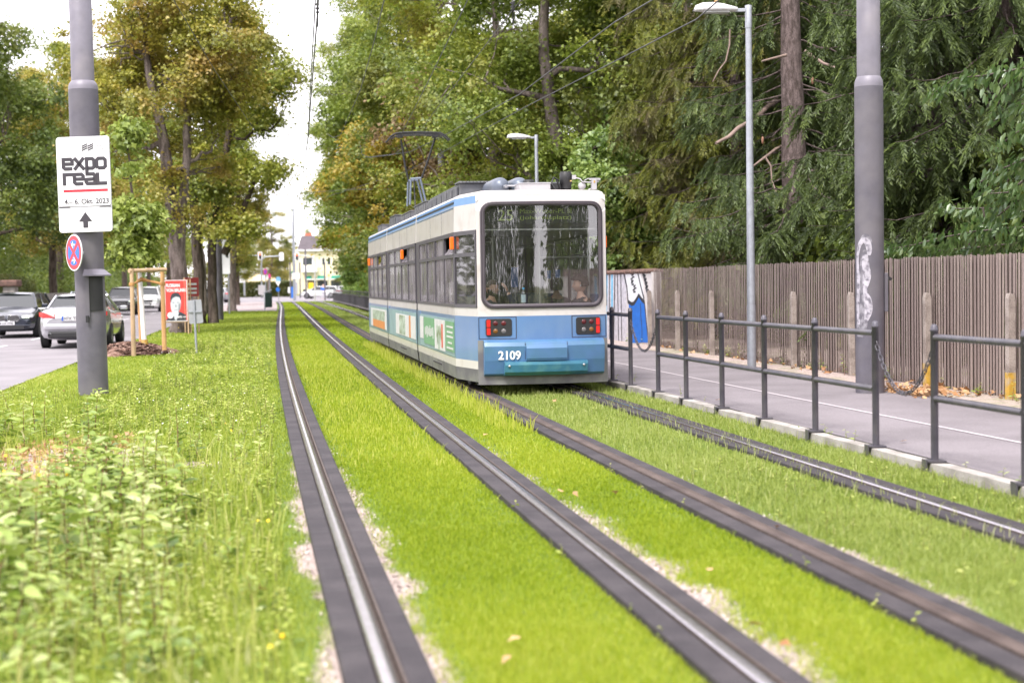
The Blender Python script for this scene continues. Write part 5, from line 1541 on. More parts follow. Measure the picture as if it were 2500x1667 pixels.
    if kind == 'suv':
        for k in range(5): mb.box((0, h + .012 - k * .006, .50 + k * .06), (.56 + k * .05, .02, .012))
        mb.lathe([(.06, 0), (.07, .01), (.06, .02)], (0, h + .01, .68), 16, 'Y')
    else:
        for s_ in (-1, 1):
            P = [(s_ * .03, .56), (s_ * .36, .56), (s_ * .42, .66), (s_ * .36, .755), (s_ * .05, .755), (s_ * .03, .56)]
            mb.tube([(x, h + .03, z) for x, z in P], .012, 5)
            for k in range(7): mb.box((s_ * (.085 + k * .043), h + .033, .655), (.012, .01, .17))
    mb.build('grille_trim', None, gr)
    for s_ in (-1, 1):
        z = .70 if kind != 'suv' else .82
        mb = MB().use(M_hl); mb.add([(s_ * .47, h - .02, z - .05), (s_ * .80, h - .16, z - .03), (s_ * .86, h - .32, z + .06), (s_ * .80, h - .20, z + .08), (s_ * .47, h - .06, z + .05)], [(0, 1, 2, 3, 4)])
        hl_ = mb.build('headlight', None, root); q = hl_.modifiers.new('s', 'SOLIDIFY'); q.thickness = .06; q.offset = 0
        mb = MB().use(M_clear); mb.box((s_ * .60, h - .045, z - .015), (.22, .06, .03), rz=-s_ * R(20)); mb.build('headlight_bulb', None, hl_)
    mb = MB().use(M_plate); mb.box((0, h + .035, .49), (.52, .02, .11)); pf = mb.build('number_plate', None, root)
    if plate:
        mb = MB().use(M_ink); vs, fs = text_geo(plate, .44, .075, .01); mb.add([Vector((-v.x, -v.y + h + .048, v.z + .49)) for v in vs], fs); mb.build('plate_lettering', None, pf)
    mb = MB().use(paint); mb.box((0, h - .02, .42), (W * 1.66, .10, .05)); mb.build('front_lip', None, root, bevel=.02)
    return root
RS = math.atan(.155)
def lane(y, off): return edge_road(y) + off
silver = paint_m('silver_paint', (.50, .50, .54), .5); darkp = paint_m('black_blue_paint', (.012, .018, .035), .2); blackp = paint_m('black_paint', (.015, .016, .018), .2); whitep = paint_m('white_paint', (.72, .72, .74), 0); palep = paint_m('pale_blue_paint', (.5, .55, .62), .3)
hy = 2.42
car('sedan', 'silver saloon seen from behind, half hidden by the sign mast', (-11.62 - .36, 40.0 + hy, .01), RS, silver, plate_rear='HTK THK')
car('estate', 'dark blue-black estate car facing the camera at the left picture edge', (-16.45 - .37, 49.3 + 2.45, .01), RS + math.pi, darkp, plate='M UX 779E')
c_ = at(293.6, 768, 90); car('suv', 'black car with lit headlights coming towards the camera behind the young tree', (c_.x - .35, 92.3, .01), RS + math.pi, blackp, plate='M AN 2207')
c_ = at(347, 765, 99.5); car('suv', 'white car following close behind the black car with lit headlights', (c_.x - .1, 101.8, .01), RS + math.pi, whitep)
c_ = at(178, 760, 66); car('estate', 'pale blue car almost hidden behind the silver saloon', (c_.x, 68.3, .01), RS + math.pi, palep)

# ================================================================== young tree frame, poster, small sign
mulch = MB(); 
M_mulch = mixmat('bark_mulch', (.13, .065, .045), (.30, .19, .15), 9, .4, .6, .95, 60, .4, 1.0)
tp = gp(354, 854); tb = Vector((tp.x + .15, 36.6, 0))
V = []; Tt = []
na, nr = 40, 10
for j in range(nr + 1):
    for i in range(na):
        a = 2 * math.pi * i / na; r = j / nr; rad = (1.0 + .12 * math.sin(3 * a + 1) + .06 * math.sin(7 * a))
        z = .26 * (1 - r ** 2) * (1 + .3 * (rnd.random() - .5)) + rnd.uniform(-.015, .02) - .02 * (j == nr)
        V.append((tb.x + rad * r * 1.05 * math.cos(a), tb.y + rad * r * 1.5 * math.sin(a), z))
for j in range(nr):
    for i in range(na): Tt.append((j * na + i, j * na + (i + 1) % na, (j + 1) * na + (i + 1) % na, (j + 1) * na + i))
mo = np_mesh('bark_mulch', np.array(V), np.array(Tt), M_mulch); tag(mo, 'mound of brown bark mulch around the staked young tree', 'mulch', kind='stuff')
n = 2600; a = rng.random(n) * 6.283; r = np.sqrt(rng.random(n)); px_ = tb.x + r * np.cos(a) * 1.05; py2 = tb.y + r * np.sin(a) * 1.5; pz = .26 * (1 - r ** 2) + rng.random(n) * .03
def chips(name, cx, cy, cz, size, mats, tint=None, flat=.6):
    n = len(cx); d = rng.random(n) * 6.283; l = size * (.5 + rng.random(n)); wd_ = l * (.35 + .3 * rng.random(n)); up = (rng.random((n, 2)) - .5) * flat
    ux = np.stack([np.cos(d), np.sin(d), up[:, 0]], 1) * l[:, None] / 2; vx = np.stack([-np.sin(d), np.cos(d), up[:, 1]], 1) * wd_[:, None] / 2
    c = np.stack([cx, cy, cz], 1); V = np.stack([c - ux - vx, c + ux - vx, c + ux + vx, c - ux + vx], 1).reshape(-1, 3); T = np.arange(4 * n).reshape(-1, 4)
    return np_mesh(name, V, T, mats, tint=np.repeat(tint if tint is not None else rng.random(n), 4))
co = chips('mulch_chips', px_, py2, pz, .07, leafmat('mulch_chip', [(.07, .035, .03), (.18, .10, .08), (.40, .27, .22)], trans=0, gloss=.03)); tag(co, 'loose bark chips on the mulch mound', 'mulch', kind='stuff')

sf = thing('tree_stake_frame', 'wooden stake frame with cross beam and coir ropes around the young tree', 'tree stakes', (0, 0, 0))
s1, s2, s3 = gp(326.6, 869.6), at(345, 852, 37.4), at(401.5, 855, 36.0)
for p in (s2, s3): p.z = .1
top = 2.06
def stake(b, tx, r, m):
    mb = MB().use(m); mb.tube([b, Vector((tx, b.y, top - .02))], [r * 1.1, r * .95], 12); mb.build('stake', None, sf)
t1, t3 = at(321.5, 668, s1.y), at(396, 666, s3.y); t2 = at(337, 664, s2.y)
stake(s1, t1.x, .05, M_wood); stake(s2, t2.x, .045, M_wood_or); stake(s3, t3.x, .052, M_wood_or)
mb = MB().use(M_wood); mb.tube([at(315, 661.5, s1.y - .05) , at(405, 658, s3.y - .08)], .048, 12); mb.build('cross_beam', None, sf)
M_rope = mat('coir_rope', (.45, .24, .09), .95, 0, .25, 30, bump=.5)
knot = at(345, 682, 36.3)
mb = MB().use(M_rope); mb.tube([at(321, 695, s1.y), at(332, 690, 35.9), knot, at(365, 686, 36.2), at(396, 693, s3.y)], [.035, .025, .055, .025, .035], 8)
mb.lathe([(.062, -.04), (.07, 0), (.062, .04)], at(321.5, 694, s1.y), 12); mb.lathe([(.066, -.04), (.074, 0), (.066, .04)], at(397, 693, s3.y), 12); mb.build('rope', None, sf)

def board(name, label, cat, c, rz, w_, h_): return thing(name, label, cat, c, rz)
# campaign poster standing around the maple trunk
pc = at(430, 734, 52.4); kk = 52.4 / F
W_, H_ = 55 * kk, 101 * kk
po = thing('election_poster', 'red election poster with grey portrait on a wooden frame before the thick maple trunk', 'poster', pc, rz=R(-3))
M_pred = mat('poster_red', (.66, .045, .035), .5, 0, .04); M_pw = mat('poster_white', (.78, .76, .76), .5); M_pg = mat('portrait_light', (.50, .53, .56), .5, 0, .1, 12); M_pg2 = mat('portrait_mid', (.22, .24, .26), .5, 0, .1); M_pd = mat('portrait_dark', (.03, .035, .045), .5)
mb = MB().use(M_pred); mb.box((0, 0, 0), (W_, .015, H_)); mb.build('poster_sheet', None, po)
mb = MB().use(M_pw)
for z in (H_ / 2 - .012, -H_ / 2 + .012): mb.box((0, -.009, z), (W_, .004, .02))
for x in (W_ / 2 - .01, -W_ / 2 + .01): mb.box((x, -.009, 0), (.018, .004, H_ - .05))
mb.build('sheet_border', None, po)
mb = MB().use(M_pw); put_text(mb, 'FLORIAN', -.10, H_ / 2 - .19, -.010, w=W_ * .62, h=.12, bold=.03); put_text(mb, 'VON BRUNN', .0, H_ / 2 - .355, -.010, w=W_ * .86, h=.12, bold=.03)
put_text(mb, 'SPD', .12, -H_ / 2 + .15, -.0165, w=.17, h=.07, bold=.03); mb.box((.29, -.0165, -H_ / 2 + .155), (.12, .003, .02)); mb.build('lettering', None, po)
def P2(pts): return [((x - 1100) / 6.032 * kk, (567 - y) / 6.032 * kk) for x, y in pts]
mb = MB().use(M_pd); mb.prism(P2([(935, 868), (1000, 780), (1050, 750), (1160, 730), (1245, 775), (1248, 868)]), -.0105, -.009); mb.build('portrait_jacket', None, po)
mb = MB().use(M_pg); mb.prism(P2([(1015, 590), (1025, 500), (1070, 470), (1130, 470), (1168, 510), (1172, 600), (1160, 690), (1130, 745), (1100, 765), (1080, 765), (1040, 740), (1020, 680)]), -.012, -.011)
mb.prism(P2([(1050, 745), (1140, 745), (1120, 800), (1098, 860), (1075, 840)]), -.0118, -.0112); mb.build('portrait_face', None, po)
mb = MB().use(M_pd); mb.prism(P2([(1018, 590), (1015, 520), (1035, 470), (1085, 448), (1140, 455), (1172, 500), (1176, 560), (1165, 560), (1155, 520), (1100, 505), (1050, 530), (1030, 560), (1026, 600)]), -.0135, -.0125)
mb.use(M_pg2); mb.prism(P2([(1045, 590), (1075, 588), (1078, 600), (1048, 602)]), -.0135, -.0125); mb.prism(P2([(1115, 588), (1148, 590), (1145, 603), (1115, 600)]), -.0135, -.0125); mb.prism(P2([(1090, 610), (1112, 655), (1085, 660)]), -.0135, -.0125); mb.prism(P2([(1070, 700), (1125, 698), (1120, 707), (1075, 708)]), -.0135, -.0125); mb.prism(P2([(1135, 620), (1165, 600), (1160, 690), (1130, 742)]), -.0135, -.0125)
mb.build('portrait_features', None, po)
mb = MB().use(M_pw); mb.prism([(x - .205, z - .50) for x, z in disc(.105)], -.0155, -.0145); mb.build('round_badge', None, po)
mb = MB().use(M_wood)
for x in (-W_ / 2 - .02, W_ / 2 + .01): mb.box((x, .03, -.22), (.045, .03, H_ + .48))
mb.box((0, .03, -H_ / 2 - .02), (W_, .03, .04)); mb.box((.45, .2, -.22), (.04, .03, H_ + .5)); mb.build('wooden_frame', None, po)
po2 = thing('election_poster', 'dark red side poster seen edge-on beside the portrait poster', 'poster', at(469, 716, 52.7), rz=R(62))
mb = MB().use(mat('poster_darkred', (.28, .03, .035), .5, 0, .05)); mb.box((0, 0, .22), (W_ * .9, .015, .65)); mb.build('poster_sheet', None, po2)
mb = MB().use(M_pg)
for z in (.32, .16, .02): mb.box((0, -.010, z), (W_ * .6, .004, .07))
mb.build('lettering', None, po2)
mb = MB().use(M_wood); mb.box((-.36, .03, -.4), (.04, .03, 1.9)); mb.box((.36, .03, -.4), (.04, .03, 1.9)); mb.build('wooden_frame', None, po2)
# small grey sign seen from the back
b = gp(480, 864); tpt = at(473.5, 733, b.y)
sgn = thing('small_sign', 'small grey sign seen from its back on a leaning thin pole', 'sign', b)
rel = tpt - b
mb = MB().use(M_galv); mb.tube([(0, 0, -.05), rel], .026, 10); mb.build('pole', None, sgn)
mb = MB().use(mat('sign_back', (.36, .37, .40), .5, .3, .1, 5)); mb.M = Matrix.Translation(rel + Vector((.02, -.04, -.27))) @ Matrix.Rotation(R(-4), 4, 'Y'); mb.prism(rr(0, 0, .33, .56, .03), .06, .075); mb.build('sign_plate', None, sgn)
mb = MB().use(M_galv); mb.box(rel + Vector((.02, .0, -.27)), (.30, .03, .03)); mb.build('clamp', None, sgn)

# ================================================================== far side: traffic lights, signs, building
def px3(x, y, Y): return at(x, y, Y)
M_awn = mat('awning_green', (.01, .20, .14), .7); M_cream = mat('facade_cream', (.76, .69, .48), .8, 0, .05, .5); M_mans = mat('mansard_slate', (.095, .078, .092), .7, 0, .15, 1.5); M_brick = mat('chimney_brick', (.45, .15, .09), .8)
M_winf = mat('window_dark', (.05, .06, .065), .15); M_trim = mat('trim_white', (.8, .8, .8), .6)
YB = 300.0
def sx_(x): return at(x, 700, YB).x
def sz_(y, x=780): return at(x, y, YB).z
bd = thing('corner_building', 'pale yellow corner house with dark mansard roof and green awnings beyond the crossing', 'building', (0, YB, 0))
def bx(name, x0, x1, y0, y1, m, f=0.0, d=.3, par=bd, bev=0):
    X0, X1, Z0, Z1 = sx_(x0), sx_(x1), sz_(y1), sz_(y0)
    mb = MB().use(m); mb.box(((X0 + X1) / 2, -f + d / 2, (Z0 + Z1) / 2), (X1 - X0, d, Z1 - Z0)); return mb.build(name, None, par, bevel=bev)
bx('wall', 722, 855, 609, 722, M_cream, 0, 12); bx('wing_wall', 703, 722, 640, 722, M_cream, -1.5, 10); 
X0, X1 = sx_(728), sx_(850); mb = MB().use(M_mans); z0, z1 = sz_(611), sz_(575)
mb.add([(X0, -.4, z0), (X1, -.4, z0), (X1 - .6, 1.6, z1), (X0 + .6, 1.6, z1), (X0, 12, z0), (X1, 12, z0), (X1 - .6, 10, z1), (X0 + .6, 10, z1)], [(0, 1, 2, 3), (4, 7, 6, 5), (3, 2, 6, 7), (0, 3, 7, 4), (1, 5, 6, 2)]); rf = mb.build('roof', None, bd)
bx('eaves', 726, 852, 609, 613, M_trim, .7, .5)
bx('chimney', 740, 756, 567, 576, M_brick, -4, 1, rf); bx('chimney', 797, 808, 560, 573, M_brick, -4, 1, rf)
dm = bx('dormer', 785, 806, 586, 611, M_trim, .6, 2); bx('window', 789, 802, 591, 607, M_winf, .62, .1, dm)
bl = bx('balcony', 739, 776, 648, 664, M_trim, 1.2, 1.4)
for (a, b_, c, d_) in ((741, 766, 629, 646), (788, 794, 630, 646), (801, 808, 630, 646), (838, 845, 634, 645)):
    q = bx('window', a, b_, c, d_, M_winf, .06, .1); bx('window_frame', a - 1, a, c, d_, M_trim, .1, .1, q); bx('window_frame', b_, b_ + 1, c, d_, M_trim, .1, .1, q)
bx('arch_trim', 764, 769, 624, 648, M_trim, .3, .3)
for (a, b_) in ((751, 772), (775, 800), (808, 833)):
    q = bx('shop_window', a, b_, 685, 703, M_winf, .08, .1)
for (a, b_) in ((750, 762), (776, 794), (810, 832)):
    mb = MB().use(M_awn); A, B = sx_(a), sx_(b_); mb.add([(A, -.1, sz_(673)), (B, -.1, sz_(673)), (B, -1.6, sz_(681)), (A, -1.6, sz_(681))], [(0, 1, 2, 3)]); mb.build('awning', None, bd)
bx('awning_edge', 751, 838, 680.5, 682.5, M_trim, 1.65, .1)
mb = MB().use(M_mans); mb.M = Matrix.Translation((sx_(825), -.1, sz_(664))); 
put_text(mb, 'Restaurant', 0, 0, 0, w=sx_(835) - sx_(815), h=.55, bold=.02); mb.M = None; mb.build('facade_lettering', None, bd)
bx('green_fascia', 703, 730, 661, 668, M_awn, -1.0, .4)
bx('door', 718, 727, 688, 716, mat('grey_door', (.35, .35, .42), .6), .06, .1)
# restaurant terrace left of it
YT = 235.0
def at_box(name, label, cat, x0, x1, y0, y1, m, Y, d=.3, grp=None, bev=0):
    a, b_ = at(x0, y1, Y), at(x1, y0, Y)
    o = thing(name, label, cat, ((a.x + b_.x) / 2, Y, 0), group=grp)
    mb = MB().use(m); mb.box((0, 0, (a.z + b_.z) / 2), (b_.x - a.x, d, b_.z - a.z)); mb.build('body', None, o, bevel=bev); return o
def parasol(x, y0, y1, wpx, Y, label):
    c = at(x, y1, Y); o = thing('terrace_parasol', label, 'parasol', (c.x, Y, 0), group='cream parasols on the terrace')
    r_ = wpx / F * Y / 2; z1_, z0_ = at(x, y0, Y).z, c.z
    mb = MB().use(mat('parasol_cream', (.80, .62, .40), .8)); mb.lathe([(.02, z1_), (r_ * .5, (z0_ + z1_) / 2 + .15), (r_, z0_), (r_ * .98, z0_ - .15)], n=12); mb.build('canopy', None, o)
    mb = MB().use(M_galv); mb.tube([(0, 0, 0), (0, 0, z0_)], .04, 6); mb.build('pole', None, o)
parasol(629, 668, 690, 64, 232, 'wide cream terrace parasol behind the traffic light post')
parasol(665, 671, 691, 36, 238, 'second smaller cream parasol partly behind the no-stopping sign')
gh = thing('garden_pavilion', 'low white flat building behind the cream parasols', 'building', (at(615, 700, 250).x, 250, 0))
mb = MB().use(M_trim); a, b_ = at(590, 700, 250), at(650, 655, 250); mb.box((0, 3, b_.z / 2), (b_.x - a.x, 5, b_.z)); mb.build('wall', None, gh)
mb = MB().use(M_winf); mb.box((-.5, .45, 2.0), (2.4, .1, 1.2)); mb.box((1.2, .45, 2.0), (.6, .1, 1.2)); mb.build('window', None, gh)

def signal(x, y, Y, state, label, back=False):
    c = at(x, y, Y); o = thing('traffic_light', label, 'traffic light', c, group='traffic lights at the crossing')
    k = Y / F
    mb = MB().use(M_white); mb.prism(rr(0, 0, 11.5 * k, 21 * k, 3.4 * k), .0, .03); mb.build('backing_board', None, o)
    if not back:
        mb = MB().use(M_black); mb.prism(rr(0, 0, 5.0 * k, 16 * k, 2 * k), -.12, -.003); hs = mb.build('housing', None, o)
        for q, (z, m_) in enumerate(((5, M_lred), (0, M_orange), (-5, M_black))):
            on = (state == 'red' and q == 0) or (state == 'both' and q < 2)
            mm = (M_sig[q] if on else M_black); mb = MB().use(mm); mb.prism([(a_ , b2 + z * k) for a_, b2 in disc(2.3 * k, 14)], -.14, -.121); mb.build('lens', None, hs)
    return o
M_sig = [mat('signal_red', (.8, .03, .02), .4, emit=(1, .08, .03), estr=5), mat('signal_amber', (.8, .3, .02), .4, emit=(1, .45, .03), estr=5)]
YL = 150.0
signal(588.5, 625, YL, 'both', 'traffic light showing red and amber, nearest the maple trunks')
signal(635, 625, YL, 'red', 'traffic light showing red above the curved arm post')
signal(725, 626.5, YL, 'red', 'traffic light showing red in front of the yellow building')
signal(687, 626.5, YL, '', 'white back board of a traffic light between two red ones', back=True)
o = thing('signal_post', 'grey post with curved arm carrying the traffic light boards', 'signal post', (at(640, 700, YL).x, YL, 0))
k = YL / F
mb = MB().use(M_galv); P = [(638.5, 696), (638.5, 660), (638, 642), (641, 632), (649, 627), (685, 625)]
mb.tube([at(x, y, YL) - Vector((at(640, 700, YL).x, YL, 0)) + (Vector((0, 0, -1.3)) if i == 0 else Vector()) for i, (x, y) in enumerate(P)], [2 * k, 2 * k, 1.9 * k, 1.7 * k, 1.6 * k, 1.4 * k], 8)
mb.tube([at(x, y, YL + .3) - Vector((at(640, 700, YL).x, YL, 0)) for x, y in ((588, 623), (630, 624))], 1.3 * k, 6); mb.build('arm', None, o)
o = thing('signal_post', 'white curved arm post in front of the yellow building', 'signal post', (at(769, 700, YL).x, YL, 0))
mb = MB().use(M_lamp); mb.tube([at(x, y, YL) - Vector((at(769, 700, YL).x, YL, 0)) for x, y in ((769, 734), (769, 650), (768, 638), (763, 629), (755, 625), (730, 624))], 1.7 * k, 8); mb.build('arm', None, o)
# tall mast at the crossing
o = thing('crossing_mast', 'tall pale mast with small cross arm at the crossing', 'mast', (at(719, 700, 165).x, 165, 0))
mb = MB().use(M_galv); tz = at(716, 512, 165); mb.tube([(0, 0, 0), (0, 0, 8), (tz.x - at(719, 700, 165).x, 0, tz.z)], [.17, .15, .10], 8); mb.tube([(-.55, 0, tz.z - .05), (.3, 0, tz.z + .1)], .06, 6); mb.build('pole', None, o)
at_box('direction_board', 'blank white board at the foot of the tall pale mast', 'sign', 713, 732, 666, 681, M_white, 160, .1)
at_box('switch_cabinet', 'grey switch cabinet beside the curved signal post', 'cabinet', 632, 647.5, 696, 720, M_boxlt, 150, .6, bev=.02)
at_box('service_cabinet', 'white cabinet left of the blue post at the yellow building', 'cabinet', 704, 712, 701, 715, M_trim, 200, .6)
at_box('letter_box', 'yellow letter box under the green awnings', 'letter box', 754, 765, 690, 706, mat('yellow_box', (.9, .58, .02), .4), 240, .5, bev=.05)
at_box('waste_bin', 'black waste bin at the corner of the yellow building', 'bin', 740, 746, 706, 714, M_black, 240, .5, bev=.05)
def round_sign(x, y, w_, h_, Y, m, label, post=True, m2=None, zb=0):
    c = at(x, y, Y); o = thing('traffic_sign', label, 'traffic sign', (c.x, Y, 0)); k = Y / F
    mb = MB().use(m); mb.prism([(a_ * w_ / 2 * k, b2 * h_ / 2 * k + c.z) for a_, b2 in disc(1, 20)], -.06, -.04); f = mb.build('sign_plate', None, o)
    if m2: mb = MB().use(m2); mb.prism([(a_ * w_ / 3.2 * k, b2 * h_ / 3.2 * k + c.z) for a_, b2 in disc(1, 20)], -.075, -.061); mb.build('sign_face', None, f)
    if post: mb = MB().use(M_galv); mb.tube([(0, 0, 0), (0, 0, c.z)], .04, 6); mb.build('pole', None, o)
    return o
M_mag = mat('sign_magenta', (.62, .05, .22), .5); M_lb = mat('sign_pale_blue', (.20, .42, .68), .5)
M_viol = mat('sign_violet', (.22, .05, .42), .5)
round_sign(648, 663.5, 9, 15, 110, M_mag, 'round magenta no-stopping sign left of the dark board', m2=M_viol)
round_sign(658, 673.5, 6.5, 12, 112, M_mag, 'narrow pink sign just right of the round magenta sign')
round_sign(679.5, 682, 12, 13, 150, M_lb, 'pale blue round sign above the triangle sign')
round_sign(679, 706.5, 9.5, 11, 150, M_blue, 'blue round sign below the triangle sign', post=False)
c = at(679, 692, 149.8); o = thing('traffic_sign', 'inverted white triangle sign between two blue round signs', 'traffic sign', (c.x, 149.8, 0)); k = 150 / F
mb = MB().use(M_white); mb.prism([(-7 * k, c.z + 5 * k), (7 * k, c.z + 5 * k), (0, c.z - 7 * k)], -.08, -.06); mb.build('sign_plate', None, o)
at_box('direction_board', 'white rectangular sign on a thin post behind the maple', 'sign', 585, 598, 672, 690, M_white, 140, .05)
at_box('sign_post', 'thin post below the white rectangular sign', 'post', 595, 598.5, 690, 722, M_galv, 141, .12)
round_sign(802.5, 672, 6, 7, 160, M_sig[0], 'red pedestrian light in front of the green awning')
at_box('blue_post', 'short blue post at the kerb of the crossing', 'post', 711.5, 716, 700, 728, M_blue, 170, .15)
for (x, y0, y1, Y, lb_) in ((709, 640, 728, 172, 'thin dark post left of the pale board'), (732.5, 640, 727, 174, 'thin dark post at the right of the pale board'), (746.5, 608, 727, 176, 'thin dark post beside the yellow letter box'), (793, 640, 735, 160, 'thin dark post in front of the shop windows')):
    at_box('line_post', lb_, 'post', x - .8, x + .8, y0, y1, M_mast, Y, .1)
# dark narrow board beside the track and big white board behind the maples
bb = gp(655, 758); o = thing('notice_board', 'dark green narrow board seen nearly edge-on beside the track', 'board', bb, rz=R(62))
mb = MB().use(mat('board_green', (.02, .05, .045), .4)); hz_b = (at(655, 714, bb.y).z); mb.box((0, 0, hz_b / 2 + .1), (.75, .10, hz_b - .2)); mb.build('panel', None, o)
mb = MB().use(M_galv); mb.tube([(-.36, 0, 0), (-.36, 0, hz_b), (.36, 0, hz_b + .15)], .05, 8); mb.build('frame', None, o)
c = at(544, 626, 88); k = 88 / F; o = thing('large_sign', 'large white sign panel half hidden behind the distant mast and maple trunk', 'sign', (c.x, 88, 0))
mb = MB().use(M_white); mb.prism(rr(0, c.z, 34 * k, 86 * k, .08), 0, .04); mb.build('sign_plate', None, o); mb = MB().use(M_ink); mb.prism([(x + .12, z + c.z) for x, z in ((-.0, 0), (.2, .12), (.2, -.12))], -.02, -.004); put_text(mb, 'exit', .17, c.z + 30 * k, -.01, w=.16, h=.1) if 0 else None; mb.build('symbol', None, o)
mb = MB().use(M_galv); mb.tube([(-.3, .06, 0), (-.3, .06, c.z)], .04, 6); mb.tube([(.3, .06, 0), (.3, .06, c.z)], .04, 6); mb.build('post', None, o)
# white vans / cars far right of the crossing
c_ = at(785, 722, 185); car('estate', 'white car standing at the far crossing, left of the second white car', (c_.x, 185, .01), R(80), whitep)
c_ = at(838, 722, 188); car('estate', 'second white car at the far crossing, right beside the bushes', (c_.x, 188, .01), R(80), whitep)
c_ = gp(572, 722); car('estate', 'silver car at the far crossing, mostly hidden behind the maple trunks', (at(512, 722, 156).x, 156, .01), R(75), silver)
# pedestrian
fz = 172.0; c_ = at(789, 700, fz)
o = thing('person', 'pedestrian in a blue jacket waiting at the far crossing', 'person', (c_.x, fz, 0), rz=0)
P = [(0, 0, .95), (0, 0, 1.15), (0, 0, 1.38), (0, 0, 1.50), (0, -.01, 1.60), (0, -.01, 1.72)]; E_ = [(i, i + 1) for i in range(5)]; Rd = [.15, .15, .16, .06, .09, .085]
for s_ in (-1, 1):
    i = len(P); P += [(s_ * .19, 0, 1.38), (s_ * .26, .02, 1.12), (s_ * .22, -.1, .92), (s_ * .2, -.14, .84)]; E_ += [(2, i), (i, i + 1), (i + 1, i + 2), (i + 2, i + 3)]; Rd += [.06, .045, .035, .03]
    i = len(P); P += [(s_ * .1, 0, .88), (s_ * .11, -.02, .48), (s_ * .11, .02, .08), (s_ * .12, -.13, .04)]; E_ += [(0, i), (i, i + 1), (i + 1, i + 2), (i + 2, i + 3)]; Rd += [.09, .065, .045, .04]
v_, f2 = skin_geo(P, E_, Rd, 1); mb = MB().use(M_skin2); mb.add(v_, f2, True); mb.build('body', None, o)
v_, f2 = skin_geo([P[0], P[1], P[2], P[6], P[7], P[8], P[14], P[15], P[16]], [(0, 1), (1, 2), (2, 3), (3, 4), (4, 5), (2, 6), (6, 7), (7, 8)], [.19, .18, .19, .08, .065, .05, .08, .065, .05], 1); mb = MB().use(M_blue); mb.add(v_, f2, True); mb.build('jacket', None, o)
v_, f2 = skin_geo([P[0], P[10], P[11], P[12], P[18], P[19], P[20]], [(0, 1), (1, 2), (2, 3), (0, 4), (4, 5), (5, 6)], [.17, .11, .085, .07, .11, .085, .07], 1); mb = MB().use(M_ggrey); mb.add(v_, f2, True); mb.build('trousers', None, o)
# ================================================================== foliage generators
SH = {'rhomb': (np.array([(0, 0, 0), (-.33, .45, .07), (0, 1, -.06), (.33, .45, .07)]), np.array([(0, 3, 2), (0, 2, 1)])),
      'lobed': (np.array([(0, 0, 0), (-.52, .30, .05), (-.22, .52, .02), (0, 1, -.08), (.22, .52, .02), (.52, .30, .05)]), np.array([(0, 5, 4), (0, 4, 3), (0, 3, 2), (0, 2, 1)])),
      'narrow': (np.array([(0, 0, 0), (-.09, .45, .02), (0, 1, 0), (.09, .45, .02)]), np.array([(0, 3, 2), (0, 2, 1)])),
      'long': (np.array([(0, 0, 0), (-.20, .30, .05), (-.17, .65, .02), (0, 1, -.10), (.17, .65, .02), (.20, .30, .05), (0, .5, -.03)]), np.array([(0, 5, 6), (5, 4, 6), (4, 3, 6), (6, 3, 2), (6, 2, 1), (0, 6, 1)]))}
def norm(a): return a / np.maximum(1e-9, np.linalg.norm(a, axis=1))[:, None]
def leaves(name, P, size, mats, parent=None, shape='rhomb', up=1.0, droop=.4, tint=None, D=None, N=None, rg=rng):
    n = len(P)
    if D is None:
        a = rg.random(n) * 6.2832; D = np.stack([np.cos(a), np.sin(a), rg.normal(-droop, .45, n)], 1)
    D = norm(D)
    if N is None: N = rg.normal(0, 1, (n, 3)); N[:, 2] += up
    N = norm(N - D * (N * D).sum(1)[:, None]); X = np.cross(D, N)
    sv, st = SH[shape]; size = np.broadcast_to(size, n) if np.ndim(size) < 2 else size
    V = P[:, None, :] + (X[:, None, :] * sv[None, :, 0:1] + D[:, None, :] * sv[None, :, 1:2] + N[:, None, :] * sv[None, :, 2:3]) * size[:, None, None]
    k = len(sv); T = (np.arange(n)[:, None, None] * k + st[None]).reshape(-1, 3)
    if tint is None: tint = rg.random(n)
    return np_mesh(name, V.reshape(-1, 3), T, mats, parent, tint=np.repeat(np.clip(tint, 0, 1), k))

def crown_points(blobs, ncl, per, csz, rg, flat=.55, shell=.5):
    vol = np.array([b[3] * b[4] * b[5] for b in blobs]); pr = vol ** .7 / (vol ** .7).sum()
    nb = max(6, ncl // 9)                      # boughs first, leaf clusters around each bough
    bi = rg.choice(len(blobs), nb, p=pr); B = np.array(blobs)[bi]
    d = norm(rg.normal(0, 1, (nb, 3))); r = (shell + (1 - shell) * rg.random(nb) ** .5)
    BC = B[:, :3] + d * B[:, 3:6] * r[:, None] * .92; BT = rg.normal(.5, .13, nb)
    ci = rg.integers(0, nb, ncl); e = norm(rg.normal(0, 1, (ncl, 3)) + d[ci] * .7 + np.array([0, 0, .35])); br_ = csz * rg.uniform(.9, 1.5, nb)
    C = BC[ci] + e * np.array([1, 1, .6]) * (br_[ci] * rg.uniform(.55, 1.05, ncl))[:, None]
    CN = norm(e * .9 + np.array([0, 0, .75]))
    s = csz * .62 * (.6 + .8 * rg.random(ncl))
    L = rg.normal(0, 1, (ncl, per, 3)) * .55; L[:, :, 2] *= flat
    # each cluster is a tilted spray: drop with distance from its centre
    L[:, :, 2] -= .25 * (L[:, :, 0] ** 2 + L[:, :, 1] ** 2)
    P = C[:, None, :] + L * s[:, None, None]
    ct = BT[ci] + rg.normal(0, .10, ncl)
    t = ct[:, None] + rg.normal(0, .15, (ncl, per))
    return C, P.reshape(-1, 3), t.reshape(-1), np.repeat(CN, per, axis=0)

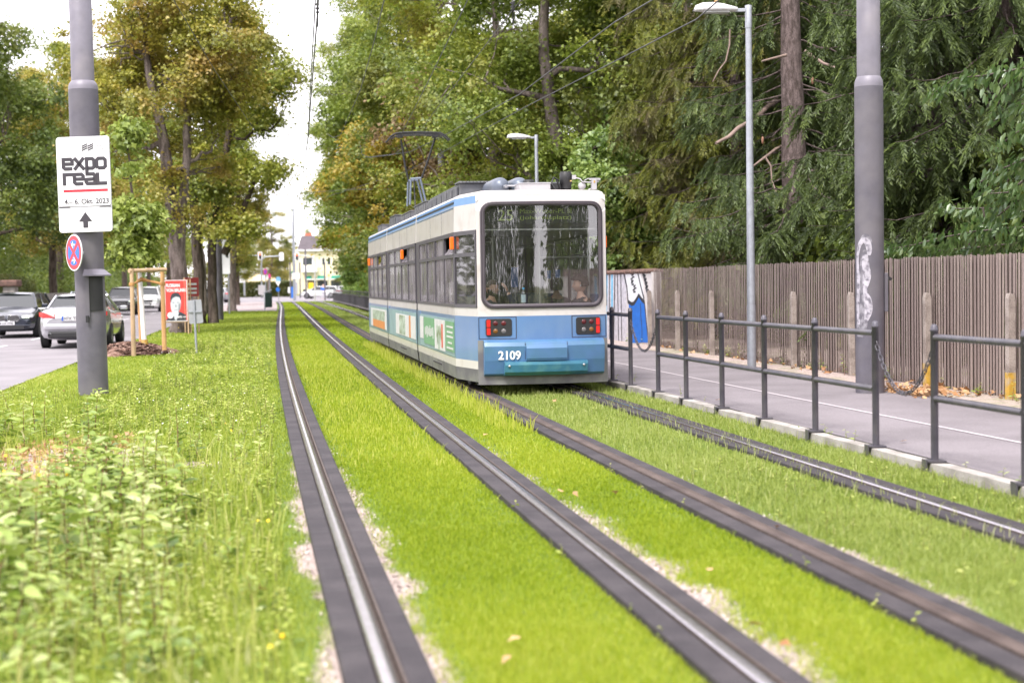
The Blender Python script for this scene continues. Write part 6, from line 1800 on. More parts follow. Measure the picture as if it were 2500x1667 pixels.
def limb(mb, a, b, r0_, r1_, rg, wig=.12, n=5, sag=0):
    a, b = Vector(a), Vector(b); L = (b - a).length; P = []
    for i in range(n + 1):
        u = i / n; p = a.lerp(b, u); w_ = wig * L * math.sin(math.pi * u)
        p += Vector(rg.normal(0, 1, 3)) * w_ * .5; p.z += sag * L * math.sin(math.pi * u); P.append(p)
    mb.tube(P, [r0_ + (r1_ - r0_) * (i / n) for i in range(n + 1)], 8, cap=False)
    return P

def make_tree(name, label, cat, blobs, trunks, ncl, per, csz, lsz, lmat, bark, seed, shape='rhomb', shell=.45, group=None, flat=.55, up=1.0, droop=.4, sub=60, twig=.02):
    rg = np.random.default_rng(seed)
    root = thing(name, label, cat, (0, 0, 0), group=group)
    C, P, t, CN = crown_points(blobs, ncl, per, csz, rg, flat, shell)
    sz = lsz * rg.uniform(.6, 1.35, len(P))
    mb = MB().use(bark); nodes = []
    for tr in trunks:      # list of (x,y,z,r)
        pts = [Vector(q[:3]) for q in tr]; rs = [q[3] for q in tr]
        # refine
        Q, rr_ = [], []
        for i in range(len(pts) - 1):
            for k in range(4):
                u = k / 4; Q.append(pts[i].lerp(pts[i + 1], u) + Vector((rg.normal(0, .012), rg.normal(0, .012), 0)) * (1 + 6 * rs[i])); rr_.append(rs[i] + (rs[i + 1] - rs[i]) * u)
        Q.append(pts[-1]); rr_.append(rs[-1])
        mb.tube(Q, rr_, 14, cap=False)
        nodes += [(q, r) for q, r in zip(Q, rr_) if q.z > min(b[2] - b[5] for b in blobs) * .7]
    mains = []
    for b in blobs:
        c = Vector(b[:3]); best = min(nodes, key=lambda q: (q[0] - c).length + (2.0 if q[0].z > c.z else 0))
        pts = limb(mb, best[0], c, best[1] * .55, best[1] * .18 + .02, rg, .16)
        mains += pts
    for i in rg.choice(len(C), min(sub, len(C)), replace=False):
        c = Vector(C[i]); m_ = min(mains, key=lambda q: (q - c).length + (1 if q.z > c.z else 0)); limb(mb, m_, c, twig * 1.8, twig * .4, rg, .14, 4)
    mb.build('trunk', None, root)
    leaves('crown', P, sz, lmat, root, shape, up, droop, t, N=CN + rg.normal(0, .42, CN.shape), rg=rg)
    return root

# leaf materials
G1 = [(.030, .060, .012), (.070, .120, .022), (.125, .185, .035), (.20, .25, .06)]
M_maple = leafmat('maple_leaves', [(.125, .135, .014), (.24, .25, .025), (.36, .34, .045), (.48, .37, .08)], patch=((.30, .19, .035), (.56, .37, .10)), pscale=.6, plo=.48, phi=.70)
M_maple_g = leafmat('maple_leaves_green', [(.095, .130, .014), (.19, .235, .024), (.30, .335, .04), (.42, .40, .06)], patch=((.20, .16, .03), (.42, .31, .07)), pscale=.5, plo=.55, phi=.75)
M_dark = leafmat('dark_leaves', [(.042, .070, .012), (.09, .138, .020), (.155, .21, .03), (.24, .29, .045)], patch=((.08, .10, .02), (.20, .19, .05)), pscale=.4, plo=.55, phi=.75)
M_lime = leafmat('lime_leaves', [(.075, .112, .014), (.155, .215, .028), (.25, .32, .045), (.36, .41, .08)], patch=((.15, .16, .02), (.34, .32, .05)), pscale=.35, plo=.50, phi=.70)
M_orange_l = leafmat('orange_leaves', [(.16, .17, .02), (.34, .30, .03), (.55, .36, .05), (.36, .38, .05)], patch=((.11, .17, .02), (.25, .34, .04)), pscale=.6, plo=.5, phi=.62)
M_bright = leafmat('bright_leaves', [(.06, .11, .02), (.13, .22, .035), (.21, .32, .05), (.30, .40, .08)])
M_yellowy = leafmat('yellow_green_leaves', [(.13, .14, .02), (.24, .24, .04), (.36, .33, .07), (.42, .28, .07)], patch=((.10, .14, .03), (.2, .24, .05)), pscale=.3)
M_hazel = leafmat('hazel_leaves', [(.065, .12, .020), (.14, .23, .035), (.24, .34, .06), (.36, .44, .11)], gloss=.06)
M_cherry = leafmat('cherry_leaves', [(.035, .085, .020), (.072, .145, .032), (.12, .205, .048), (.21, .29, .08)], gloss=.10, grough=.4)
M_young = leafmat('young_leaves', [(.11, .16, .02), (.21, .28, .04), (.32, .39, .07), (.42, .48, .12)])
M_deadl = leafmat('dead_leaves', [(.14, .10, .04), (.26, .17, .08), (.34, .23, .12), (.18, .22, .05)])
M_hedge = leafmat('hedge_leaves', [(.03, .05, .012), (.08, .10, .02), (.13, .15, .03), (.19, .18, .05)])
M_spr_d = leafmat('spruce_needles_dark', [(.038, .060, .015), (.070, .106, .024), (.118, .168, .036), (.19, .24, .058)], trans=.15, gloss=.06)
M_spr_o = leafmat('spruce_needles_olive', [(.075, .095, .012), (.145, .165, .018), (.22, .235, .028), (.31, .29, .07)], patch=((.10, .075, .035), (.24, .19, .11)), pscale=.9, plo=.52, phi=.68, trans=.2, gloss=.05)
M_bark_sp = mixmat('spruce_bark', (.17, .13, .125), (.08, .06, .055), 5, .4, .6, .95, 26, .4, 1.0, stretch=(3, 3, .9))

# ---- verge maples (left)
gA = 'maples in a row on the verge between road and tramway'
gm = gp(441, 811)
mapA = make_tree('maple_tree', 'thick double-trunked maple with yellowing leaves behind the election poster', 'tree',
    [(-1.6, 0, 6.8, 1.7, 1.8, 1.2), (1.2, .3, 6.4, 1.6, 1.8, 1.1), (0, 0, 8.8, 2.6, 2.6, 1.8), (-1.8, .5, 10.4, 1.9, 2.0, 1.6), (1.7, -.4, 10.2, 1.8, 2.0, 1.8), (.1, 0, 12.8, 2.4, 2.4, 2.0), (.2, -.9, 5.6, 1.1, .9, .7), (2.1, .5, 8.1, 1.0, 1.4, .9), (-.2, 0, 4.9, .9, .9, .6)],
    [[(0, 0, -.1, .40), (0, 0, .5, .31), (-.05, 0, 3.0, .28), (-.25, 0, 4.6, .22), (-.42, 0, 6.5, .2), (-.9, .1, 9, .13), (-1.2, 0, 12, .06)], [(-.02, .1, 2.6, .2), (.15, .1, 4.4, .18), (.32, .1, 6.0, .15), (.42, 0, 8, .12), (.9, 0, 11, .06)]],
    380, 115, .92, .125, M_maple, M_bark_gr, 21, 'lobed', group=gA, shell=.2, sub=110)
mapA.location = (gm.x, gm.y, 0)
gm2 = gp(493, 790)
mapB = make_tree('maple_tree', 'darker maple with two slim stems just left of the distant mast', 'tree',
    [(-.8, 0, 6.2, 2.0, 2.2, 1.4), (1.9, 0, 6.6, 1.8, 2, 1.3), (.4, 0, 9.0, 3.2, 3, 2.0), (-1.5, .5, 11.8, 2.3, 2.4, 2.0), (2.6, -.4, 11.2, 2.2, 2.2, 2.0), (.6, 0, 14.4, 2.8, 2.6, 2.2), (3.2, .3, 8.4, 1.3, 1.6, 1.0), (1.2, 0, 4.6, 1.3, 1.2, .7)],
    [[(-.1, 0, -.1, .32), (-.1, 0, .6, .25), (-.12, 0, 4, .22), (-.3, 0, 7, .17), (-.6, 0, 12, .08)], [(.42, .3, -.1, .26), (.40, .3, .6, .21), (.5, .3, 4, .18), (1.3, .3, 8, .15), (1.8, 0, 12, .06)], [(1.0, .3, 3.0, .18), (1.9, .2, 5.0, .13), (2.5, 0, 6.4, .07)]],
    430, 120, 1.05, .145, M_maple_g, M_bark, 22, 'lobed', group=gA, shell=.2, sub=110)
mapB.location = (gm2.x, gm2.y, 0)
p_ = gp(567, 760); c = dup(mapA, loc=(p_.x, p_.y, 0), rz=R(160), label='large maple nearest the bright crossing, right of the distant mast', scale=.86)
mapC_extra = None
c = dup(mapB, loc=(-23.6, 131, 0), rz=R(95), label='farthest maple of the row, its crown reaching into the sky gap', scale=.62)
c = dup(mapA, loc=(-18.0, 88, 0), rz=R(60), label='maple hidden in the middle of the row with green crown', swap={'maple_leaves': M_maple_g}, scale=1.15)

# ---- young staked tree
ty = [(-.02 + .0, 0, 2.6 + k * .5, (.50 if k < 3 else .42) * (1 - max(0, k - 2) * .16), .5 * (1 - max(0, k - 2) * .16), .36) for k in range(6)]
ty = [(-.12 * k * .35, 0, 2.65 + k * .52, .40 * (1.05, 1.1, 1.0, .75, .55, .34)[k], .40 * (1.05, 1.1, 1.0, .75, .55, .34)[k], .42) for k in range(6)]
yt = make_tree('young_tree', 'slim young tree with fresh green leaves and whitewashed stem in a stake frame', 'tree', ty, [[(0, 0, 2.25, .05), (-.1, 0, 3.6, .035), (-.25, 0, 5.5, .012)]], 170, 30, .40, .13, M_young, M_bark, 31, 'lobed', shell=.2, droop=1.0, up=.6, sub=60, twig=.009)
tw_b = at(354, 854, 36.5); tw_t = at(339, 628, 36.5)
yt.location = (tw_t.x, 36.5, 0)
mb = MB().use(M_limewash); mb.tube([(tw_b.x - tw_t.x, 0, .1), (tw_b.x - tw_t.x - .02, 0, .4), (0, 0, 2.3)], [.07, .062, .05], 12); mb.build('painted_stem', None, yt)
mb = MB().use(M_yellow); mb.lathe([(.085, 0), (.08, .12)], (tw_b.x - tw_t.x, 0, .22), 12); mb.build('stem_guard', None, yt)

# ---- trees across the road
gF = 'trees lining the far side of the road'
farT = make_tree('roadside_tree', 'big dark green tree at the left edge across the road', 'tree',
    [(0, 0, 7, 4.2, 4.2, 2.2), (-3, 0, 9.5, 3.4, 3.4, 2.4), (3.2, .5, 9.0, 3.0, 3.2, 2.2), (0, 0, 12.5, 4.0, 4.0, 2.6), (2, 0, 15.5, 2.8, 2.8, 2.4), (-1.8, 0, 16.5, 3.0, 3.0, 2.4), (3.5, 0, 6.2, 2.0, 2.0, 1.1), (-3.4, 0, 6.0, 2.2, 2.0, 1.2)],
    [[(0, 0, -.1, .42), (0, 0, .8, .33), (.1, 0, 5, .27), (0, 0, 10, .18), (-.5, 0, 15, .07)]], 430, 120, 1.3, .18, M_dark, M_bark, 41, 'lobed', group=gF, shell=.35)
far_x = lambda y: -16.8 - .155 * y
farT.location = (far_x(97) - 1.4, 97, 0)
for (y, dx_, rz_, s_, lb_, sw) in ((82, -1.0, 40, 1.1, 'dark tree cut by the left picture edge across the road', None), (118, -.5, 130, .98, 'tree with a browning crown across the road behind the sign', {'dark_leaves': M_maple}),
                         (140, 0, 220, 1.05, 'tree across the road seen just right of the sign mast', {'dark_leaves': M_maple_g}), (168, 0, 300, .95, 'tree across the road behind the young tree crown', None), (200, 0, 15, .9, 'tree across the road left of the thick maple trunk', {'dark_leaves': M_maple_g}),
                         (238, 0, 77, 1.2, 'farthest roadside tree, seen low between the maple trunks', {'dark_leaves': M_maple_g}), (150, -4.5, 170, 1.35, 'tall tree rising behind the upper part of the sign mast across the road', {'dark_leaves': M_maple_g}), (106, -7, 260, 1.0, 'second-row tree deeper in the gardens across the road', None)):
    dup(farT, loc=(far_x(y) + dx_, y, 0), rz=R(rz_), label=lb_, scale=s_, swap=sw)
# ---- hedge and garden pieces across the road
def slab(name, label, cat, x0, x1, yv, z1, depth, n, lsz, m, kind=None, z0=0.0, rg=rng, wob=.35, line=None, shape='rhomb', up=.6):
    """leafy mass following a line; x0..x1 are parameters along the line"""
    u = rg.random(n); zz = rg.random(n) ** .85; dd = rg.random(n) ** 1.6
    xa = x0 + (x1 - x0) * u; top_ = z1 * (1 + wob * (fbm(xa, xa * 0, z1 * .9, 3) - .5) * 2)
    P = np.stack([*line(xa, dd * depth), z0 + zz * top_], 1) + rg.normal(0, .08, (n, 3))
    cl = fbm(P[:, 0] * 1.0 + P[:, 1], P[:, 2] * 1.3 + P[:, 1] * .3, .9, 5)
    keep = rg.random(n) < np.clip((cl - .28) * 5, .15, 1); P = P[keep]
    o = leaves(name, P, lsz * rg.uniform(.7, 1.3, len(P)), m, None, shape, up, .3, np.clip(cl[keep] * 1.3 - .15 + rg.normal(0, .15, len(P)), 0, 1), rg=rg)
    return tag(o, label, cat, kind=kind)
slab('hedge', 'clipped green hedge behind the dark estate car across the road', 'hedge', 62, 96, None, 2.35, 1.3, 42000, .11, M_hedge, line=lambda y, d: (far_x(y) + 1.6 - d, y), wob=.12)
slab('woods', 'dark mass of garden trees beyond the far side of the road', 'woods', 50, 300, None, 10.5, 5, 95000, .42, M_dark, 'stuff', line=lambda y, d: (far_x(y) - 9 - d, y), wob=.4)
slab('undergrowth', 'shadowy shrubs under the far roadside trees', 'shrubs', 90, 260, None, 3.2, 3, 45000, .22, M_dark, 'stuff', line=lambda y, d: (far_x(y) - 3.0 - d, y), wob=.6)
gf = thing('garden_fence', 'low grey garden fence and pillar with a small tiled roof across the road', 'fence', (0, 0, 0))
mb = MB().use(M_conc)
for y in np.arange(60, 130, .35):
    mb.box((far_x(y) + 2.2, y, .75), (.04, .20, 1.2))
mb.build('pale_boards', None, gf)
c_ = at(62, 700, 80); mb = MB().use(M_conc); mb.box((far_x(80) + 2.8, 80, .9), (.6, .6, 1.7)); mb.build('pillar', None, gf); mb = MB().use(M_tile); mb.box((far_x(80) + 2.8, 80, 1.95), (.95, .95, .35)); mb.build('pillar_roof', None, gf, bevel=.08)

# ---- right-hand broadleaf trees behind the fence
gR = 'tall broadleaf trees behind the fence on the tram side'
limeT = make_tree('lime_tree', 'tall green tree with a leaning trunk behind the roof gear of the tram', 'tree',
    [(-1.2, 0, 5.2, 2.4, 2.4, 1.5), (2.0, 0, 5.4, 2.2, 2.4, 1.6), (-2.4, 0, 8.2, 2.6, 2.6, 2.0), (1.8, 0, 8.6, 2.8, 2.8, 2.0), (-.6, 0, 11.4, 3.2, 3.2, 2.2), (2.2, 0, 12.6, 2.4, 2.4, 2.2), (-1.2, 0, 15, 2.8, 2.8, 2.4), (.8, 0, 17.4, 2.0, 2.0, 1.8)],
    [[(.6, 0, -.1, .38), (.45, 0, 3, .29), (-.1, 0, 6, .24), (-.5, 0, 9, .18), (-.2, 0, 13, .11), (0, 0, 16, .05)]], 470, 125, 1.05, .13, M_lime, M_bark_gr, 51, 'lobed', group=gR, shell=.35)
limeT2 = make_tree('lime_tree', 'broad tree behind the middle of the tram roof', 'tree',
    [(0, 0, 5.0, 3.4, 3.4, 2.4), (-2.8, 0, 7.6, 2.8, 2.8, 2.4), (2.8, 0, 8, 3.0, 3, 2.4), (-1.5, 0, 11.5, 3.4, 3.4, 2.6), (2.2, 0, 12.4, 3.0, 3, 2.6), (-2.2, 0, 15.8, 2.8, 2.8, 2.4), (1.0, 0, 17.2, 3.0, 3.0, 2.4), (-.4, 0, 20.4, 2.6, 2.6, 2.2), (-3.4, 0, 4.0, 1.8, 1.8, 1.6)],
    [[(0, 0, -.1, .42), (0, 0, 5, .33), (.3, 0, 10, .24), (0, 0, 15, .13), (0, 0, 20, .05)]], 500, 120, 1.25, .17, M_lime, M_bark, 52, 'lobed', group=gR, shell=.35)
b0 = at(1368, 600, 50); limeT.location = (b0.x, 50, 0)
def Rp(px_, Y): return at(px_, 600, Y).x
limeT2.location = (Rp(1120, 76), 76, 0)
for (src, px_, Y, rz_, s_, lb_, sw) in (
    (limeT, 862, 152, 80, (1.1, 1.1, 1.42), 'farthest tall tree edging the sky gap beyond the track', {'lime_leaves': M_maple_g}),
    (limeT, 945, 108, 200, (1.15, 1.15, 1.2), 'second tall tree from the sky gap with dense green crown', None),
    (limeT, 985, 92, 120, 1.2, 'tall yellow-green tree behind the current collector', {'lime_leaves': M_maple_g}),
    (limeT, 892, 128, 310, (1.1, 1.1, 1.3), 'wide tree whose crown fills the sky edge beyond the tram front', None),
    (limeT2, 1010, 90, 150, 1.05, 'green tree between the sky-edge trees and the broad tree behind the tram roof', None),
    (limeT, 1200, 63, 200, 1.05, 'light green tree just left of the leaning trunk', {'lime_leaves': M_maple_g}),
    (limeT2, 1330, 70, 20, 1.0, 'dark tree behind the leaning trunk', {'lime_leaves': M_dark}),
    (limeT, 1500, 52, 250, 1.05, 'tree behind the ivy bush above the graffiti wall', None),
    (limeT2, 1640, 62, 150, .9, 'tree filling the gap left of the olive spruces', {'lime_leaves': M_dark}),
    (limeT2, 2000, 50, 60, .9, 'tree behind the spruce trunks', {'lime_leaves': M_lime}),
    (limeT2, 2380, 44, 260, .85, 'tree behind the dark spruces near the right picture edge', {'lime_leaves': M_dark})):
    dup(src, loc=(Rp(px_, Y), Y, 0), rz=R(rz_), label=lb_, scale=s_, swap=sw)
small = make_tree('autumn_tree', 'orange and lime coloured autumn tree left of the current collector', 'tree',
    [(0, 0, 5.6, 2.6, 2.4, 1.6), (-1.2, 0, 7.6, 1.9, 1.8, 1.4), (1.6, 0, 7.2, 1.8, 1.8, 1.4), (.2, 0, 9.2, 1.8, 1.6, 1.4), (-.5, 0, 3.6, 2.2, 2.0, 1.2)],
    [[(0, 0, -.1, .2), (0, 0, 3, .15), (.1, 0, 6, .10), (0, 0, 9, .04)]], 230, 90, 1.0, .18, M_orange_l, M_bark, 61, 'lobed', shell=.35)
small.location = (Rp(935, 84), 84, 0)
dup(small, loc=(Rp(1010, 70), 70, 0), rz=R(140), label='smaller orange-tinged tree directly behind the pantograph', scale=.8)
dup(small, loc=(Rp(900, 150), 150, 0), rz=R(40), label='bright green round tree in front of the far lamps', scale=.8, swap={'orange_leaves': M_bright})
dup(small, loc=(Rp(884, 118), 118, 0), rz=R(240), label='bright green shrubby tree at the tram front', scale=.62, swap={'orange_leaves': M_bright})
dup(small, loc=(Rp(1118, 68), 68, 0), rz=R(300), label='browned dead-looking tree crown above the long roof box', scale=1.05, swap={'orange_leaves': M_deadl})
# far beyond the crossing
gX = 'trees beyond the crossing'
for (px_, Y, src, s_, lb_, sw) in ((660, 215, limeT, .72, 'upright yellow-green tree in front of the terrace beyond the crossing', {'lime_leaves': M_yellowy}),
    (600, 262, limeT2, .6, 'yellow tree left beyond the crossing', {'lime_leaves': M_yellowy}), (565, 240, limeT2, .7, 'green tree beyond the crossing seen between maple trunks', {'lime_leaves': M_maple_g}),
    (700, 345, limeT2, .62, 'tree behind the left part of the yellow building', {'lime_leaves': M_yellowy}), (760, 360, limeT2, .70, 'tree rising behind the mansard roof', {'lime_leaves': M_maple_g}),
    (826, 350, limeT2, .72, 'tree behind the right part of the mansard roof', {'lime_leaves': M_yellowy}), (850, 240, small, .62, 'orange-green tree in front of the yellow building', {'orange_leaves': M_yellowy}),
    (640, 330, limeT2, .6, 'pale tree behind the white pavilion', {'lime_leaves': M_yellowy})):
    o = dup(src, loc=(Rp(px_, Y), Y, 0), rz=R(rnd.uniform(0, 360)), label=lb_, scale=s_, swap=sw); o['group'] = gX
slab('hedge', 'long dark hedge beyond the crossing under the cream parasols', 'hedge', at(560, 700, 228).x, at(722, 700, 228).x, None, 2.3, 1.2, 20000, .22, M_hedge, line=lambda x, d: (x, 226 + d), wob=.1)
slab('woods', 'distant tree belt closing the view behind the houses', 'woods', -190, 120, None, 12, 6, 60000, .8, M_yellowy, 'stuff', line=lambda x, d: (x, 400 + d), wob=.5)
slab('undergrowth', 'green bushes along the fence beside the far end of the track', 'bushes', 84, 150, None, 4.2, 2.4, 60000, .16, M_bright, 'stuff', line=lambda y, d: (rx(3, y) + 2.2 + d + np.maximum(0, (115 - y) * .03), y), wob=.5, shape='lobed')
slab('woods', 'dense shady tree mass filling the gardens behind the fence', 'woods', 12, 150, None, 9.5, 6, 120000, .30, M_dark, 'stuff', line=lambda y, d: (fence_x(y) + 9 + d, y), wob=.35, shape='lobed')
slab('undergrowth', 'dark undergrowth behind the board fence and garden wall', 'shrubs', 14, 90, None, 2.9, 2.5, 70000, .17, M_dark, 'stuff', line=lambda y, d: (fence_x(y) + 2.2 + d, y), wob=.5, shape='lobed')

# ---- spruces
def make_spruce(label, seed, lmat, zmin, zmax, hgt, Lb, tr, per_whorl=5, twigs=22, shoots=20, lean=0.0, dz=.33, dead=False, gap=False):
    rg = np.random.default_rng(seed); root = thing('spruce_tree', label, 'tree', (0, 0, 0), group='old spruces behind the fence')
    mb = MB().use(M_bark_sp); n = 16
    mb.tube([(lean * k / n * hgt + rg.normal(0, .015), rg.normal(0, .015), -.1 + hgt * k / n) for k in range(n + 1)], [tr * (1.18 if k == 0 else 1) * (1 - .93 * k / n) for k in range(n + 1)], 16, cap=False)
    SP, SD, ST = [], [], []; z = zmin
    while z < zmax:
        for b in range(per_whorl):
            a = rg.random() * 6.283; L = Lb * (1 - .55 * (z / hgt)) * rg.uniform(.6, 1.15)
            
            if gap and z > 4.3 and math.cos(a + math.pi / 2) > .35: continue
            d = Vector((math.cos(a), math.sin(a), 0)); st_ = Vector((lean * z, 0, z + rg.uniform(-.15, .15)))
            dro = rg.uniform(.25, .6); P = []
            for k in range(9):
                u = k / 8; P.append(st_ + d * L * u + Vector((0, 0, -dro * L * (u ** 1.2) + .22 * L * u ** 3)) + Vector(rg.normal(0, .02, 3)))
            mb.tube(P, [.020 * (1 - .85 * k / 8) * (L / 3 + .4) for k in range(9)], 5, cap=False)
            dens = int(twigs * L / 3)
            for q in range(dens):
                u = .18 + .82 * rg.random() ** .8; i = min(7, int(u * 8)); p = P[i].lerp(P[i + 1], u * 8 - i)
                side = 1 if rg.random() < .5 else -1; s_ = Vector((-d.y, d.x, 0)) * side
                l = rg.uniform(.30, .78) * (1.15 - .5 * u); dr = rg.uniform(.2, 1.5)
                t0 = (s_ * .8 + d * rg.uniform(.2, .9) + Vector((0, 0, -dr))).normalized()
                kk_ = shoots; w_ = np.linspace(.05, 1, kk_) + rg.normal(0, .02, kk_)
                base = np.array(p)[None] + np.array(t0)[None] * (w_ * l)[:, None]; base[:, 2] -= (w_ ** 2) * l * .35
                sgn = np.where(np.arange(kk_) % 2 == 0, 1, -1)[:, None]; perp = np.cross(np.array(t0), (0, 0, 1)); perp /= max(1e-6, np.linalg.norm(perp))
                dd = np.array(t0)[None] * .9 + perp[None] * sgn * rg.uniform(.4, .9, (kk_, 1)) + rg.normal(0, .18, (kk_, 3)); dd[:, 2] -= .35 * w_
                SP.append(base); SD.append(dd); ST.append(np.clip(rg.normal(.45, .16) + .25 * (w_ - .5) + rg.normal(0, .1, kk_), 0, 1))
        z += dz * (1 if z < 9.5 else 2)
    mb.build('trunk', None, root)
    SP, SD, ST = np.concatenate(SP), np.concatenate(SD), np.concatenate(ST); nS = len(SP)
    SD = norm(SD); l = rg.uniform(.065, .14, nS); wd_ = rg.uniform(.008, .0135, nS)
    A = rg.normal(0, 1, (nS, 3)); A = norm(A - SD * (A * SD).sum(1)[:, None]); Bv = np.cross(SD, A)
    mid = SP + SD * (l * .45)[:, None]; tip = SP + SD * l[:, None]
    V = np.stack([SP, mid + A * wd_[:, None], tip, mid - A * wd_[:, None], SP, mid + Bv * wd_[:, None], tip, mid - Bv * wd_[:, None]], 1).reshape(-1, 3)
    T = (np.arange(nS)[:, None, None] * 8 + np.array([(0, 1, 2, 3), (4, 5, 6, 7)])[None]).reshape(-1, 4)
    np_mesh('crown', V, T, lmat, root, tint=np.repeat(ST, 8))
    return root, nS
sp1, n1 = make_spruce('dark green spruce with a thick visible trunk right of the lamp post', 71, M_spr_d, 1.9, 11, 17, 3.0, .36, 7, 44, 28, lean=-.02, gap=True)
sp2, n2 = make_spruce('olive spruce with drooping brown-tinged branches left of the lamp post', 72, M_spr_o, 1.7, 10.5, 15, 2.7, .22, 6, 44, 28)
def behind(px_, off):
    k = ray(px_, 600); y = (9.22 + off) / (.174 + k.x / k.y); return (k.x / k.y * y, y, 0)
sp1.location = behind(1950, 3.0)
sp2.location = behind(1800, 3.2)
dup(sp2, loc=behind(1685, 2.6), rz=R(130), label='olive spruce with a reddish trunk foot above the end of the graffiti wall', scale=1.0)
dup(sp2, loc=behind(1600, 4.2), rz=R(230), label='olive-green spruce farthest from the camera, beside the broadleaf crowns', scale=1.0)
dup(sp1, loc=behind(2085, 6.0), rz=R(150), label='dark spruce hidden behind the big graffiti mast', scale=1.0)
dup(sp1, loc=behind(2290, 2.8), rz=R(160), label='dense dark spruce right of the graffiti mast', scale=1.0)
dup(sp1, loc=behind(2440, 3.2), rz=R(205), label='dark spruce above the cherry branches at the right', scale=1.0)
dup(sp1, loc=behind(2230, 6.5), rz=R(180), label='second-row dark spruce deeper in the garden', scale=1.05)
# bare dead branches on the thick-trunked spruce
M_dw = mat('dead_wood', (.26, .19, .16), .9, 0, .25, 10, bump=.4); loc1 = Vector(sp1.location)
def dp(x, y, Y): return at(x, y, Y) - loc1
MB().use(M_dw).tube([dp(1918, 238, 35), dp(1895, 246, 34.4), dp(1872, 262, 34), dp(1850, 284, 33.6), dp(1826, 300, 33.3), dp(1803, 312, 33), dp(1780, 334, 32.7), dp(1748, 350, 32.5)], [.08, .07, .06, .055, .05, .048, .042, .035], 8).build('dead_branch', None, sp1)
MB().use(M_dw).tube([dp(1945, 355, 34.8), dp(1920, 352, 34.2), dp(1895, 364, 33.8), dp(1868, 384, 33.4), dp(1840, 405, 33)], [.05, .04, .036, .03, .02], 7).build('dead_branch', None, sp1)
MB().use(M_dw).tube([dp(1868, 384, 33.4), dp(1882, 405, 33.3), dp(1884, 440, 33.2), dp(1896, 470, 33)], [.025, .02, .016, .01], 6).build('dead_branch', None, sp1)
MB().use(M_dw).tube([dp(1782, 72, 33), dp(1781, 110, 33), dp(1772, 150, 32.9), dp(1755, 172, 32.8), dp(1740, 200, 32.8)], [.018, .02, .018, .014, .01], 6).build('dead_branch', None, sp1)
MB().use(M_dw).tube([dp(2178, 215, 27), dp(2190, 240, 26.6), dp(2215, 258, 26.4)], [.035, .025, .02], 6).build('dead_branch', None, sp1); MB().use(M_dw).tube([dp(2185, 232, 26.8), dp(2192, 270, 26.6)], [.02, .012], 6).build('dead_branch', None, sp1)
MB().use(M_dw).tube([dp(1860, 150, 30.3), dp(1920, 135, 30.4)], [.02, .035], 6).build('dead_branch', None, sp1); MB().use(M_dw).tube([dp(1965, 125, 30.5), dp(2010, 155, 30.3), dp(2040, 165, 30.1)], [.04, .03, .02], 6).build('dead_branch', None, sp1)
# cones
M_cone = mat('spruce_cone', (.26, .13, .08), .7, 0, .2, 30)
for (x, y) in ((2272, 163), (2173, 487), (2197, 485), (1984, 198), (1862, 343), (2402, 318), (2291, 375)): MB().use(M_cone).lathe([(.003, .07), (.018, .055), (.024, .0), (.018, -.05), (.003, -.07)], at(x, y, 27.5) - loc1, 8).build('cone', None, sp1)

gs = thing('garden_shed', 'pale grey shed wall glimpsed behind the fence between the spruces', 'shed', behind(1860, 5.5), rz=R(9.9))
mb = MB().use(mat('shed_wall', (.42, .41, .44), .8)); mb.box((0, 0, 1.15), (2.6, 2.6, 2.3)); mb.build('wall', None, gs); mb = MB().use(M_conc); mb.box((0, 0, 2.36), (2.9, 2.9, .1)); mb.build('roof', None, gs)
# ---- cherry branches reaching in over the fence
ch = thing('cherry_tree', 'cherry branches with drooping glossy leaves hanging over the fence at the right', 'tree', at(2650, 300, 20.5)); cl_ = Vector(ch.location)
brs = [[(2620, 140), (2500, 166), (2400, 185), (2330, 192), (2275, 232)], [(2620, 290), (2520, 305), (2470, 330), (2430, 368)], [(2620, 350), (2500, 390), (2440, 415), (2385, 450)], [(2620, 520), (2480, 515), (2400, 508), (2340, 510), (2290, 505)],
       [(2620, 560), (2480, 555), (2380, 565), (2300, 580), (2230, 598), (2150, 612)], [(2620, 600), (2500, 592), (2400, 602), (2300, 612), (2220, 615)], [(2500, 166), (2450, 215), (2415, 255)], [(2500, 390), (2450, 455), (2400, 480)], [(2500, 440), (2460, 470), (2390, 475)],
       [(2620, 440), (2520, 470), (2470, 500), (2420, 540), (2350, 570)], [(2400, 508), (2405, 540), (2380, 590)], [(2620, 230), (2530, 250), (2490, 255), (2440, 290)]]
mb = MB().use(M_bark_gr); LP, LD = [], []; rg = np.random.default_rng(77)
for bi, br in enumerate(brs):
    pts = []
    for x, y in br:
        k = ray(x, y); Yf = 9.22 / (.174 + k.x / k.y); pts.append(at(x, y, Yf + .7 + .35 * (bi % 4)) - cl_)
    mb.tube(pts, [.014 * (1 - .6 * i / len(pts)) for i in range(len(pts))], 6, cap=False)
    for a, b in zip(pts[:-1], pts[1:]):
        L = (b - a).length; nn = int(L * 78)
        for k in range(nn):
            p = a.lerp(b, rg.random()); LP.append(np.array(p) + rg.normal(0, (.06, .10, .06), 3)); dd = np.array((b - a).normalized()) * .6 + rg.normal(0, .35, 3); dd[2] -= .75; LD.append(dd)
mb.build('branches', None, ch)
LP, LD = np.array(LP), np.array(LD)
leaves('foliage', LP, rg.uniform(.09, .155, len(LP)), M_cherry, ch, 'long', .8, .8, np.clip(rg.normal(.5, .22, len(LP)), 0, 1), D=LD, rg=rg)

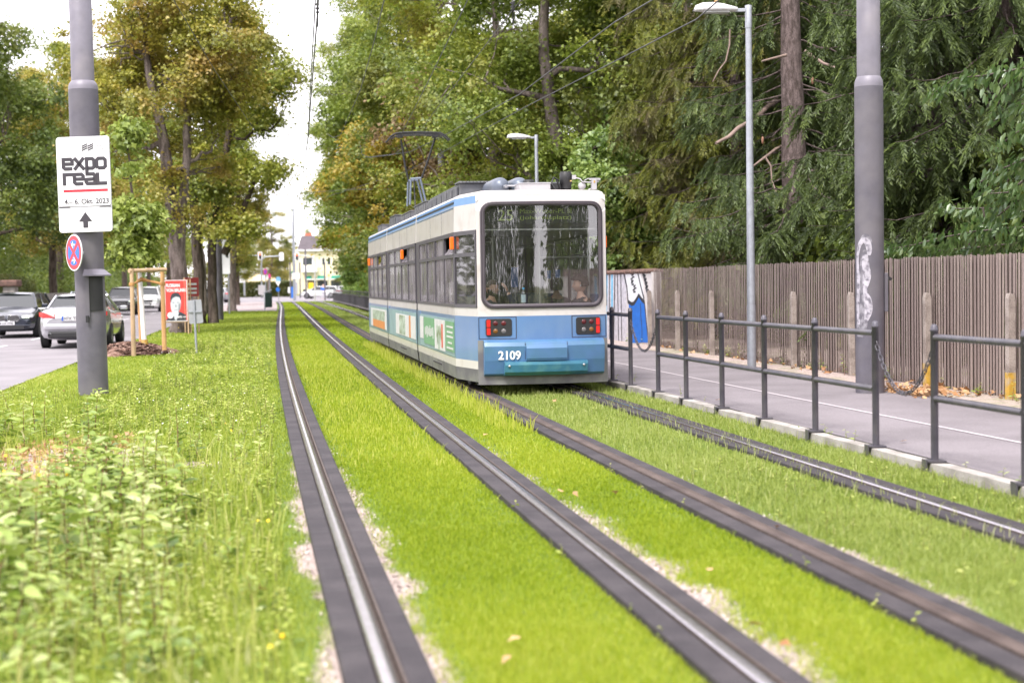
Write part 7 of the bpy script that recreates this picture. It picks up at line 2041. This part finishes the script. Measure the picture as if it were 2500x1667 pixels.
# ---- ivy-clad hazel bush behind the tram's right side
hb = make_tree('hazel_bush', 'light green leafy bush spilling over the graffiti wall', 'bush',
    [(0, 0, 2.6, 1.3, 1.2, .9), (-1.1, 0, 3.5, 1.0, 1.0, 1.0), (-.2, 0, 4.3, 1.1, 1.0, 1.0), (1.2, 0, 2.9, 1.0, 1.0, .9), (-1.6, 0, 2.5, .9, .9, .8), (.9, 0, 3.9, .8, .8, .8), (-.8, 0, 5.1, .7, .7, .6)],
    [[(0, 0, 0, .08), (0, 0, 2, .06), (-.3, 0, 4, .02)], [(.4, 0, 0, .07), (.9, 0, 3, .03)]], 300, 60, .55, .12, M_hazel, M_bark, 81, 'lobed', shell=.3, droop=.9, up=.7)
hb.location = (Rp(1520, 41), 41, 0)

# unseen trees added behind the camera, gap left for the tram window's bright reflection
slab('woods', 'unseen dark leaf mass added behind the viewer to be reflected in the tram window', 'woods', -30, 14.0, None, 8, 3, 22000, .42, M_dark, 'stuff', line=lambda x, d: (x, -26 - d), wob=.3, shape='lobed')
slab('woods', 'second unseen leaf mass added behind the viewer to be reflected in the tram window', 'woods', 17.8, 48, None, 8, 3, 20000, .42, M_dark, 'stuff', line=lambda x, d: (x, -24 - d), wob=.3, shape='lobed')
for (x, y, rz_, lb_) in ((-13, -26, 10, 'unseen tree added on the verge behind the viewer'), (-11, -14, 50, 'nearest unseen verge tree added behind the viewer'), (9.5, -22, 100, 'unseen tree added behind the viewer on the footway side'), (14, -10, 190, 'unseen tree added beside the viewer behind the fence'), (13, -40, 130, 'third unseen tree added on the footway side behind the viewer'), (-10, -48, 220, 'second unseen verge tree added behind the viewer')):
    dup(limeT2, loc=(x, y, 0), rz=R(rz_), label=lb_, scale=.95)

# ================================================================== grass
def blades(name, label, X, Y, h, wd, mats, tint, lean=.45, rg=rng, z=-.035, cat='grass', thin=1.0):
    n = len(X); a = rg.random(n) * 6.283; b = rg.random(n) * 6.283; ln = lean * rg.random(n) * h
    base = np.stack([X, Y, np.full(n, z) if np.ndim(z) == 0 else z], 1); s = np.stack([np.cos(a), np.sin(a), np.zeros(n)], 1) * (wd / 2)[:, None]
    lv = np.stack([np.cos(b), np.sin(b), np.zeros(n)], 1)
    mid = base + lv * (ln * .35)[:, None]; mid[:, 2] += h * .6; tip = base + lv * ln[:, None]; tip[:, 2] += h * (1 - .25 * lean)
    V = np.stack([base - s, base + s, mid + s * .75 * thin, mid - s * .75 * thin, tip], 1).reshape(-1, 3)
    T = (np.arange(n)[:, None, None] * 5 + np.array([(0, 1, 2), (0, 2, 3), (3, 2, 4)])[None]).reshape(-1, 3)
    o = np_mesh(name, V, T, mats, tint=np.repeat(np.clip(tint, 0, 1), 5))
    return tag(o, label, cat, kind='stuff')
def scatter(xl, xr, bands, rg=rng, keep=True, vis=True):
    X, Y = [], []
    for (y0, y1, dens) in bands:
        ym = np.linspace(y0, y1, 20); wmax = max(xr(v) - xl(v) for v in ym); n = int(dens * max(0, wmax) * (y1 - y0))
        y = y0 + (y1 - y0) * rg.random(n); u = rg.random(n); xl_, xr_ = xl(y), xr(y); x = xl_ + u * wmax; ok = x < xr_
        if vis:
            k_ = np.abs(x) - .352 * y; ok &= (k_ < 0) | ((k_ < 3.2) & (rg.random(n) < (.35 if dens > 400 else .8)))
        X.append(x[ok]); Y.append(y[ok])
    X, Y = np.concatenate(X), np.concatenate(Y)
    if keep: k = rg.random(len(X)) > bare(X, Y) ** .8 * 1.05; X, Y = X[k], Y[k]
    return X, Y
M_turf = leafmat('vivid_turf', [(.14, .22, .010), (.29, .39, .018), (.45, .51, .045), (.61, .61, .14)], trans=.5, gloss=.02)
M_turf2 = leafmat('pale_turf', [(.17, .23, .04), (.30, .38, .07), (.44, .50, .13), (.58, .60, .26)], trans=.5, gloss=.03)
M_mead = leafmat('meadow_grass', [(.14, .20, .02), (.30, .39, .04), (.46, .52, .08), (.62, .60, .22)], trans=.5, gloss=.03)
bandsF = [(4.6, 7, 13000), (7, 10, 9000), (10, 14, 5000), (14, 20, 2300), (20, 30, 1100), (30, 48, 480), (48, 80, 150), (80, 150, 45)]
def turf(name, label, xl, xr, m, hf=1.0, bands=bandsF, dark=0.0):
    X, Y = scatter(xl, xr, bands); n = len(X)
    big = fbm(X, Y, 1.6, 20); big2 = fbm(X, Y * .4, 3.5, 30)
    dm = np.min([np.abs(X - rx(i, Y)) for i in range(4)], axis=0); h = (.030 + .030 * rng.random(n)) * (.7 + .7 * big) * (hf * np.clip((dm - .12) / .35, .62, 1)) * (1 + .004 * Y); wd = np.maximum(.0028, Y * .0005) * rng.uniform(.7, 1.3, n)
    t_ = .12 + .13 * np.clip((11 - Y) / 5, 0, 1) + .55 * big2 + .35 * (big - .5) + rng.normal(0, .17, n) - dark
    return blades(name, label, X, Y, h, wd, m, t_, .9)
turf('turf_grass', 'vivid green turf between the two rails of the empty track', lambda y: rx(0, y) + .200, lambda y: rx(1, y) - .173, M_turf)
turf('turf_grass', 'vivid green turf strip between the empty track and the tram track', lambda y: rx(1, y) + .200, lambda y: rx(2, y) - .173, M_turf, 1.15)
turf('turf_grass', 'paler turf between the rails in front of the tram', lambda y: rx(2, y) + .200, lambda y: rx(3, y) - .173, M_turf2, 1.2)
turf('turf_grass', 'rough grass between the last rail and the kerb', lambda y: rx(3, y) + .200, lambda y: kerb_x(y) - .0, M_turf2, 1.3)
turf('verge_grass', 'short grass of the wide verge left of the tracks', lambda y: edge_road(y) - .02, lambda y: rx(0, y) - .175, M_mead, 1.35, [(5, 9, 5000), (9, 14, 3200), (14, 20, 2000), (20, 30, 1000), (30, 48, 420), (48, 97, 120)])
# taller tufts beside the tram and over the rail strips
X, Y = scatter(lambda y: rx(1, y) + .6, lambda y: rx(2, y) - .17, [(16, 40, 260)]); n = len(X)
blades('tall_grass', 'taller yellow-green grass tufts along the near side of the tram', X, Y, rng.uniform(.06, .2, n) * (1.1 + .2 * fbm(X, Y, .7)), np.full(n, .010), M_turf, rng.uniform(.5, 1, n), .5)
X, Y = scatter(lambda y: rx(0, y) + .25, lambda y: rx(1, y) - .2, [(13, 40, 220)]); n = len(X)
blades('tall_grass', 'loose taller blades in the turf of the empty track', X, Y, rng.uniform(.04, .13, n), np.full(n, .008), M_turf, rng.uniform(.5, 1, n), .6)
X, Y = scatter(lambda y: rx(2, y) + .25, lambda y: kerb_x(y) + .0, [(8, 22, 160)]); n = len(X)
blades('tall_grass', 'scattered taller blades in the turf before the kerb', X, Y, rng.uniform(.05, .15, n), np.full(n, .006), M_turf2, rng.uniform(.3, 1, n), .6)

X, Y = scatter(lambda y: kerb_x(y) - .22, lambda y: kerb_x(y) - .005, [(8, 16, 1500), (16, 30, 500)], keep=False); n = len(X)
blades('kerb_grass', 'taller grass fringe growing against the kerb', X, Y, rng.uniform(.05, .12, n), np.full(n, .005), M_turf2, rng.normal(.45, .2, n), .6)
# leafy weeds
M_weed = leafmat('weed_leaves', [(.10, .17, .025), (.24, .34, .05), (.42, .52, .12), (.62, .67, .32)], trans=.4, gloss=.06)
M_weed2 = leafmat('weed_leaves_yellow', [(.13, .20, .025), (.28, .37, .045), (.46, .53, .09), (.64, .65, .24)], trans=.4, gloss=.04)
M_stem = mat('weed_stem', (.20, .20, .06), .7, 0, .3, 5); M_stemr = mat('weed_stem_red', (.20, .09, .06), .7, 0, .3, 5)
def weeds(name, label, X, Y, hgt, lsz, m, nl=16, seed=9, spread=.5, z=-.035, stem=M_stemr):
    rg = np.random.default_rng(seed); n = len(X); LP, LD, LN, LT, LS = [], [], [], [], []
    SV, STt = [], []
    for i in range(n):
        h = hgt[i]; lx, ly = rg.normal(0, .10, 2) * h; k = max(5, int(nl * (.5 + h / .45))); u = np.linspace(.15, 1, k)
        ang = np.arange(k) * 2.4 + rg.random() * 6
        px_ = X[i] + lx * u ** 1.5; py_2 = Y[i] + ly * u ** 1.5; pz = z + h * u
        LP.append(np.stack([px_, py_2, pz], 1)); LD.append(np.stack([np.cos(ang), np.sin(ang), rg.uniform(-.35, .55, k)], 1))
        LS.append(lsz[i] * (1.15 - .55 * u) * rg.uniform(.7, 1.25, k)); LT.append(np.clip(rg.normal(.45, .22) + .45 * (u - .5) + rg.normal(0, .14, k), 0, 1))
        w_ = .0035 + h * .004; b = len(SV) 
        SV += [(X[i] - w_, Y[i], z), (X[i] + w_, Y[i], z), (X[i] + lx * .35 + w_ * .7, Y[i] + ly * .35, z + h * .5), (X[i] + lx * .35 - w_ * .7, Y[i] + ly * .35, z + h * .5), (X[i] + lx + .001, Y[i] + ly, z + h), (X[i] + lx - .001, Y[i] + ly, z + h)]
        STt += [(b, b + 1, b + 2, b + 3), (b + 3, b + 2, b + 4, b + 5)]
    LP, LD, LS, LT = map(np.concatenate, (LP, LD, LS, LT))
    N = rng.normal(0, .35, (len(LP), 3)); N[:, 2] += 1
    o = leaves(name, LP, LS, m, None, 'long' if spread else 'rhomb', tint=LT, D=LD, N=N, rg=rg); tag(o, label, 'weeds', kind='stuff')
    s_ = np_mesh('weed_stems', np.array(SV), np.array(STt), stem); tag(s_, 'stems of the ' + label, 'weeds', kind='stuff')
def wmask(X, Y, o, lo=.42):
    return fbm(X, Y, 1.1, o) > lo
rg = np.random.default_rng(101)
X, Y = scatter(lambda y: rx(0, y) - 5.9 + 0 * y, lambda y: rx(0, y) - .42, [(5.0, 8.5, 40), (8.5, 13, 30), (13, 17, 12)], keep=False); k = (fbm(X, Y, .8, 61) > .40) & (rg.random(len(X)) > bare(X, Y) * 1.1) & ((X < rx(0, Y) - .9) | (rg.random(len(X)) < .45)); X, Y = X[k], Y[k]
hh = np.clip(rg.normal(.26, .13, len(X)) * (.15 + 1.7 * fbm(X, Y, .8, 61) ** 1.2) * np.clip((rx(0, Y) - .2 - X) / 1.2, .35, 1.25), .05, .50)
weeds('meadow_weeds', 'tall broad-leaved weeds in the left foreground meadow', X, Y, hh, (.055 + .17 * hh) * rg.uniform(.6, 1.35, len(X)), M_weed, 15, 5)
X, Y = scatter(lambda y: rx(0, y) - 6.2 + 0 * y, lambda y: rx(0, y) - .35, [(5.0, 9, 85), (9, 14, 55), (14, 24, 28)], keep=False); k = rg.random(len(X)) > bare(X, Y) * 1.05; X, Y = X[k], Y[k]
weeds('meadow_weeds', 'low clover-like weeds filling the foreground meadow', X, Y, rg.uniform(.04, .16, len(X)), rg.uniform(.03, .065, len(X)), M_weed2, 14, 6, stem=M_stem)
X, Y = scatter(lambda y: rx(0, y) - 2.6 + 0 * y, lambda y: rx(0, y) - .3, [(17, 45, 14)], keep=False)
weeds('meadow_weeds', 'pale weeds on the verge between sign mast and track', X, Y, rg.uniform(.06, .26, len(X)), rg.uniform(.04, .09, len(X)), M_weed2, 14, 7, stem=M_stem)
X, Y = scatter(lambda y: rx(2, y) + .3, lambda y: kerb_x(y) - .02, [(7, 13, 26), (13, 20, 7)], keep=False); k = (X < rx(3, Y) - .25) | (X > rx(3, Y) + .28); X, Y = X[k], Y[k]
weeds('track_weeds', 'small weeds in the turf between the right-hand rails and the kerb', X, Y, rg.uniform(.03, .11, len(X)), rg.uniform(.02, .045, len(X)), M_weed2, 10, 8, stem=M_stem)
X, Y = scatter(lambda y: kerb_x(y) - .14, lambda y: kerb_x(y) + .03, [(9, 16, 14), (16, 30, 4)], keep=False)
weeds('kerb_weeds', 'weeds growing along the edge of the kerb', X, Y, rg.uniform(.06, .26, len(X)), rg.uniform(.03, .07, len(X)), M_weed, 9, 9, stem=M_stem)
for i in range(1, 4):
    X, Y = scatter(lambda y: rx(i, y) - .21, lambda y: rx(i, y) - .15, [(5, 14, 22)], keep=False)
    weeds('rail_weeds', ('weeds at the edge of the bright middle rail', 'weeds at the edge of the rusty rail', 'weeds at the edge of the last rail')[i - 1], X, Y, rg.uniform(.03, .10, len(X)), rg.uniform(.02, .045, len(X)), M_weed2, 6, 20 + i, stem=M_stem)
X, Y = scatter(lambda y: fence_x(y) - .5, lambda y: fence_x(y) - .03, [(15, 60, 9)], keep=False)
weeds('fence_weeds', 'weeds along the foot of the board fence', X, Y, rg.uniform(.05, .34, len(X)), rg.uniform(.04, .10, len(X)), M_weed, 12, 12, z=.08)
# tall seed stems and grasses in the meadow
X, Y = scatter(lambda y: rx(0, y) - 5.8, lambda y: rx(0, y) - .35, [(5, 9, 150), (9, 14, 90), (14, 20, 40)], keep=False); n = len(X)
blades('tall_grass', 'long pale grass stems in the foreground meadow', X, Y, rng.uniform(.12, .46, n) * (.6 + .6 * fbm(X, Y, 1.4, 44)), rng.uniform(.004, .008, n), M_mead, np.clip(rng.normal(.6, .25, n), 0, 1), .7)
# pale seed heads
X, Y = scatter(lambda y: rx(0, y) - 5.8, lambda y: rx(0, y) - .5, [(5, 9, 34), (9, 14, 16)], keep=False); n = len(X); hs = rng.uniform(.18, .44, n)
blades('seed_stalks', 'thin stalks carrying pale seed heads in the foreground meadow', X, Y, hs, np.full(n, .0035), M_mead, rng.uniform(.6, 1, n), .12, thin=1.0)
o = leaves('seed_heads', np.stack([X, Y, hs * .93 - .035], 1), rng.uniform(.04, .09, n), leafmat('seed_head_straw', [(.26, .30, .08), (.40, .42, .16), (.54, .53, .28)], trans=.3, gloss=.02), None, 'narrow', 0, 0, D=np.stack([rng.normal(0, .18, n), rng.normal(0, .18, n), np.ones(n)], 1)); tag(o, 'pale grass seed heads standing over the foreground weeds', 'seed heads', kind='stuff')
# wild flowers
def flowers(label, X, Y, Z, m, r):
    V, T = [], []
    for x, y, z in zip(X, Y, Z):
        for q in range(2):
            b = len(V); nrm_ = Vector((rnd.uniform(-.6, .6), rnd.uniform(-1, .1), rnd.uniform(.3, 1))).normalized(); a_ = nrm_.orthogonal().normalized(); c_ = nrm_.cross(a_)
            V += [Vector((x, y, z)) + (a_ * math.cos(k * 1.0472) + c_ * math.sin(k * 1.0472)) * r for k in range(6)]; T += [(b, b + 1, b + 2, b + 3), (b, b + 3, b + 4, b + 5)]
    return tag(np_mesh('wildflowers', np.array([tuple(v) for v in V]), np.array(T), m), label, 'flowers', kind='stuff')
FP = [(14, 1112, .30), (10, 1150, .26), (88, 1140, .3), (97, 1158, .25), (162, 1135, .28), (163, 1158, .25), (676, 1540, .10), (690, 1552, .10), (660, 1578, .05), (628, 1270, .06), (655, 1270, .06), (50, 1212, .2), (550, 1033, .1), (565, 1050, .1), (436, 800, .2)]
P = [gp(x, y, z) for x, y, z in FP]
flowers('small yellow flowers standing out of the foreground meadow', [p.x for p in P], [p.y for p in P], [p.z for p in P], mat('yellow_petal', (.85, .62, .02), .6), .013)
X, Y = scatter(lambda y: rx(0, y) - 2.8, lambda y: rx(0, y) - .3, [(14, 36, .7)], keep=False)
flowers('tiny white flowers dotted in verge and turf', X, Y, rng.uniform(.05, .16, len(X)), mat('white_petal', (.8, .8, .75), .6), .009)

# fallen leaves
X, Y = scatter(lambda y: fence_x(y) - .62, lambda y: fence_x(y) - .02, [(15, 36, 26)], keep=False)
c_ = pr; X2 = c_.x + .25 + np.abs(rng.normal(0, .45, 260)); Y2 = c_.y - .2 + rng.normal(0, .45, 260)
n = len(X) + 260
o = leaves('fallen_leaves', np.stack([np.r_[X, X2], np.r_[Y, Y2], np.full(n, .09) + rng.random(n) * .04], 1), rng.uniform(.05, .12, n), M_leaf_dry, None, 'lobed', 2.0, 0, rg=rng); tag(o, 'dry brown leaves drifted along the fence and the graffiti mast', 'fallen leaves', kind='stuff')
LFP = [(1188, 1068, 0), (1370, 1213, 0), (1898, 1297, 0), (1245, 1620, 0), (1270, 1575, 0), (2203, 1079, .08), (1748, 978, .08), (1351, 988, 0), (1850, 1540, 0), (1845, 1545, 0), (1905, 1588, 0), (2000, 1077, 0), (122, 932, 0), (158, 962, 0), (630, 1440, .05), (620, 1447, .06), (1400, 1212, 0), (45, 1240, 0), (60, 1245, 0), (30, 1232, 0), (1500, 1210, 0), (1728, 1410, 0)]
P = [gp(x, y, z) for x, y, z in LFP]; n = len(P)
o = leaves('fallen_leaves', np.array([(p.x, p.y, p.z + (.04 if p.z < .05 else .01)) for p in P]), rng.uniform(.045, .08, n), M_leaf_dry, None, 'lobed', 3.0, 0, rg=rng); tag(o, 'single dry leaves lying on turf and footway', 'fallen leaves', kind='stuff')
X, Y = scatter(lambda y: rx(0, y) - 4.6, lambda y: rx(0, y) - 1.8, [(10, 18, 500)], keep=False); k = (bare(X, Y) > .35) & (rg.random(len(X)) < .8); X, Y = X[k], Y[k]
o = leaves('fallen_leaves', np.stack([X, Y, rng.uniform(-.03, .02, len(X))], 1), rng.uniform(.025, .065, len(X)), M_leaf_dry, None, 'lobed', 2.0, 0, rg=rng); tag(o, 'brown leaf litter on the bare patch at the left edge', 'fallen leaves', kind='stuff')
# gravel
def in_bare(n, xl, xr, y0, y1):
    y = y0 + (y1 - y0) * rng.random(n) ** 1.4; x = xl(y) + (xr(y) - xl(y)) * rng.random(n); k = rng.random(n) < np.clip(bare(x, y) - .25, 0, 1); return x[k], y[k]
X, Y = in_bare(260000, lambda y: rx(0, y) - 3.5, lambda y: kerb_x(y), 4.8, 16)
k = np.min([np.abs(X - rx(i, Y) - .014) for i in range(4)], axis=0) > .205; X, Y = X[k], Y[k]
o = chips('gravel', X, Y, rng.uniform(-.035, -.024, len(X)), .016, leafmat('gravel_stones', [(.24, .19, .17), (.42, .35, .32), (.62, .55, .51)], trans=0, gloss=.03), flat=1.2); tag(o, 'pale gravel showing beside the rubber rail edging', 'gravel', kind='stuff')
print('STATS', n1, n2, sum(len(m_.polygons) for m_ in bpy.data.meshes))
